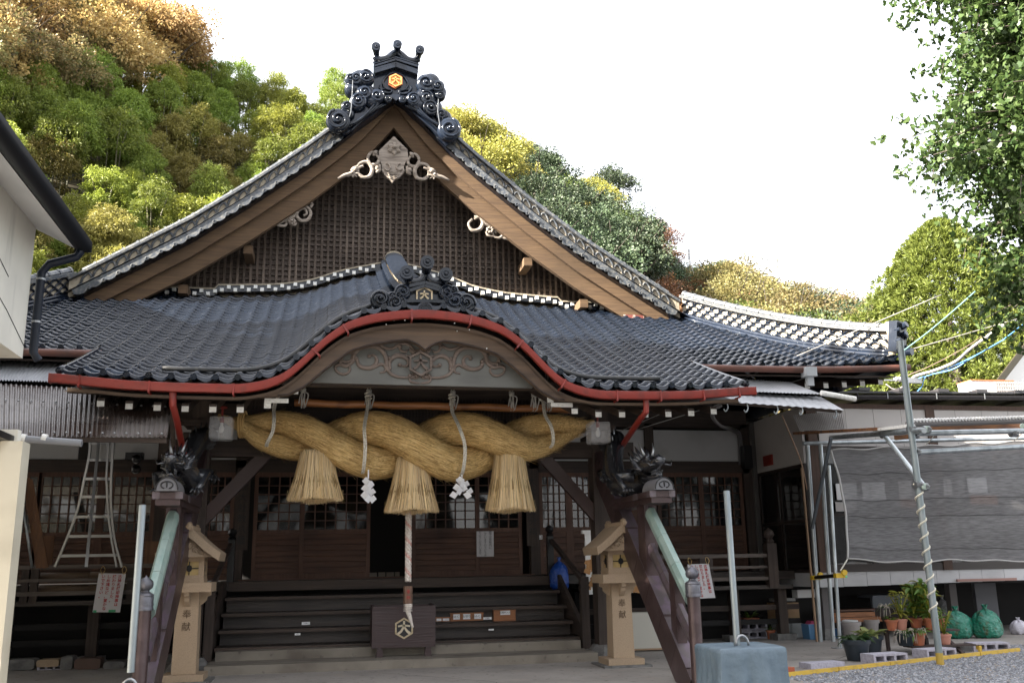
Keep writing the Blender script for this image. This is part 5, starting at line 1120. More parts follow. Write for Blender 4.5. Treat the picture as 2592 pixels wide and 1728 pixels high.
for px in (55,103): m=MB(); m.tube([at(px-6,1005,y=-3.5)+Vector((0,0,0)),at(px+5,1007,y=-3.5)],.052,12); m.build('pipe_joint',M_white,AW)
AU=thing('metal_awning','pale zinc corrugated awning tucked under the left eave of the hall','awning',(-5.2,-1.2,4.3))
corrugated('roof_sheet',at(-40,828,y=-.35),at(240,830,y=-.35),at(158,877,y=-1.7),at(-40,872,y=-1.7),.06,.010,M_zinc,AU)
MB().box(tuple(at(148,822,y=-.98)-Vector((0,0,.0)))[:1]+(-1.0,4.60),(at(200,822,y=-.98).x,-.9,4.66)) 
# ladder (three legged gardener's ladder)
LD=thing('tripod_ladder','tall aluminium tripod ladder flared at the foot, standing on the left veranda','ladder',(-5.2,1.3,1.0))
M_al=mat('aluminium',(.34,.345,.35),.3,metal=.9,noise=((3,3,9),(.35,.36,.37),.45,.7,3))
def l5(x,y,yy=1.25): return c(5,x,y,y=yy)
Lr=[[l5(*p) for p in q_] for q_ in ([(492,240),(487,330),(462,450),(425,620),(370,770),(300,935)],[(620,240),(613,340),(606,480),(608,620),(625,780),(665,935)])]
for P in Lr: m=MB(); PP=smooth_curve(P,5); [m.beam(a,b,.035,.05,up=(0,1,0)) for a,b in zip(PP,PP[1:])]; m.build('side_rail',M_al,LD)
def railx(P,py):
    zs_=[p.z for p in P]; z=l5(450,py).z; return Vector((interp(z,zs_[::-1],[p.x for p in P][::-1]),1.25,z))
for py in (262,352,455,553,662,768,873): m=MB(); a=railx(Lr[0],py); b=railx(Lr[1],py); m.beam(a,b,.035,.045); m.build('rung',M_al,LD)
m=MB(); m.beam(l5(540,238,1.1),l5(470,935,.72),.045,.045); m.build('rear_leg',M_al,LD)
m=MB(); P=[l5(*p,1.2) for p in [(592,240),(580,450),(590,650),(610,800),(636,935)]]; [m.beam(a,b,.03,.03) for a,b in zip(P,P[1:])]; m.build('stay',M_al,LD)
# boards and pole leaning at the left
for i,(x0,x1,xb0,xb1) in enumerate([(128,142,205,222),(143,155,222,240),(156,172,240,262)]):
    a=l5((x0+x1)/2,445+8*i,2.2); b=l5((xb0+xb1)/2,940,2.0); o=MB().beam(a,b,.085,.03,up=(0,1,0)).build('leaning_board',mat('orange_board',(.17,.075,.032),.6,noise=((22,22,1.2),(.11,.05,.024),.4,.7,5))); tag(o,['leftmost orange brown board leaning on the left veranda','middle orange brown board leaning on the left veranda','rightmost orange brown board leaning on the left veranda'][i],'board','boards leaning on the left veranda')
o=MB().tube([l5(112,500,2.0),l5(175,940,1.9)],.022,8).build('leaning_pole',M_galv,None,smooth=True); tag(o,'thin pale blue metal pole leaning left of the orange boards','pole')
for i,(x0,y0,x1,y1,yy) in enumerate([(218,765,295,940,2.6),(785,795,870,930,2.6)]):
    a=l5(x0,y1,yy); b=l5(x1,y0,yy); o=MB().box((a.x,yy,a.z),(b.x,yy+.04,b.z)).build('wood_sheet',mat('orange_board',(.2,.1,.05))); tag(o,['thin brown wood sheet behind the ladder foot','slatted brown wood panel behind the left slanted rail'][i],'wood panel')
for i,(a_,b_,z) in enumerate([(215,490,1.46),(492,780,1.46),(215,488,1.25),(490,780,1.25)]):
    a=l5(a_,990,2.25); b=l5(b_,990,2.25); o=MB().tube([(a.x,2.25,z-.0),(b.x,2.25,z-.01)],.075,10).build('timber_pole',mat('pale_timber',(.155,.105,.068),.7,noise=((1.2,16,16),(.10,.066,.044),.4,.7,5)),None,smooth=True); tag(o,['upper left','upper right','lower left','lower right'][i]+' of the timber poles stored behind the left railing','timber pole','timber poles behind the left railing')
# security light under the left eave
SLT=thing('security_light','black twin spotlight fixed above the left doors','security light',l5(735,330,3.6))
m=MB(); m.box((-.16,-.08,-.08),(.16,.08,.06)); m.build('body',M_black,SLT).location=(0,0,0)
for ch in SLT.children: ch.matrix_parent_inverse=Matrix.Identity(4)
for (x,y) in ((745,350),(742,405)):
    p=l5(x,y,3.45); MB().lathe([(.02,.08),(.08,.06),(.09,-.02),(.001,-.02)],p,14,Matrix.Rotation(math.radians(65),4,'X')).build('lamp_head',M_black,SLT,smooth=True); MB().lathe([(.06,0),(.03,.01),(.001,.02)],p+Vector((0,-.05,-.02)),12,RX).build('lens',M_steel,SLT)
# hanging signs with red brush lettering
def sign(px,y,lab,sheared):
    P=[c(px[0],*q_,y=y) for q_ in px[1]]; T=thing('warning_sign',lab,'sign',P[0],'hanging signs with red lettering'); ctr=sum(P,Vector())/4; wv=((P[1]-P[0])+(P[2]-P[3]))/2; hv=((P[0]-P[3])+(P[1]-P[2]))/2
    m=MB(); m.prism([ctr-wv/2-hv/2,ctr+wv/2-hv/2,ctr+wv/2+hv/2,ctr-wv/2+hv/2],(0,.008,0)); b=m.build('board',M_sign,T)
    mt=Matrix(((wv.x,hv.x,0,ctr.x),(0,0,-1,y-.004),(wv.z,hv.z,0,ctr.z),(0,0,0,1))); w,h=1.0,1.0
    S=Matrix.Diagonal((1/ wv.length,1/hv.length,1,1))
    text('古神札焼却神事は\n終わりました。\nしめ縄など、置かな\nいで下さい。',.064,mt@S,M_redink,'lettering',b,vertical=True,extrude=.0006,pitch=1.03,colw=1.40,off=.0014)
    for x0,x1 in ((-.48,-.36),(.08,.34)):
        p=ctr-hv*.47; m=MB(); m.box((p.x+wv.x*x0-hv.x*.0,y-.006,p.z-.02),(p.x+wv.x*x1,y-.002,p.z+.02)); m.build('green_tape',M_green,T) if sheared else None
    for t in (.12,.93):
        q_=P[0].lerp(P[1],t); m=MB(); m.tube(smooth_curve([q_+Vector((0,0,-.02)),q_+Vector((-.03,0,.06)),q_+Vector((.0,.03,.12)),q_+Vector((.04,0,.06)),q_+Vector((.01,-.01,-.01))],5),.006,5); m.build('string',M_straw,T,smooth=True)
sign((5,[(540,970),(685,970),(655,1183),(503,1180)]),1.90,'white sign with red brush lettering tied to the left railing',True)
sign((7,[(693,955),(805,950),(838,1127),(728,1132)]),1.40,'white sign with red brush lettering behind the right newel post',False)
# blocks on the ground at the left
for i,(x0,y0,x1,y1,mt,lab,yy) in enumerate([(35,1435,190,1500,M_gstone,'leftmost rough grey stone under the left veranda',1.4),(195,1437,322,1482,M_stone,'tan stone slab resting on a hollow block',1.35),(325,1420,398,1500,M_gstone,'upright rounded grey stone beside the tan slab',1.3),(400,1430,550,1500,mat('brown_tile_block',(.11,.07,.055),.8),'ribbed brown ceramic block right of the upright stone',1.25),(560,1450,680,1500,M_gstone,'rightmost low grey stone under the left veranda',1.2)]):
    a=c(5,x0,y1,y=yy); b=c(5,x1,y0,y=yy); m=MB(); n=7; P=[]
    for k in range(n*2): 
        t=2*math.pi*k/(n*2); P.append(Vector(((a.x+b.x)/2+(b.x-a.x)/2*np.sign(math.cos(t))*abs(math.cos(t))**.35,yy,(max(a.z,0)+b.z)/2+(b.z-max(a.z,0))/2*np.sign(math.sin(t))*abs(math.sin(t))**.35)))
    m.prism(P,(0,.3,0)); o=m.build('stone_block',mt); tag(o,lab,'block')
def hollow_block(name_label,loc,rz,group='concrete hollow blocks',w=.39,d=.19,h=.10,tag_it=True):
    T=thing('hollow_block',name_label,'concrete block',(0,0,0),group); mt=mat('new_concrete_block',(.42,.40,.46),.9,noise=((30,30,30),(.30,.29,.34),.4,.7,4),bump=((70,70,70),.4,.004))
    m=MB(); m.box((-w/2,-d/2,h*.78),(w/2,d/2,h)); m.box((-w/2,-d/2,0),(w/2,d/2,h*.22))
    for x in (-w/2,-w*.2,w*.1,w/2-.04): m.box((x,-d/2,h*.22),(x+.04,d/2,h*.78))
    for k in range(3):
        for s_ in (-1,1):
            pass
    m.build('block_body',mt,T); T.location=loc; T.rotation_euler=(0,0,rz); return T
p=c(5,252,1500,y=1.2); hollow_block('low hollow block under the tan stone slab at the left',(p.x,1.5,0),0,h=.06)
# down pipes of the porch gutter (red)
for s,pts in ((-1,[(397,895),(397,930),(405,960),(430,1080)]),(1,[(1484,915),(1484,945),(1470,962),(1428,1025)])):
    P=[at(*pts[0],y=-2.98),at(*pts[1],y=-2.98),at(*pts[2],y=-2.8),at(*pts[3],y=-.9)]; MB().tube(P,.045,12).build('red_down_pipe',M_redg,HALL,smooth=40)
# ============================================================ RIGHT WING
WG=thing('side_wing','low wing with pale panels, black gutter and dark windows to the right of the hall','building',(10,2,0))
M_pan=mat('pale_wall_panel',(.50,.47,.45),.7,noise=((1,1,1),(.43,.41,.39),.45,.7,4)); M_skirt=mat('light_skirting_panel',(.50,.50,.51),.7,noise=((2,2,2),(.42,.42,.43),.45,.7,4)); M_brpost=woodmat('brown_post',(.085,.045,.028),(.06,.032,.02),'z'); M_fr=mat('dark_bronze_frame',(.03,.022,.018),.45)
W1=17.0; yw=1.75
n=0; x=8.18
while x<W1: MB().box((x+.004,yw,.99+.012*(x-8)),(x+.506,yw+.04,1.27+.004*(x-8))).build('skirting_panel',M_skirt,WG); x+=.51
MB().box((8.15,yw+.05,1.0),(W1,4.2,1.25)).build('floor_slab',M_dark,WG)
# window band
MB().box((8.2,yw-.01,1.27),(W1,yw+.06,1.42)).build('window_sill',M_fr,WG); MB().box((8.2,yw-.01,3.62),(W1,yw+.06,3.75)).build('window_head',M_fr,WG)
for i,x in enumerate(np.arange(8.42,W1,1.0)):
    MB().box((x-.04,yw,1.42),(x+.04,yw+.05,3.62)).build('mullion',M_fr,WG); MB().box((x+.04,yw+.02,1.42),(x+.96,yw+.03,3.62)).build('pane',M_glass,WG); MB().box((x+.04,yw,2.35),(x+.96,yw+.05,2.41)).build('transom',M_fr,WG)
for x in (8.30,11.0,13.6): MB().box((x-.10,yw-.03,1.27),(x+.10,yw+.07,4.55)).build('post',M_brpost,WG)
x=8.45
while x<W1:
    if not any(abs(x+.3-q_)<.12 for q_ in (11.0,)): pass
    MB().box((x+.004,yw+.0,3.75),(x+.626,yw+.04,4.52)).build('wall_panel',M_pan,WG); x+=.63
MB().box((8.2,yw-.02,4.52),(W1,yw+.08,4.62)).build('eave_board',M_brpost,WG)
m=MB(); 
zg=lambda x:4.78+.012*(x-9)
m.grid([[Vector((x,1.55+.075*math.cos(a),zg(x)+.08*math.sin(a)-.03)) for a in np.linspace(math.pi,2*math.pi,9)]+[Vector((x,1.62,zg(x)+.01)),Vector((x,1.5,zg(x)-.02))] for x in (9.25,12,W1)]); m.box((9.24,1.48,zg(9.25)-.11),(9.25,1.63,zg(9.25)+.01)); m.build('gutter',mat('dark_gutter',(.03,.027,.03),.3),WG,smooth=50)
for x in np.arange(9.9,W1,1.12): MB().box((x,1.465,zg(x)-.10),(x+.012,1.48,zg(x)+.02)).build('gutter_bracket',M_steel,WG)
MB().prism([(8.6,1.52,4.80),(W1,1.52,4.90),(W1,4.5,5.05),(8.6,4.5,4.95)],(0,0,.04)).build('roof',mat('black_metal_roof',(.035,.033,.036),.4),WG)
for x in np.arange(9.3,W1,.9): MB().box((x,1.50,4.86),(x+.25,4.4,4.93)).build('roof_rib',mat('black_metal_roof',(.03,.03,.03)),WG)
for (x0,y0,x1,y1,mt) in [(415,612,505,690,M_white2),(540,608,566,690,M_white2),(580,605,640,690,M_white2),(715,598,765,680,M_pan),(905,590,960,672,M_pan),(1045,585,1128,655,M_white2),(1055,668,1180,712,M_obox),(720,685,790,728,M_obox),(410,700,505,745,M_pan)]:
    a=c(8,x0,y1,y=yw-.03); b=c(8,x1,y0,y=yw-.03); MB().box((a.x,yw-.03,a.z),(b.x,yw-.022,b.z)).build('window_poster',mt,WG)
# side wall of the wing with tall windows
sx=8.10
MB().box((sx-.02,yw,1.0),(sx+.03,3.3,1.27)).build('skirting_panel',M_skirt,WG)
MB().box((sx-.02,yw,3.40),(sx+.03,3.9,4.55)).build('side_wall_panel',M_pan,WG)
for y in (yw+.05,2.9,3.85): MB().box((sx-.03,y-.04,1.27),(sx+.03,y+.04,3.40)).build('mullion',M_fr,WG)
for z in (1.30,2.28,3.37): MB().box((sx-.025,yw,z-.035),(sx+.025,3.9,z+.035)).build('transom',M_fr,WG)
for (y0,y1) in ((yw+.09,2.86),(2.94,3.81)): MB().box((sx-.005,y0,1.33),(sx+.005,y1,3.33)).build('pane',M_glass,WG)
m=MB(); m.box((8.10,1.9,1.25),(8.3,3.5,1.27)); 
for x,y in ((8.35,1.95),(11.6,2.6),(14,2.6)): MB().box((x-.08,y-.08,0),(x+.08,y+.08,1.0)).build('floor_post',mat('grey_post',(.13,.12,.12),.8),WG); MB().lathe([(.17,0),(.11,.22)],(x,y,0),4,Matrix.Rotation(.785,4,'Z')).build('post_footing',M_gstone,WG)
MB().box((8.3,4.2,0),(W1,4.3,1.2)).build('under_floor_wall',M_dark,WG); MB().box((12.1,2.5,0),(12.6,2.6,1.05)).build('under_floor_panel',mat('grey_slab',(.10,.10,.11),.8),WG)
MB().box((8.12,4.2,1.3),(W1,4.3,4.6)).build('inner_wall',mat('inner_wall_paint',(.16,.15,.14),.9),WG)
p=at(2185,1325,y=1.7); MB().box((11.15,1.70,1.04),(12.5,1.74,1.09)).build('pink_batten',mat('pinkish_batten',(.33,.19,.16),.7),WG)
# zinc sheets between hall and wing
ZA=thing('zinc_canopy','two overlapping pale zinc canopy sheets between the hall and the wing','canopy',(7,1,4.2))
corrugated('upper_sheet',at(1560,862,y=-.75),at(1815,877,y=-.75),at(1888,905,y=-1.5),at(1560,893,y=-1.5),.05,.006,M_zinc,ZA)
corrugated('lower_sheet',at(1640,899,y=-1.25),at(1885,911,y=-1.25),at(1938,941,y=-2.1),at(1632,920,y=-2.1),.12,.006,M_zinc,ZA)
MB().beam(at(1640,923,y=-2.0),at(1932,945,y=-2.0),.04,.04).build('edge_batten',M_wood_x,ZA); MB().tube([at(1886,902,y=-1.5),at(1965,916,y=-1.5)],.045,12).build('white_pipe',M_white,ZA,smooth=50)
for px,py in ((1670,930),(1716,932),(1785,936),(1842,938),(1920,946)):
    p=at(px,py,y=-2.05); MB().tube(smooth_curve([p+Vector((0,0,.04)),p+Vector((.01,0,-.04)),p+Vector((-.03,0,-.10)),p+Vector((-.06,0,-.06))],4),.010,6).build('gutter_hook',M_galv,ZA,smooth=True)
A_,B_,C2,D_=c(8,200,285,y=1.3),c(8,440,262,y=1.3),c(8,455,352,y=1.0),c(8,235,360,y=1.0)
corrugated('hanging_sheet',A_,B_,C2,D_,.04,.008,mat('old_zinc',(.30,.28,.26),.5,metal=.3,noise=((2,2,2),(.42,.40,.38),.4,.7,4)),ZA)
# thing: brown wall conduit
o=MB(); 
for k in (0,1):
    o.tube(smooth_curve([c(7,870-10*k,135+8*k,y=1.2),c(7,835-8*k,150,y=1.2),c(7,828-6*k,195,y=1.4),c(7,870-5*k,240,y=2.0),c(7,930,255+12*k,y=3.4),c(7,968-10*k,290+10*k,y=3.85),c(7,978-12*k,440,y=3.85)],6),.028,8)
o=o.build('conduit',mat('grey_conduit',(.16,.15,.15),.5),None,smooth=True); tag(o,'pair of bent grey conduits running down beside the right plaster panel','conduit')
p=c(7,1005,400,y=3.6); o=MB().box((p.x-.09,3.55,p.z-.25),(p.x+.09,3.75,p.z+.25)).build('meter_box',M_black); tag(o,'black meter box at the corner of hall and wing','meter box')
p=c(7,1072,418,y=3.2); o=MB().box((sx-.06,3.1,p.z-.1),(sx-.02,3.5,p.z+.12)).build('small_red_panel',M_redg); tag(o,'small reddish panel on the wall above the corner window','panel')
o=MB().tube(smooth_curve([c(8,150,285,y=1.0),c(8,205,415,y=1.1),c(8,245,520,y=1.2),c(8,270,640,y=1.3)],5),.012,6).build('bamboo_cane',mat('dry_cane',(.30,.19,.12),.6),None,smooth=True); tag(o,'thin bent dry cane hanging from the zinc canopy','cane')
# ============================================================ SCAFFOLD, NET
SF=thing('scaffold_frame','galvanised pipe frame carrying the shade net in front of the wing','scaffold',(7.5,-2.86,0))
m=MB(); 
def pipe(a,b,r=.045,name='pipe',mt=M_galv): return MB().tube([a,b],r,14).build(name,mt,SF,smooth=50)
a=c(8,910,1478,y=-2.86); tp=c(8,718,-70,y=-2.86)
zt=at(2068,783,y=-2.86).z; fx=7.47
fp0=Vector((a.x,-2.86,0)); fp1=at(2067,783,y=-2.86)
pole=pipe(fp0,fp1,.050,'pole',mat('painted_pipe',(.22,.26,.27),.4,metal=.4,noise=((6,6,2),(.30,.33,.34),.45,.7,4)))
MB().tube([fp0+Vector((0,0,0)),fp0+(fp1-fp0)*.035],.053,12).build('yellow_foot',mat('yellow_paint',(.45,.30,.05),.6),pole)
P=[];dd=(fp1-fp0); 
for i in range(260):
    t=i/259; q_=fp0+dd*(.14+.40*t); a_=t*2*math.pi*9.5; P.append(q_+Vector((math.cos(a_)*.055,math.sin(a_)*.055,0)))
MB().tube(P,.012,6,flat=1.6).build('white_tape',mat('pale_tape',(.72,.68,.56),.6),pole,smooth=True)
cr=c(8,385,392,y=1.45); jb=c(8,770,362,y=-2.80)
pipe(cr,jb+(jb-cr)*.12,.045); 
rb=c(8,1400,358,y=-2.72); ja=c(8,770,372,y=-2.72); pipe(ja,rb,.045)
pipe(c(8,250,420,y=1.6),c(8,1400,392,y=1.3),.04); pipe(c(8,800,462,y=-2.72),c(8,1400,430,y=-2.5),.042)
pipe(c(8,640,380,y=-1.4),c(8,832,625,y=-2.80),.038,'diagonal_brace',mat('bright_pipe',(.55,.60,.62),.35,metal=.5))
for (x,y,yy) in ((770,352,-2.85),(785,378,-2.78),(790,462,-2.80),(800,618,-2.86),(840,355,-2.86),(830,628,-2.9),(640,378,-1.4),(1260,372,-2.7)):
    p=c(8,x,y,y=yy); m=MB(); m.tube([p+Vector((-.055,0,-.0)),p+Vector((.055,0,0))],.062,10); m.box((p.x-.02,p.y-.10,p.z-.03),(p.x+.02,p.y-.05,p.z+.03)); m.tube([p+Vector((0,-.1,0)),p+Vector((0,-.14,0))],.014,6); m.build('pipe_clamp',M_steel,SF,smooth=40)
for (x,y,yy) in ((845,352,-2.9),(832,626,-2.95),(1305,338,-2.7)): MB().lathe([(.05,-.01),(.048,.02),(.02,.03),(.001,.03)],c(8,x,y,y=yy),10,RX).build('end_cap',mat('pale_green_cap',(.45,.55,.48),.5),SF)
# corner posts
pipe(Vector((8.02,1.62,0)),c(8,272,425,y=1.62),.045); pipe(Vector((8.22,1.5,0)),c(8,335,425,y=1.5),.04)
MB().box((7.93,1.60,0),(7.96,1.64,3.3)).build('batten',mat('tan_batten',(.32,.21,.13),.7),SF)
tp0=Vector((7.6,.16,0)); pipe(tp0,c(8,375,525,y=.16),.033,'thin_post'); MB().box((7.48,.06,0),(7.72,.26,.012)).build('base_plate',M_steel,SF)
MB().beam(c(8,385,395,y=.3),c(8,295,825,y=1.4),.05,.05).build('grey_brace',mat('slate_steel',(.12,.14,.16),.5),SF)
pipe(c(8,305,1062,y=1.4),c(8,438,1050,y=.05),.035,'black_bar',M_black)
M_yel=mat('yellow_plastic',(.62,.40,.02),.4)
for (x,y,yy) in ((312,1062,1.38),(425,1052,.08)): p=c(8,x,y,y=yy); m=MB(); m.box((p.x-.09,p.y-.05,p.z-.04),(p.x+.09,p.y+.05,p.z+.04)); m.tube([p+Vector((.07,-.02,.05)),p+Vector((.07,-.08,.05))],.05,12); m.build('yellow_clamp_cover',M_yel,SF,smooth=40); MB().lathe([(.02,0),(.018,.008),(.001,.01)],p+Vector((.08,-.09,-.02)),10,RX).build('reflector',mat('green_reflector',(.2,.7,.3),.2),SF)
# boards and rope wrapped pole on top of the frame
for i,(x0,y0,x1,y1,yy0,yy1,h) in enumerate([(215,372,620,350,1.5,-1.6,.05),(600,356,770,335,-1.4,-2.7,.05),(690,388,770,380,.2,.0,.12),(860,352,1100,350,-2.3,-2.3,.11),(1100,350,1400,344,-2.2,-2.2,.12)]):
    MB().beam(c(8,x0,y0,y=yy0),c(8,x1,y1,y=yy1),.12,h).build('plank',mat('rusty_board',(.30,.14,.06),.7,noise=((3,14,14),(.16,.08,.05),.4,.65,4)) if i!=1 else M_white,SF)
MB().tube([c(8,750,328,y=-2.6),c(8,1400,308,y=-2.4)],.05,10).build('grey_pole',mat('dull_grey_bar',(.16,.15,.15),.6),SF)
P=[];a=c(8,770,323,y=-2.62); b=c(8,1400,305,y=-2.42)
for i in range(400): t=i/399; q_=a.lerp(b,t)+Vector((0,0,.035)); P.append(q_+Vector((0,math.cos(t*260)*.022,math.sin(t*260)*.022)))
MB().tube(P,.018,5).build('white_rope',M_white2,SF,smooth=True)
# shade net
def netmat():
    m=bpy.data.materials.new('black_shade_net'); m.use_nodes=True; nt=m.node_tree; b=nt.nodes['Principled BSDF']; b.inputs['Roughness'].default_value=.7
    N=nt.nodes.new; L=nt.links.new; tc=N('ShaderNodeTexCoord'); mp=N('ShaderNodeMapping'); mp.inputs['Scale'].default_value=(6,6,60); L(tc.outputs['Object'],mp.inputs[0]); n=N('ShaderNodeTexNoise'); n.inputs['Scale'].default_value=1; n.inputs['Detail'].default_value=6; L(mp.outputs[0],n.inputs[0]); r=N('ShaderNodeValToRGB'); r.color_ramp.elements[0].color=(.09,.087,.09,1); r.color_ramp.elements[0].position=.3; r.color_ramp.elements[1].color=(.19,.185,.19,1); r.color_ramp.elements[1].position=.7; L(n.outputs[0],r.inputs[0]); L(r.outputs[0],b.inputs[0])
    t=N('ShaderNodeBsdfTransparent'); mx=N('ShaderNodeMixShader'); mx.inputs[0].default_value=.82; L(t.outputs[0],mx.inputs[1]); L(b.outputs[0],mx.inputs[2]); L(mx.outputs[0],nt.nodes['Material Output'].inputs[0]); return m
M_net=netmat(); NT=thing('shade_net','large dark grey shade net with pale hem stretched in front of the wing','shade net',(8,.3,1.5))
def npt(u,v):
    # u along, v down ; corners measured
    t0=c(8,385,452,y=.45); t1=c(8,1500,405,y=.1); b0=c(8,465,972,y=.2); b1=c(8,1500,985,y=.0)
    top=t0.lerp(t1,u)+Vector((0,0,.018*math.sin(u*34))); bot=b0.lerp(b1,u)+Vector((0,0,.012*math.sin(u*30)+(-.045 if u>0 else 0)*math.sin(math.pi*min(1,u*2.2))))
    p=top.lerp(bot,v); p.x-= -.0+ .10*math.sin(math.pi*v)*max(0,1-u*6)*-1; p.y+=.06*math.sin(math.pi*v)*math.sin(u*7)+.012*math.sin(v*19+u*4); return p
MB().grid([[npt(i/60,j/30) for i in range(61)] for j in range(31)]).build('net_sheet',M_net,NT,smooth=True)
M_hem=mat('pale_hem',(.42,.41,.40),.7)
for f in ([npt(i/90,0) for i in range(91)],[npt(i/90,1) for i in range(91)],[npt(0,i/40) for i in range(41)]): MB().tube(f,.022,6,flat=.6).build('hem',M_hem,NT,smooth=True)
for v in (.23,.47,.62,.9): MB().tube([npt(i/60,v)+Vector((0,-.004,0)) for i in range(61)],.004,4).build('seam',M_black,NT)
MB().tube([npt(0,1),c(8,430,1030,y=.1)],.012,6).build('tie_cord',M_cord,NT)
for u in (.40,.78): p=npt(u,0); MB().tube([p,p+Vector((.03,-.2,.12)),p+Vector((0,-.4,.25))],.008,5).build('tie_cord',M_cord,NT)
MB().tube([c(8,455,1015,y=1.6),c(8,700,1008,y=1.6)],.012,6) 
# ============================================================ GROUND CLUTTER RIGHT
M_yb=mat('yellow_kerb_bar',(.62,.40,.05),.55,noise=((8,8,8),(.40,.26,.05),.5,.75,4))
K0=Vector((4.72,-3.44,.0)); K1=Vector((9.95,-1.38,0)); n=5
for i in range(n): a=K0.lerp(K1,i/n); b=K0.lerp(K1,(i+1)/n-.004); tag(MB().beam(a+Vector((0,0,.02)),b+Vector((0,0,.02)),.05,.055).build('kerb_bar',M_yb),['first yellow bar along the gravel edge, nearest the blue grey cover','second yellow bar along the gravel edge','third yellow bar along the gravel edge, before the two black pots','fourth yellow bar along the gravel edge, at the striped pole','last yellow bar at the far right end of the gravel edge'][i],'kerb bar','yellow bars along the gravel edge')
tag(MB().beam(c(12,1600,1165,z=.03),c(12,1815,1185,z=.03),.05,.12).build('kerb_bar',M_yb),'short yellow bar set back behind the plant stand','kerb bar')
r_=math.atan2(2.04,5.2)
for (x,y,lab,rz) in ((6.98,-2.22,'hollow concrete block in front of the two black pots',r_*.4),(8.12,-1.78,'hollow concrete block behind the striped pole foot',r_*.6),(9.55,-1.12,'hollow concrete block at the far right end of the yellow bars',-.15)):
    b=hollow_block(lab,(x,y,.0),rz,w=.62,d=.30,h=.13)
o=MB().box((-.29,-.14,0),(.29,.14,.075)).build('flat_slab',mat('new_concrete_block',(.4,.4,.4))); o.location=(5.78,-2.55,0); o.rotation_euler=(0,0,.15); tag(o,'flat pale concrete slab behind the yellow bar','slab')
o=MB().box((-.10,-.07,0),(.10,.07,.07)).build('red_brick',mat('red_brick_clay',(.36,.09,.04),.85)); o.location=(5.0,-3.0,0); o.rotation_euler=(0,0,.5); tag(o,'single red brick beside the blue grey cover','brick')
tag(MB().box((-.2,-.1,0),(.2,.1,.10)).build('pale_block',M_gstone),'pale grey block at the right foot of the plant stand','block').location=(9.0,-1.1,0)
M_terra=mat('terracotta',(.42,.13,.06),.8,noise=((12,12,12),(.32,.12,.07),.4,.7,4)); M_terrap=mat('pale_terracotta',(.48,.22,.16),.8); M_bpot=mat('black_pot_plastic',(.018,.026,.035),.4); M_gpot=mat('beige_pot_plastic',(.34,.31,.30),.5)
M_soil=mat('potting_soil',(.05,.035,.025),.95)
def potmesh(r,h,mt,T,rim=True):
    pr=[(r*.68,0),(r*.72,.01),(r*.93,h*.80)]+([(r*1.04,h*.80),(r*1.06,h*.98),(r*.98,h),(r*.92,h*.97),(r*.90,h*.85)] if rim else [(r,h),(r*.93,h),(r*.90,h*.85)])
    MB().lathe(pr+[(.001,h*.85)],(0,0,0),20).build('pot',mt,T,smooth=40); MB().lathe([(r*.9,h*.84),(r*.88,h*.87),(.001,h*.9)],(0,0,0),14).build('soil',M_soil,T)
def leafmat(name,c1,c2,sat=.3,rough=.45,tr=.35):
    m=bpy.data.materials.new(name); m.use_nodes=True; nt=m.node_tree; b=nt.nodes['Principled BSDF']; N=nt.nodes.new; L=nt.links.new
    g=N('ShaderNodeNewGeometry'); oi=N('ShaderNodeObjectInfo'); r=N('ShaderNodeMixRGB'); r.inputs[1].default_value=(*c1,1); r.inputs[2].default_value=(*c2,1); L(g.outputs['Random Per Island'],r.inputs[0])
    hs=N('ShaderNodeHueSaturation'); mr=N('ShaderNodeMapRange'); mr.inputs[3].default_value=.72; mr.inputs[4].default_value=1.28; L(oi.outputs['Random'],mr.inputs[0]); L(mr.outputs[0],hs.inputs['Value'])
    mh=N('ShaderNodeMapRange'); mh.inputs[3].default_value=.485; mh.inputs[4].default_value=.515; L(oi.outputs['Random'],mh.inputs[0]); L(mh.outputs[0],hs.inputs['Hue']); L(r.outputs[0],hs.inputs['Color'])
    L(hs.outputs[0],b.inputs['Base Color']); b.inputs['Roughness'].default_value=rough; b.inputs['Specular IOR Level'].default_value=.35
    t=N('ShaderNodeBsdfTranslucent'); L(hs.outputs[0],t.inputs[0]); mx=N('ShaderNodeMixShader'); mx.inputs[0].default_value=tr; L(b.outputs[0],mx.inputs[1]); L(t.outputs[0],mx.inputs[2]); L(mx.outputs[0],nt.nodes['Material Output'].inputs[0]); return m
M_lg=leafmat('fresh_leaf',(.07,.15,.025),(.16,.25,.05)); M_lv=leafmat('variegated_leaf',(.10,.20,.05),(.42,.40,.16)); M_ld=leafmat('dark_strap_leaf',(.03,.07,.025),(.07,.12,.04)); M_ly=leafmat('orchid_leaf',(.12,.20,.035),(.40,.34,.05)); M_root=mat('aerial_root',(.45,.40,.34),.8)
def leaf(mb,p,d,L_,w,droop=.5,n=5):
    p=Vector(p); d=Vector(d).normalized(); sd=d.cross(Vector((0,0,1))); sd=sd.normalized() if sd.length>.05 else Vector((1,0,0)); vs=[]
    for i in range(n+1):
        t=i/n; q_=p+d*L_*t+Vector((0,0,-droop*L_*t*t)); ww=w*math.sin(math.pi*min(.97,.12+.88*t))*.5; vs+= [q_-sd*ww+Vector((0,0,ww*.35)),q_+Vector((0,0,-ww*.2)),q_+sd*ww+Vector((0,0,ww*.35))]
    fs=[]
    for i in range(n): fs+=[(3*i,3*i+1,3*i+4,3*i+3),(3*i+1,3*i+2,3*i+5,3*i+4)]
    mb.add(vs,fs)
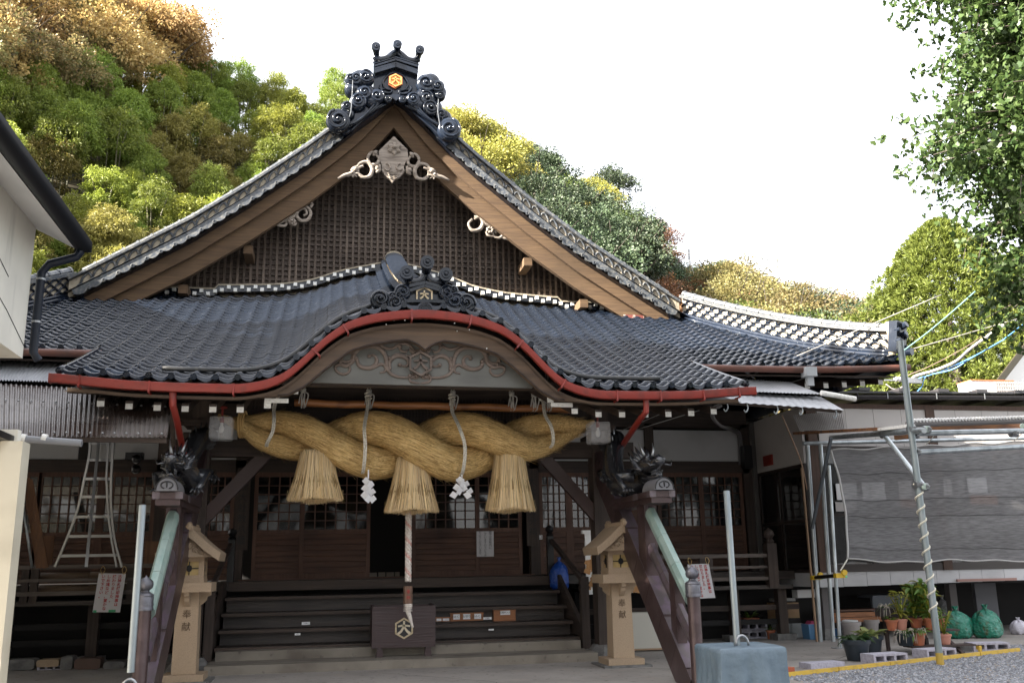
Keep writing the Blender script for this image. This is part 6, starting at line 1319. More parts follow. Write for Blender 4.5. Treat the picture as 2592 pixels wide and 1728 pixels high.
def plant(lab,loc,r,h,mt,kind,lm,n=22,L_=.3,w=.06,group='potted plants around the stand',rect=False):
    T=thing('potted_plant',lab,'potted plant',(0,0,0),group)
    if rect: m=MB(); m.prism([(-r,-r*.7,0),(r,-r*.7,0),(r,r*.7,0),(-r,r*.7,0)],(0,0,h)); m.build('pot',mt,T)
    else: potmesh(r,h,mt,T)
    for k in range(n):
        m=MB(); reps=1
        for _ in range(reps):
            a=rng.uniform(0,6.28)
            if kind=='rosette': leaf(m,(math.cos(a)*r*.15,math.sin(a)*r*.15,h*.9),(math.cos(a),math.sin(a),rng.uniform(.5,1.6)),L_*rng.uniform(.7,1.1),w*rng.uniform(.7,1.2),rng.uniform(.3,.75))
            elif kind=='strap': leaf(m,(math.cos(a)*r*.3,math.sin(a)*r*.3,h*.9),(math.cos(a),math.sin(a),rng.uniform(.3,1.3)),L_*rng.uniform(.6,1.1),w,rng.uniform(.3,.9),4)
            else:
                z=h+rng.uniform(.02,1)*L_*2.6; rr_=rng.uniform(0,.55)*(L_*1.5)*(z-h+.3); leaf(m,(math.cos(a)*rr_*.6,math.sin(a)*rr_*.6,z),(math.cos(a),math.sin(a),rng.uniform(-.1,.9)),L_*rng.uniform(.6,1.1),w*rng.uniform(.8,1.2),rng.uniform(.1,.7))
        m.build('leaf',lm if rng.random()<.8 or kind!='cane' else M_ly,T,smooth=True)
    if kind=='cane':
        m=MB()
        for _ in range(8): a=rng.uniform(0,6.28); m.tube([(0,0,h*.9),(math.cos(a)*.06,math.sin(a)*.06,h+L_*1.2),(math.cos(a)*.16,math.sin(a)*.16,h+L_*2.4)],[.012,.012,.006],6)
        m.build('stem',M_ly,T,smooth=True)
    if kind=='strap':
        m=MB()
        for _ in range(14): a=rng.uniform(0,6.28); m.tube(smooth_curve([(0,0,h*.95),(math.cos(a)*r*.9,math.sin(a)*r*.9,h+rng.uniform(.0,.08)),(math.cos(a)*r*1.25,math.sin(a)*r*1.25,h-rng.uniform(.05,.18))],3),.004,4)
        m.build('root',M_root,T,smooth=True)
    T.location=loc; return T
ys=-1.35
def S12(px,py,y=ys): return c(12,px,py,y=y)
plant('dark green strap plant in the left large black pot on the ground',tuple(c(12,410,1310,z=0)),.21,.31,M_bpot,'rosette',M_ld,26,.34,.075)
plant('variegated plant in the right large black pot on the ground',tuple(c(12,620,1255,z=0)+Vector((0,.15,0))),.21,.30,M_bpot,'rosette',M_lv,30,.38,.095)
z1=S12(1100,1135).z; z2=S12(880,965,-1.0).z; z3=S12(770,800,-.75).z
PS=thing('plant_stand','dark tiered wooden stand holding orchid pots','plant stand',(8,-1.2,0)); M_std=woodmat('stand_timber',(.055,.035,.03),(.03,.02,.018),'x')
for (xa,xb,y,z) in ((860,1560,-1.35,z1),(780,1400,-1.0,z2),(640,1300,-.75,z3)):
    zz=z; 
    for k in range(3): a=S12(xa,0,y).x; b=S12(xb,0,y).x; MB().box((a,y-.14+.10*k,zz-.03),(b,y-.06+.10*k,zz-.005)).build('shelf_board',M_std,PS)
for xs_ in (S12(900,0,-1.3).x,S12(1350,0,-1.3).x):
    MB().beam((xs_-.1,-.70,z3-.03),(xs_+.02,-1.55,.0),.05,.05,up=(0,1,0)).build('slanted_leg',M_std,PS); MB().beam((xs_,-.62,z3-.03),(xs_,-.62,0),.05,.05).build('rear_leg',M_std,PS)
plant('dark strap leaved plant with tangled roots in the shallow box on the top shelf',(S12(760,800,-.75).x,-.75,z3),.17,.13,mat('dark_clay',(.05,.04,.04),.7),'strap',M_ld,34,.22,.02,rect=True)
plant('small plant in the leftmost orange pot on the middle shelf',(S12(805,965,-1.0).x,-1.0,z2),.10,.17,M_terra,'rosette',M_lg,12,.20,.04)
plant('yellowing cane orchid in the mossy orange pot on the middle shelf',(S12(915,960,-1.0).x,-1.0,z2),.10,.18,M_terrap,'cane',M_ly,36,.17,.05)
plant('dense leafy orchid rising behind the middle shelf',(S12(1080,900,-.85).x,-.85,z2+.02),.11,.16,M_terra,'cane',M_lg,120,.20,.07)
plant('tall leafy orchid at the right back of the stand',(S12(1170,830,-.75).x,-.75,z2+.05),.11,.16,M_terra,'cane',M_lg,120,.21,.08)
plant('trailing strap plant with pale roots in the black pot on the lowest shelf',(S12(960,1130).x,ys,z1),.15,.19,M_bpot,'strap',M_ld,34,.24,.022)
plant('rooty orchid in the red pot at the centre of the lowest shelf',(S12(1100,1130).x,ys,z1),.13,.20,M_terra,'strap',M_lg,30,.30,.05)
plant('broad leaved orchid in the orange pot right of centre',(S12(1250,930,-1.1).x,-1.1,z2),.11,.18,M_terra,'cane',M_lg,40,.20,.08)
plant('small orchid in the pinkish pot at the right end of the lowest shelf',(S12(1405,1105).x,ys,z1),.11,.16,M_terrap,'cane',M_lg,30,.15,.045)
plant('orange pot with sparse stems behind the striped pole',(S12(1345,935,-1.0).x,-1.0,z2),.10,.17,M_terra,'rosette',M_lg,10,.14,.03)
# pots, buckets, bench, boxes under the wing
def bucket(lab,loc,r,h,mt,top=None,cat='pot'):
    T=thing('pot',lab,cat,(0,0,0)); potmesh(r,h,mt,T)
    if top: MB().lathe([(r*.75,h*1.0),(r*.78,h*1.07),(r*.6,h*1.1),(.55*r,h*1.0),(.001,h)],(0,0,0),18).build('inner_pot',top,T,smooth=40)
    T.location=loc
bucket('wide beige plastic pot with a white pot nested in it',tuple(c(12,340,1060,z=0)),.20,.32,M_gpot,M_white2); bucket('small empty orange pot between the two beige pots',tuple(c(12,460,1025,z=0)),.11,.16,M_terra); bucket('taller beige pot filled with dry matter',tuple(c(12,570,1035,z=0)),.17,.33,M_gpot)
BN=thing('bench','low orange brown wooden bench under the wing','bench',(9.5,2.3,0)); a=c(12,110,815,y=2.3); b=c(12,900,780,y=2.3)
for k,(h,d) in enumerate(((0,0),(.10,.02))): MB().box((a.x,2.3+d,a.z-.11+.10*k),(b.x,2.36+d,a.z-.02+.10*k)).build('rail',M_obox,BN)
MB().box((a.x,2.38,a.z+.10),(b.x,2.8,a.z+.13)).build('seat',mat('bench_top',(.12,.05,.025),.5),BN)
for x in (a.x+.1,b.x-.3): MB().box((x,2.4,0),(x+.06,2.5,a.z)).build('leg',M_wood_z,BN)
TB=thing('grey_table','pale grey table under the wing floor','table',(10,3,0)); a=c(12,580,570,y=3.2); b=c(12,1120,555,y=3.2); MB().box((a.x,3.2,a.z-.05),(b.x,3.8,a.z)).build('tabletop',mat('blue_grey_table',(.16,.18,.21),.6),TB); MB().box((a.x,3.22,a.z-.35),(b.x,3.25,a.z-.05)).build('front_panel',mat('blue_grey_table',(.16,.18,.21)),TB)
for x in (a.x,b.x-.05): MB().box((x,3.25,0),(x+.05,3.3,a.z-.05)).build('leg',MATS['blue_grey_table'],TB)
# garbage bags
def bag(lab,loc,w,h,mt,twist=.1,seed=0):
    T=thing('bin_bag',lab,'bin bag',(0,0,0),None); r2=np.random.default_rng(seed); m=MB(); n=40; rows=[]; ph=r2.uniform(0,6,6)
    for i,(t,rr_) in enumerate([(0,.55),(.02,.80),(.12,.97),(.3,1.02),(.5,1.0),(.68,.90),(.82,.68),(.91,.42),(.96,.20),(1.0,.10),(1.08,.16),(1.14,.22)]):
        rows.append([Vector((math.cos(a)*w/2*rr_*(1+.05*math.sin(a*5+ph[0]+t*4)+.03*math.sin(a*11+ph[1]-t*9)+(.10*math.sin(a*14+ph[2]) if t>.75 else 0)),math.sin(a)*w/2*.8*rr_*(1+.05*math.sin(a*4+ph[3]+t*5)),h*t+(.01*math.sin(a*7+t*9)))) for a in np.linspace(0,2*math.pi,n+1)])
    m.grid(rows); m.build('bag_film',mt,T,smooth=True); m=MB()
    m.tube([(0,0,h*.99),(0,0,h*1.02)],w*.065,12); m.build('knot',mt,T,smooth=True); T.location=loc; return T
M_bagg=mat('green_bag',(.02,.20,.13),.22,noise=[((5,5,5),(.10,.30,.24),.5,.7,5),((9,9,9),(.06,.09,.04),.55,.7,4)],bump=((13,13,13),1,.06)); M_bagw=mat('white_bag',(.52,.50,.56),.3,bump=((12,12,12),.8,.04))
bag('left of the two green bin bags on the gravel, beside the plant stand',tuple(c(12,1560,1055,z=0)),.58,.52,M_bagg,seed=2); bag('right of the two green bin bags, with black marks inside',tuple(c(12,1900,1050,z=0)),.58,.54,M_bagg,seed=5); bag('small knotted white bag at the right edge',tuple(c(12,2260,1010,z=0)),.36,.28,M_bagw,seed=9)
bag('crumpled clear bag standing behind the green bags',tuple(c(12,1560,960,z=0)+Vector((.1,.6,0))),.45,.62,mat('clear_bag',(.30,.31,.33),.3,bump=((14,14,14),1,.05)),seed=4)
bag('blue plastic bag hanging beside the right stair post',(0,0,0),.36,.52,mat('blue_bag',(.012,.06,.30),.28,bump=((11,11,11),.9,.05)),seed=7).location=c(6,1872,1083,y=2.35)
# stuff left of the corner posts
o=thing('cardboard_box','brown cardboard box standing on two white foam blocks','box',(0,0,0)); m=MB(); m.box((-.26,-.18,0),(.26,.18,.37)); m.build('carton',mat('cardboard',(.40,.26,.15),.8,noise=((6,6,6),(.34,.22,.12),.4,.7,3)),o); MB().box((-.03,-.184,0),(.03,-.18,.374)).build('tape',mat('brown_tape',(.30,.18,.09),.4),o); p=c(7,1205,1250,y=2.75); o.location=(p.x,2.85,p.z-.0)
for i,(x0,x1) in enumerate(((1160,1232),(1234,1305))):
    a=c(7,x0,1338,y=2.7); b=c(7,x1,1258,y=2.7); m=MB(); m.prism([(a.x,2.7,0),(b.x,2.7,0),(b.x-.05*(i),2.7,b.z),(a.x+.05*(1-i),2.7,b.z)],(0,.35,0)); tag(m.build('foam_block',mat('foam_white',(.42,.44,.44),.8)),['left white foam block under the cardboard box','right white foam block next to the cardboard box'][i],'foam block','foam blocks under the box')
p=c(7,1190,1150,y=2.8); o=MB().box((-.22,-.15,0),(.22,.15,.06)).build('folded_sheet',mat('grey_card',(.30,.30,.29),.8)); o.location=(p.x,2.85,p.z+.02); tag(o,'stack of grey egg trays on top of the cardboard box','tray')
for i,zz in enumerate((0,.16)): hollow_block(['lower grey hollow block under the red tray plant','upper grey hollow block under the red tray plant'][i],(7.20,2.9,zz),0,h=.15,w=.6,d=.25)
plant('small green plant in the reddish tray on the hollow blocks',(7.15,2.85,.32),.17,.08,M_terra,'rosette',M_lg,16,.34,.05,rect=True)
plant('spindly plant in an orange pot right of the hollow blocks',(7.46,2.55,0),.09,.17,M_terra,'rosette',M_lg,12,.28,.03)
o=thing('blue_bin','sky blue plastic container with pink things in it behind the corner posts','container',(8.2,2.2,0)); a=c(7,1330,1335,y=2.1); b=c(7,1385,1262,y=2.1); MB().prism([(a.x,2.1,0),(b.x,2.1,0),(b.x+.02,2.1,b.z),(a.x-.02,2.1,b.z)],(0,.3,0)).build('tub',mat('sky_blue_plastic',(.10,.25,.46),.4),o); MB().prism([(a.x+.03,2.13,b.z),(b.x-.03,2.13,b.z),(b.x-.06,2.13,b.z+.05),(a.x+.08,2.13,b.z+.06)],(0,.2,0)).build('pink_contents',mat('pink_cloth',(.55,.08,.2),.7),o)
o=thing('blue_bin','darker blue container behind the thin post','container',(8.7,2.2,0)); a=c(12,125,1075,y=2.2); b=c(12,190,945,y=2.2); MB().prism([(a.x,2.2,0),(b.x,2.2,0),(b.x,2.2,b.z),(a.x,2.2,b.z)],(0,.25,0)).build('tub',mat('blue_plastic',(.06,.16,.34),.4),o); MB().box((a.x-.02,2.19,b.z-.04),(b.x+.02,2.46,b.z)).build('rim',MATS['blue_plastic'],o)
o=MB().box((-.28,-.12,0),(.28,.12,.16)).build('white_carton',M_white2); p=c(7,1315,1125,y=2.9); o.location=(p.x,2.9,p.z); tag(o,'white carton lying on the dark locker beneath the wing','carton')
o=MB().box((-.30,-.25,0),(.30,.25,.92)).build('dark_locker',M_dark); o.location=(8.55,3.35,0); tag(o,'dark locker under the wing corner','locker')
# cream cabinet and votive plaques behind the right lantern
o=thing('cream_board','cream coloured low cabinet behind the right stone lantern','cabinet',(4.2,1.0,0)); a=c(7,395,1395,y=.9); b=c(7,590,1200,y=.9); MB().box((a.x-.1,.9,.05),(b.x,1.2,b.z)).build('panel',mat('cream_panel',(.48,.46,.40),.6),o); MB().box((a.x-.1,.88,.02),(b.x+.02,1.22,.05)).build('foot_rail',mat('tan_batten',(.3,.2,.1)),o)
EM=thing('plaque_rack','white rack hung with small wooden votive plaques behind the right pillar','plaque rack',(3.9,1.0,1.1)); 
a=c(7,175,1110,y=.8); b=c(7,218,790,y=.8); MB().box((a.x,.8,a.z),(b.x+.1,.84,b.z)).build('white_panel',M_white2,EM); MB().box((a.x-.05,.76,b.z-.02),(b.x+.12,.88,b.z+.04)).build('top_rail',M_white2,EM); a2=c(7,400,1100,y=.8); b2=c(7,470,930,y=.8); MB().box((a2.x-.1,.8,a2.z),(b2.x,.84,b2.z)).build('white_panel',M_white2,EM)
for k in range(26):
    X_,Y_=((random.uniform(170,225),random.uniform(880,1095)) if k<14 else (random.uniform(400,472),random.uniform(950,1095))); p=c(7,X_,Y_,y=.77); T_=Matrix.Translation(p)@Matrix.Rotation(random.uniform(-.5,.5),4,'Y')@Matrix.Rotation(random.uniform(-.4,.4),4,'Z'); m=MB(); m.prism([T_@Vector(q_) for q_ in [(-.055,0,-.04),(.055,0,-.04),(.055,0,.025),(0,0,.055),(-.055,0,.025)]],(0,.008,0)); m.build('votive_plaque',mat('plaque_wood',(.44,.23,.09),.7),EM)
for k in range(5): p=c(7,215,1000+24*k,y=.76); MB().box((p.x-.04,.755,p.z-.008),(p.x+.04,.765,p.z+.008)).build('green_strip',M_green,EM)
# ============================================================ WIRES, INSULATORS, NEIGHBOUR
def wire(name,pts,r,mt,lab,sag=0):
    o=MB().tube(smooth_curve(pts,8),r,6).build(name,mt,None,smooth=True); tag(o,lab,'cable','cables on the right'); return o
M_wc=mat('grey_cable',(.30,.29,.27),.6); M_cy=mat('cyan_cable',(.13,.27,.25),.5); M_bl=mat('blue_cable',(.08,.22,.50),.5); M_ww=mat('white_cable',(.48,.44,.42),.5)
wire('cable',[at(1400,1000,y=2),at(1800,830,y=0),at(2162,677,y=-1)],.008,M_wc,'thin grey wire slanting up across the roof corner')
wire('cable',[at(1450,990,y=1),at(1850,868,y=0),at(2083,805,y=-1),at(2352,728,y=-1)],.008,M_wc,'thin grey wire passing behind the top of the scaffold pole')
wire('cable',[c(11,830,488,y=-1.5),c(11,1130,260,y=-1.5),c(11,1460,-20,y=-1.5),c(11,1650,-190,y=-1.5)],.012,M_cy,'taut cyan cord rising from the scaffold pole to the ginkgo')
wire('cable',[c(11,930,800,y=3),c(11,990,760,y=3),c(11,1200,700,y=2.5),c(11,1430,600,y=2),c(11,1620,440,y=1),c(11,1970,190,y=0)],.028,M_ww,'thick white cable curving up to the right')
wire('cable',[c(11,870,765,y=3),c(11,1150,650,y=2.5),c(11,1560,430,y=1.5),c(11,1980,140,y=0)],.008,mat('brown_wire',(.16,.11,.09),.6),'thin brown wire above the thick white cable')
wire('cable',[c(11,990,800,y=3),c(11,1250,720,y=2.5),c(11,1500,610,y=2),c(11,1800,460,y=1),c(11,1985,345,y=0),c(11,2300,100,y=-1)],.014,M_bl,'upper blue cable below the white one'); wire('cable',[c(11,1150,750,y=2.5),c(11,1400,690,y=2),c(11,1600,570,y=1.6),c(11,1985,350,y=0)],.014,M_bl,'lower blue cable below the white one')
wire('cable',[c(11,1085,780,y=3),c(11,1060,830,y=3),c(11,1050,880,y=3),c(11,990,950,y=3)],.012,M_bl,'short blue cable end dropping to the wing roof'); wire('cable',[c(11,640,860,y=3),c(11,720,915,y=3),c(11,800,905,y=3),c(11,860,860,y=3)],.014,M_ww,'slack pale cable looping under the corner eave')
INS=thing('insulator','white porcelain insulators on an iron arm under the hall corner','insulator',c(11,760,800,y=3))
for x in (735,770): p=c(11,x,803,y=3); MB().tube([p,p+Vector((.04,0,0)),p+Vector((.05,0,0)),p+Vector((.09,0,0))],[.03,.06,.03,.05],10).build('porcelain',M_white2,INS,smooth=True)
MB().tube([c(11,620,815,y=3),c(11,990,820,y=3)],.018,6).build('arm',M_steel,INS); p=c(11,940,820,y=3); MB().box((p.x-.2,2.95,p.z-.06),(p.x+.2,3.02,p.z+.06)).build('bracket',M_steel,INS)
NB=thing('white_neighbour_house','bright white gabled house behind the wing at the right edge','house',(20,8,0)); m=MB()
yy=9; P=[c(11,x,y,y=yy) for x,y in [(1880,840),(2204,430),(2500,60),(2900,500),(2900,1400),(1880,1400)]]; m.prism(P,(6.5,6,0)); m.build('wall',mat('bright_render',(.80,.79,.76),.8),NB)
m=MB(); m.strip([c(11,1870,850,y=yy-.6),c(11,2500,30,y=yy-.6)],[c(11,1870,835,y=yy-.6),c(11,2500,5,y=yy-.6)],(7.2,7,0)); m.build('roof',mat('olive_roof_edge',(.12,.10,.06),.6),NB)
AC=thing('air_conditioner_unit','white and red edged air conditioner outdoor unit on the wing roof','air conditioner',c(11,1850,900,y=4.5)); a=c(11,1620,965,y=4.3); b=c(11,2080,825,y=4.3); MB().box((a.x,4.3,a.z-.1),(b.x,4.8,b.z)).build('casing',mat('bright_render',(.8,.8,.76)),AC); MB().box((a.x-.01,4.28,b.z-.01),(b.x+.01,4.82,b.z+.015)).build('red_top_edge',mat('orange_trim',(.5,.16,.06),.6),AC)
for k in range(12): x=c(11,1765+26*k,0,y=4.29).x; MB().box((x-.008,4.275,a.z),(x+.008,4.298,b.z-.03)).build('grille_bar',M_gpot,AC)
for k in range(3): MB().box((c(11,1765,0,y=4.27).x,4.27,a.z+.08+k*.09),(c(11,2055,0,y=4.27).x,4.276,a.z+.092+k*.09)).build('grille_bar',M_gpot,AC)
# ============================================================ HILLSIDE AND TREES
SAZ=[-40,-25,-17,-12,-7.4,-3,0,6,12,18.5,21,25,31,40,60]; SEL=[36,35,33.0,31.4,29.8,30.0,29.7,28.3,26.3,22.9,19.6,17.6,15.0,13,11]
RAZ=[-40,-10,0,12,18,25,31,60]; RMX=[62,62,66,74,82,105,130,130]
R0=33.
def terr(az,r):
    S=interp(az,SAZ,SEL); R=interp(az,RAZ,RMX); H=R*math.tan(math.radians(S))+1.5-7.5
    t=min(max((r-R0)/(R-R0),0),1); h=H*(t**.85) if r<=R else H-(r-R)*.05
    return max(h,0)+ (0.5*math.sin(az*.9+r*.3)+.4*math.sin(az*.37-r*.21) if t>.05 else 0)
def pol(az,r,z): a=math.radians(az); return Vector((O[0]+r*math.sin(a),O[1]+r*math.cos(a),z))
rows=[]
for r in [R0-.2]+list(np.linspace(R0,R0+28,16))+list(np.linspace(R0+33,140,22))+[180,260]:
    rows.append([pol(az,r,terr(az,r)-.05) for az in np.linspace(-40,62,90)])
h_=MB().grid(rows).build('hillside',mat('forest_floor',(.028,.030,.014),.95,noise=((.6,.6,.6),(.06,.045,.02),.4,.7,5)),None,smooth=True); h_['kind']='structure'
def quads_mesh(name,P,D,S,L_,Wd,mats,mi=None,bend=.25,extra=None):
    """P base points, D directions, S side directions, lengths, widths -> leaf shaped quads"""
    n=len(P); D=D/np.linalg.norm(D,axis=1,keepdims=True); S=S-D*np.sum(S*D,1,keepdims=True); S/=np.linalg.norm(S,axis=1,keepdims=True)+1e-9
    L_=np.broadcast_to(L_,n)[:,None]; Wd=np.broadcast_to(Wd,n)[:,None]
    a=P; b=P+D*L_*.45+S*Wd*.5; t=P+D*L_+np.array([0,0,-1])*L_*bend; d=P+D*L_*.45-S*Wd*.5
    V=np.stack([a,b,t,d],1).reshape(-1,3); F_=np.arange(4*n).reshape(n,4); ex=extra
    me=bpy.data.meshes.new(name)
    if ex is not None:
        ev=np.array([tuple(v) for v in ex.v]); V2=np.concatenate([V,ev]); k=len(ex.f); loops=np.concatenate([F_.reshape(-1)]+[np.array(f)+4*n for f in ex.f]); tot=np.concatenate([np.full(n,4),[len(f) for f in ex.f]])
    else: V2=V; loops=F_.reshape(-1); tot=np.full(n,4); k=0
    st=np.concatenate([[0],np.cumsum(tot)[:-1]])
    me.vertices.add(len(V2)); me.vertices.foreach_set('co',V2.reshape(-1).astype(np.float32)); me.loops.add(len(loops)); me.loops.foreach_set('vertex_index',loops.astype(np.int32)); me.polygons.add(len(tot)); me.polygons.foreach_set('loop_start',st.astype(np.int32)); me.polygons.foreach_set('loop_total',tot.astype(np.int32))
    for m in mats: me.materials.append(m)
    if mi is None: mi=np.zeros(n)
    me.polygons.foreach_set('material_index',np.concatenate([mi,np.zeros(k)+len(mats)-1]).astype(np.int32)); me.update(calc_edges=True); return me
def unit(n): v=rng.normal(size=(n,3)); return v/np.linalg.norm(v,axis=1,keepdims=True)
M_bark=mat('bark',(.06,.048,.038),.9,noise=((6,6,2),(.10,.085,.07),.4,.7,5)); M_culm=mat('bamboo_culm',(.07,.068,.028),.6,noise=((3,3,9),(.13,.11,.05),.45,.7,3))
def bamboo_mesh(seed,lm,arch=1.):
    P=[];D=[];S=[]
    for k in range(120):
        u=rng.uniform(-.25,1); th=rng.uniform(0,6.283); rr=math.sqrt(max(0,1-max(u,0)**2))*rng.uniform(.72,1.05)*(1+.12*math.sin(th*3+seed)); c0=np.array([math.cos(th)*rr*1.12,math.sin(th)*rr*1.12,1.5+u*1.75+.18*math.sin(th*3+seed)+.1*math.sin(th*7)])
        out=np.array([math.cos(th)*rr,math.sin(th)*rr,max(u,0)*.9]); out/=np.linalg.norm(out)+1e-6
        n=58; off=unit(n)*np.array([.30,.30,.19])*rng.uniform(.7,1.25)*rng.uniform(.4,1,(n,1)); off[:,2]-=.25*np.hypot(off[:,0],off[:,1])
        P.append(c0+off); D.append(out*.5+off*1.5+np.array([0,0,-.25])+rng.normal(size=(n,3))*.55); S.append(unit(n)+np.array([0,0,.2]))
    P=np.concatenate(P);D=np.concatenate(D);S=np.concatenate(S); n=len(P)
    return quads_mesh('crown',P,D,S,rng.uniform(.10,.19,n),rng.uniform(.035,.06,n),[lm],bend=.2)
def broad_mesh(seed,lm,R_=3.,clumps=70,per=62,ls=.20,flat=.8,open_=.0,wide=1.,cs=.28):
    P=[];D=[];S=[];r2=rng
    for k in range(clumps):
        d=unit(1)[0]; d[2]=abs(d[2])*1.15-.35; rr=R_*rng.uniform(.5,1.0)*(1+.15*math.sin(3*math.atan2(d[1],d[0])+seed)); c0=d*rr*np.array([wide,wide,flat]); n=per
        off=unit(n)*(rng.uniform(.3,1,(n,1))**.5)*R_*cs*np.array([1,1,.6])*rng.uniform(.7,1.25); P.append(c0+off); D.append(off*1.5+d*.5+rng.normal(size=(n,3))*.5*R_*.2+np.array([0,0,-.15])); S.append(unit(n)+np.array([0,0,.0]))
    P=np.concatenate(P);D=np.concatenate(D);S=np.concatenate(S); n=len(P)
    return quads_mesh('crown',P,D,S,rng.uniform(.7,1.2,n)*ls,rng.uniform(.5,.8,n)*ls,[lm],bend=.1)
def limbs(R_,H,n=9,r0=.16,seed=0):
    mb=MB(); mb.tube(smooth_curve([(0,0,-H),(.12,.1,-H*.5),(0,0,-R_*.2),(.1,-.1,R_*.45)],4),[r0*(1-.7*i/12) for i in range(13)],8)
    for k in range(n):
        a=k*2.4+seed; e=Vector((math.cos(a)*R_*.75,math.sin(a)*R_*.75,R_*(-.15+.75*((k*.37)%1)))); b=Vector((0,0,-R_*.55+R_*.5*(k/n))); mb.tube(smooth_curve([b,b.lerp(e,.4)+Vector((0,0,-.05*R_)),e],4),[r0*.5*(1-.85*i/8) for i in range(9)],5)
        f=e+Vector((math.cos(a+1)*R_*.25,math.sin(a+1)*R_*.25,R_*.2)); mb.tube([b.lerp(e,.6),f],[r0*.2,r0*.05],4)
    return mb
def lmx(n,a,b,tr=.3): return leafmat(n,a,b,tr=tr,rough=.55)
BM=[lmx('bamboo_green',(.14,.165,.022),(.28,.30,.05),.4),lmx('bamboo_olive',(.15,.135,.03),(.26,.23,.06),.35),lmx('bamboo_fresh',(.11,.16,.022),(.23,.28,.05),.4),lmx('bamboo_pale',(.16,.20,.035),(.28,.31,.07))]
PR={}
def proto(key,crown,trunk,zoff,name,cmat=None):
    PR[key]=(crown,trunk,zoff,name)
def trunkmesh(mb,m): me=bpy.data.meshes.new('trunk'); me.from_pydata(mb.v,[],mb.f); me.materials.append(m); me.polygons.foreach_set('use_smooth',[True]*len(mb.f)); me.update(); return me
cul=MB()
for k in range(3): a=k*2.1; cul.tube(smooth_curve([(math.cos(a)*.5,math.sin(a)*.5,-6),(math.cos(a)*.45,math.sin(a)*.4,-1),(math.cos(a)*.3,math.sin(a)*.3,1.5),(math.cos(a)*.6,math.sin(a)*.6,2.7)],3),[.035]*9+[.012],6)
CULM=trunkmesh(cul,M_culm)
for i,lm in enumerate(BM):
    for j in range(2): PR['bamboo%d%d'%(i,j)]=(bamboo_mesh(i*3+j,lm),CULM,0)
def addbroad(key,lm,R_,n,**kw):
    for j in range(n): PR['%s%d'%(key,j)]=(broad_mesh(j*2.1+len(PR),lm,R_,**kw),trunkmesh(limbs(R_,6.,seed=j),M_bark),0)
addbroad('orange',lmx('autumn_orange',(.38,.24,.09),(.46,.35,.15),.4),3.0,2,clumps=90,per=100,ls=.17,cs=.22)
addbroad('orgreen',lmx('autumn_olive',(.12,.13,.045),(.30,.21,.10),.4),3.0,2,clumps=90,per=100,ls=.17,cs=.22)
addbroad('yellow',lmx('yellow_green',(.17,.18,.035),(.33,.29,.07),.3),2.4,2,clumps=75,per=100,ls=.15)
addbroad('dark',lmx('evergreen_grey',(.030,.055,.028),(.075,.105,.052),.12),2.4,2,clumps=75,per=105,ls=.15)
addbroad('ygreen',lmx('mid_green',(.06,.10,.02),(.13,.17,.04),.25),2.4,2,clumps=75,per=105,ls=.15)
addbroad('red',lmx('autumn_red',(.12,.055,.03),(.21,.115,.05),.3),2.6,2,clumps=75,per=100,ls=.15)
addbroad('brown',lmx('autumn_tan',(.12,.11,.04),(.23,.19,.075),.3),2.8,2,clumps=70,per=100,ls=.14)
addbroad('pink',lmx('autumn_dusty_red',(.26,.13,.08),(.34,.20,.11),.3),2.4,1,clumps=60,per=95,ls=.14)
LAB={'bamboo0':('bamboo_clump','rounded green bamboo plume on the hillside','bamboo'),'bamboo1':('bamboo_clump','brownish olive bamboo plume on the hillside','bamboo'),'bamboo2':('bamboo_clump','fresh green bamboo plume on the hillside','bamboo'),'bamboo3':('bamboo_clump','pale yellow green bamboo plume near the skyline','bamboo'),
'orange':('broadleaf_tree','orange autumn tree on the top left of the hill','tree'),'orgreen':('broadleaf_tree','half orange half green tree at the top of the hill','tree'),'yellow':('broadleaf_tree','yellow green tree just right of the gable peak','tree'),'dark':('broadleaf_tree','dark grey green evergreen tree right of the gable','tree'),'ygreen':('broadleaf_tree','mid green leafy tree on the hillside','tree'),'red':('broadleaf_tree','reddish brown autumn tree on the right slope','tree'),'brown':('broadleaf_tree','tan autumn tree on the distant right slope','tree'),'pink':('broadleaf_tree','dusty red tree on the distant right slope','tree')}
def project(p):
    d=np.array(p)-O; z=d@FW; return ((1296+F_PX*(d@RR)/z)/K,(864-F_PX*(d@UU)/z)/K)
ROOF=[(-400,640),(0,640),(200,640),(500,470),(770,310),(850,240),(860,110),(960,110),(975,260),(1050,330),(1300,560),(1530,700),(2060,760),(2352,860),(2700,860)]
def put(key,base,s,rz,label=None,sxy=1.,zoff=None):
    crown,tr,zo=PR[key]; k=key.rstrip('0123456789') if not key.startswith('bamboo') else key[:7]
    nm,lab,cat=LAB[k]; T=thing(nm,label or lab,cat,base,LAB[k][1].replace('plume','plumes').replace(' tree',' trees') if not label else None,rz); T.scale=(s*sxy,s*sxy,s)
    o=bpy.data.objects.new('crown',crown); COL.objects.link(o); o.parent=T
    o=bpy.data.objects.new('trunk' if cat=='tree' else 'culm',tr); COL.objects.link(o); o.parent=T; return T
ntree=0; PL=[]
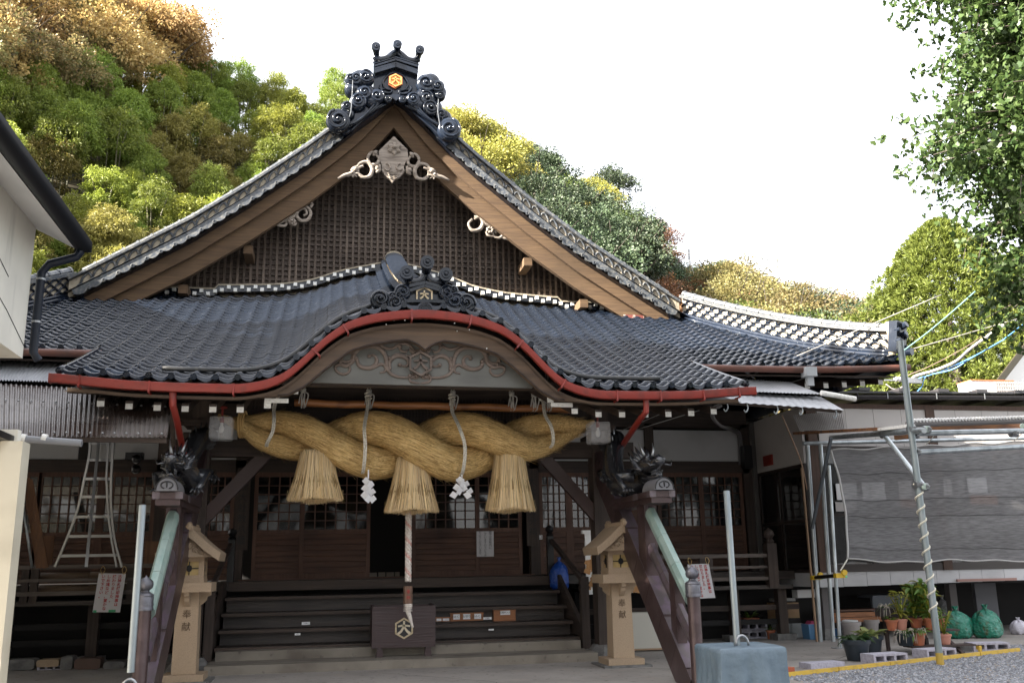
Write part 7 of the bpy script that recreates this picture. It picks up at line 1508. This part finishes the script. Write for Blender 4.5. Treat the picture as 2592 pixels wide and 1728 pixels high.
def species(px,py,az):
    u=random.random(); 
    if px<1000:
        if py<150-px*.10+random.uniform(-20,20) and px<430: return 'orange' if u<.75 else 'orgreen'
        if px<500 and py<105: return 'orgreen'
        if px>690: return 'bamboo3' if u<.6 else 'bamboo2'
        v=math.sin(px*.017+py*.011)+math.sin(px*.006-py*.02+2)
        return 'bamboo0' if v>.35 else ('bamboo1' if v<-.45 and py>260 else 'bamboo2')
    if px<1190: return 'yellow' if u<.62 else 'bamboo3'
    if px<1440: return 'dark' if u<.68 else ('ygreen' if u<.92 else 'yellow')
    if px<1570: return 'red' if u<.85 else 'dark'
    if px<1650: return 'ygreen' if py<660 else ('brown' if u<.5 else 'red')
    return 'brown' if u<.52 else ('pink' if u<.68 else ('ygreen' if u<.86 else 'dark'))
cand=[]
az=-24.
while az<34:
    R=interp(az,RAZ,RMX); r=R0+1.6
    while r<R+1.5: cand.append((az+random.uniform(-.9,.9),r+random.uniform(-.8,.8))); r+=(2.0 if az<9 else 2.5)*(r/45)**1.1
    az+=1.45 if az<9 else 1.9
random.shuffle(cand)
for az,r in cand:
    z=terr(az,r); tall=4.2 if True else 0
    c0=pol(az,r,z+5.2); px,py=project(c0); 
    if px<-160 or px>2300: continue
    sp=species(px,py,az); bam=sp.startswith('bamboo'); sc=random.uniform(.78,1.12)*(1.0 if bam else 1.0)
    ry=interp(px,[q_[0] for q_ in ROOF],[q_[1] for q_ in ROOF]); ext=2.2*F_PX/r/K
    if py-ext>ry+6: continue
    if bam:
        key=sp+str(random.randint(0,1)); T=put(key,pol(az,r,z+2.0*sc+random.uniform(-.6,.8)),sc*1.05,random.uniform(0,6.28),sxy=random.uniform(.78,1.05))
    else:
        n=sum(1 for k in PR if k.rstrip('0123456789')==sp); key=sp+str(random.randint(0,n-1)); s_=sc*(1.05 if r<70 else 1.0)*(.82 if 1440<px<1650 else 1)
        T=put(key,pol(az,r,z+4.6*s_+random.uniform(-.5,.5)),s_,random.uniform(0,6.28))
    ntree+=1; PL.append((T,px,py,sp))
# ---- large conifer behind the wing
def conifer(R_,H,n,lm):
    P=[];D=[];S=[]
    for k in range(n):
        t=rng.uniform(0,1)**.8; z=H*t; rad=R_*(1-t)**.62*(1+.10*math.sin(t*17+k%7)); th=rng.uniform(0,6.283); rr=rad*rng.uniform(.70,1.0); rr*=1+.16*math.sin(th*5+t*9)+.09*math.sin(th*11+t*31); c0=np.array([math.cos(th)*rr,math.sin(th)*rr,z]); out=np.array([math.cos(th),math.sin(th),.75]); m=26
        d=out[None]*.8+rng.normal(size=(m,3))*.8; P.append(c0+d*.02+rng.normal(size=(m,3))*.035); D.append(d); S.append(unit(m))
    P=np.concatenate(P);D=np.concatenate(D);S=np.concatenate(S); m=len(P); return quads_mesh('crown',P,D,S,rng.uniform(.13,.22,m),rng.uniform(.035,.055,m),[lm],bend=.0)
M_con=lmx('podocarpus_leaf',(.075,.115,.018),(.19,.24,.045),.3)
def bigcon(lab,px,py,d,R_,H,n):
    top=at(px,py,y=d); T=thing('conifer_tree',lab,'tree',(top.x,top.y,top.z-H),'large conifers behind the wing'); o=bpy.data.objects.new('crown',conifer(R_,H,n,M_con)); COL.objects.link(o); o.parent=T
    mb=MB(); zb=-(top.z-H); mb.tube([(0,0,zb),(0,0,H*.4),(0,0,H*.85)],[.35,.22,.06],10); 
    for k in range(14): a=k*2.4; z=H*(.05+.06*k); mb.tube([(0,0,z),(math.cos(a)*R_*.6*(1-z/H),math.sin(a)*R_*.6*(1-z/H),z+.5)],[.07,.02],5)
    o=bpy.data.objects.new('trunk',trunkmesh(mb,M_bark)); COL.objects.link(o); o.parent=T
bigcon('tall bright yellow green conifer standing behind the corner of the hall roof',2150,512,14,5.0,10.2,6000)
bigcon('wider conifer right behind the wing, partly behind the ginkgo',2330,590,17,5,9.5,4200)
bigcon('low green conifer at the right edge behind the wing roof',2420,690,20,4.2,8.5,2000)
# ---- ginkgo at the right edge
def ginkgo():
    c0=at(2560,0,d=13.2); cx_,cy_=c0.x,c0.y; mb=MB(); T=thing('ginkgo_tree','ginkgo tree with dark green fan leaves hanging in from the right edge','tree',(cx_,cy_,0))
    tr=MB(); tr.tube([(cx_,cy_,0),(cx_,cy_,4),(cx_+.05,cy_,9),(cx_,cy_,14.5)],[.34,.28,.2,.06],12)
    P=[];N_=[];D=[]
    nb=980
    for k in range(nb):
        z0=4.15+11*(k/nb)+rng.uniform(-.3,.3); th=rng.uniform(0,6.283); 
        rad=2.65*(1-.02*(z0-5))*(1+.10*math.sin(z0*2.1+th*2)+.06*math.sin(z0*5+th*3)) ; rad*=interp(z0,[4,5,6,7,13,15.5],[.5,.74,.88,1,.95,.5])
        L_=rad*rng.uniform(.55,1.04); e=Vector((cx_+math.cos(th)*L_,cy_+math.sin(th)*L_,z0+rng.uniform(-.35,.5)-.35*L_/2.7)); b=Vector((cx_,cy_,z0-.2)); mid=b.lerp(e,.5)+Vector((0,0,.22)); Q=smooth_curve([b,mid,e],6); tr.tube(Q,[.022*(1-.85*i/12)+.003 for i in range(13)],4)
        for i in range(4,13):
            for q_ in range(4):
                s0=Q[i]+Vector(tuple(rng.normal(size=3)*.16)); m=int(rng.integers(6,12)); 
                for _ in range(m):
                    d=unit(1)[0]; P.append(np.array(s0)+d*.06); D.append(d*np.array([1,1,.5])+np.array([0,0,-.45])); 
        # hanging twig
        if k%3==0:
            f=e+Vector((math.cos(th)*.15,math.sin(th)*.15,-rng.uniform(.2,.6))); tr.tube([e,f],[.008,.003],3)
            for _ in range(12): t=rng.uniform(0,1); d=unit(1)[0]; P.append(np.array(e.lerp(f,t))+d*.05); D.append(d+np.array([0,0,-.4]))
    P=np.array(P);D=np.array(D); D/=np.linalg.norm(D,axis=1,keepdims=True); n=len(P); S=unit(n); S=S-D*np.sum(S*D,1,keepdims=True); S/=np.linalg.norm(S,axis=1,keepdims=True); U_=np.cross(D,S)
    s=rng.uniform(.042,.064,n)[:,None]
    # fan: stem base, left, left-mid, notch, right-mid, right
    pts=[P,P+D*s*.75-S*s*.95+U_*s*.15,P+D*s*1.25-S*s*.45,P+D*s*1.05+U_*s*.12,P+D*s*1.25+S*s*.45,P+D*s*.75+S*s*.95+U_*s*.15]
    V=np.stack(pts,1).reshape(-1,3); i0=np.arange(n)*6; F_=np.stack([i0,i0+1,i0+2,i0+3,i0,i0+3,i0+4,i0+5],1).reshape(-1,4)
    me=bpy.data.meshes.new('foliage'); me.vertices.add(len(V)); me.vertices.foreach_set('co',V.reshape(-1).astype(np.float32)); me.loops.add(F_.size); me.loops.foreach_set('vertex_index',F_.reshape(-1).astype(np.int32)); me.polygons.add(len(F_)); me.polygons.foreach_set('loop_start',np.arange(0,F_.size,4).astype(np.int32)); me.polygons.foreach_set('loop_total',np.full(len(F_),4,dtype=np.int32)); me.materials.append(leafmat('ginkgo_leaf',(.036,.080,.024),(.095,.155,.045),rough=.45,tr=.35)); me.update(calc_edges=True)
    link('foliage',me,T); link('trunk',trunkmesh(tr,M_bark),T); return n
ngk=ginkgo()
# ---- tall evergreens left of the frame: they and the house keep the forecourt in shade
CAM=lmx('camphor_leaf',(.04,.09,.02),(.08,.15,.04),.15); cr=broad_mesh(1,CAM,3.6,clumps=150,per=70,ls=.34,flat=1.,cs=.26); tk=trunkmesh(limbs(3.6,11.5,seed=1,r0=.35),M_bark)
for i,(x,y,z,s) in enumerate([(-12.5,-6.5,13,1.2),(-13.0,-11.5,13.5,1.25),(-12.8,-17,13,1.2),(-13.5,-22.5,13,1.25)]):
    T=thing('unseen_camphor_tree',['camphor tree behind the white house, nearest the hall','camphor tree behind the middle of the white house','camphor tree behind the near half of the white house','camphor tree behind the near end of the white house'][i],'tree',(x,y,z),'camphor trees left of the picture',i*1.3); T.scale=(s,)*3
    for nm,me in (('crown',cr),('trunk',tk)): o=bpy.data.objects.new(nm,me); COL.objects.link(o); o.parent=T
# ---- poles and stones behind the roof
def upole(lab,px0,py0,px1,py1,y,r,lat):
    a=at(px0,py0,y=y); b=at(px1,py1,y=y); T=thing('utility_pole',lab,'utility pole',b,'far utility poles'); m=MB(); m.tube([Vector((b.x,y,a.z)) if False else a,Vector((a.x,y,b.z-3))],r,8); m.build('mast',mat('grey_concrete_pole',(.33,.34,.35),.7),T)
    if lat: 
        for k in range(8): z=a.z-(.35*k+.2); MB().beam((a.x-.28*(.3+k*.1),y,z),(a.x+.28*(.3+k*.1),y,z-.12),.05,.05).build('cross_piece',M_galv,T)
    else: MB().lathe([(.32,-.3),(.34,.3),(.2,.36)],(a.x-.55,y,a.z-1.6),10).build('transformer',M_galv,T); MB().beam((a.x-.9,y,a.z-1.1),(a.x+.2,y,a.z-1.1),.08,.08).build('cross_arm',M_galv,T)
upole('slender lattice pole on the far slope',1582,573,1588,640,60,.12,True); upole('plain grey utility pole with transformer below the lattice pole',1629,630,1634,705,45,.16,False)
wire('cable',[at(1584,600,y=59.5),at(1600,640,y=52),at(1626,660,y=45)],.035,M_wc,'far sagging cable between the two utility poles')
for i,(x0,y0,x1,y1) in enumerate([(1826,733,1836,752),(1916,727,1924,742),(1900,740,1945,762),(1946,745,1952,765)]):
    a=at(x0,y1,y=24); b=at(x1,y0,y=24); m=MB(); m.prism([(a.x,24,a.z-6),(b.x,24,a.z-6),(b.x,24,b.z-(.15 if i==2 else 0)),((a.x+b.x)/2,24,b.z),(a.x,24,b.z-(.15 if i==2 else 0))],(0,.6,0)); tag(m.build('stone_monument',mat('pale_monument_stone',(.38,.38,.37),.8)),['small square grey stone top behind the corner ridge, left one','small grey stone top above the low gabled stone','low gabled grey stone behind the corner ridge','thin grey stone post at the right of the gabled stone'][i],'stone monument','grey stones behind the roof')
# ---- behind the camera: trees added to darken the window reflections, and the mirrored house
for i,(x,y,s_) in enumerate([(-22,-44,1.7),(-13,-47,1.9),(6,-50,1.8),(14,-46,1.6),(23,-42,1.7),(31,-34,1.6),(-28,-34,1.5)]):
    T=thing('unseen_camphor_tree',['added camphor tree far left across the yard, behind the viewer','added camphor tree left of the white house, behind the viewer','camphor tree right of the white house, behind the viewer','second added camphor tree right of the white house, behind the viewer','third added camphor tree right of the white house, behind the viewer','added camphor tree at the far right, behind the viewer','added camphor tree at the far left near side, behind the viewer'][i],'tree',(x,y,7.5*s_/1.1),'added camphor trees behind the viewer',i*1.7); T.scale=(s_,)*3
    for nm,me in (('crown',cr),('trunk',tk)): o=bpy.data.objects.new(nm,me); COL.objects.link(o); o.parent=T
HS=thing('white_house','plain white two storey house across the yard, behind the viewer','house',(-3,-40,0)); MB().box((-8,-44,0),(2,-37,5.6)).build('wall',mat('bright_render',(.8,.79,.76)),HS); MB().prism([(-8.6,-36.4,5.6),(2.6,-36.4,5.6),(2.6,-40.5,7.6),(-8.6,-40.5,7.6)],(0,0,.2)).build('roof',M_black,HS)
for x in (-6.8,-4.4,-1.8,.4):
    for z in (1.0,3.6): MB().box((x,-36.99,z),(x+1.1,-36.95,z+1.2)).build('window',M_black,HS)
# ---- one label for each tree: by tier on the slope and order from the left
ORD=['first','second','third','fourth','fifth','sixth','seventh','eighth','ninth','tenth','eleventh','twelfth','thirteenth','fourteenth','fifteenth','sixteenth','seventeenth','eighteenth','nineteenth','twentieth']
byk={}
for T,px,py,k in PL: byk.setdefault(k,[]).append((py,px,T))
for k,L_ in byk.items():
    L_.sort(key=lambda q_:q_[0]); n=len(L_); nt=max(1,math.ceil(n/9)); per=math.ceil(n/nt); short={'bamboo0':'rounded green bamboo plume','bamboo1':'brownish olive bamboo plume','bamboo2':'fresh green bamboo plume','bamboo3':'pale bamboo plume','orange':'orange autumn tree','orgreen':'half orange half green tree','yellow':'yellow green tree','dark':'dark grey green tree','ygreen':'mid green tree','red':'reddish brown tree','brown':'tan autumn tree','pink':'dusty red tree'}[k]
    for ti in range(nt):
        row=sorted(L_[ti*per:(ti+1)*per],key=lambda q_:q_[1])
        for j,(py,px,T) in enumerate(row): T['label']='%s, %s from the left in the %s tier of its kind'%(short,ORD[j],'top' if ti==0 else ORD[ti])
print('TREES',ntree,'ginkgo leaves',ngk)
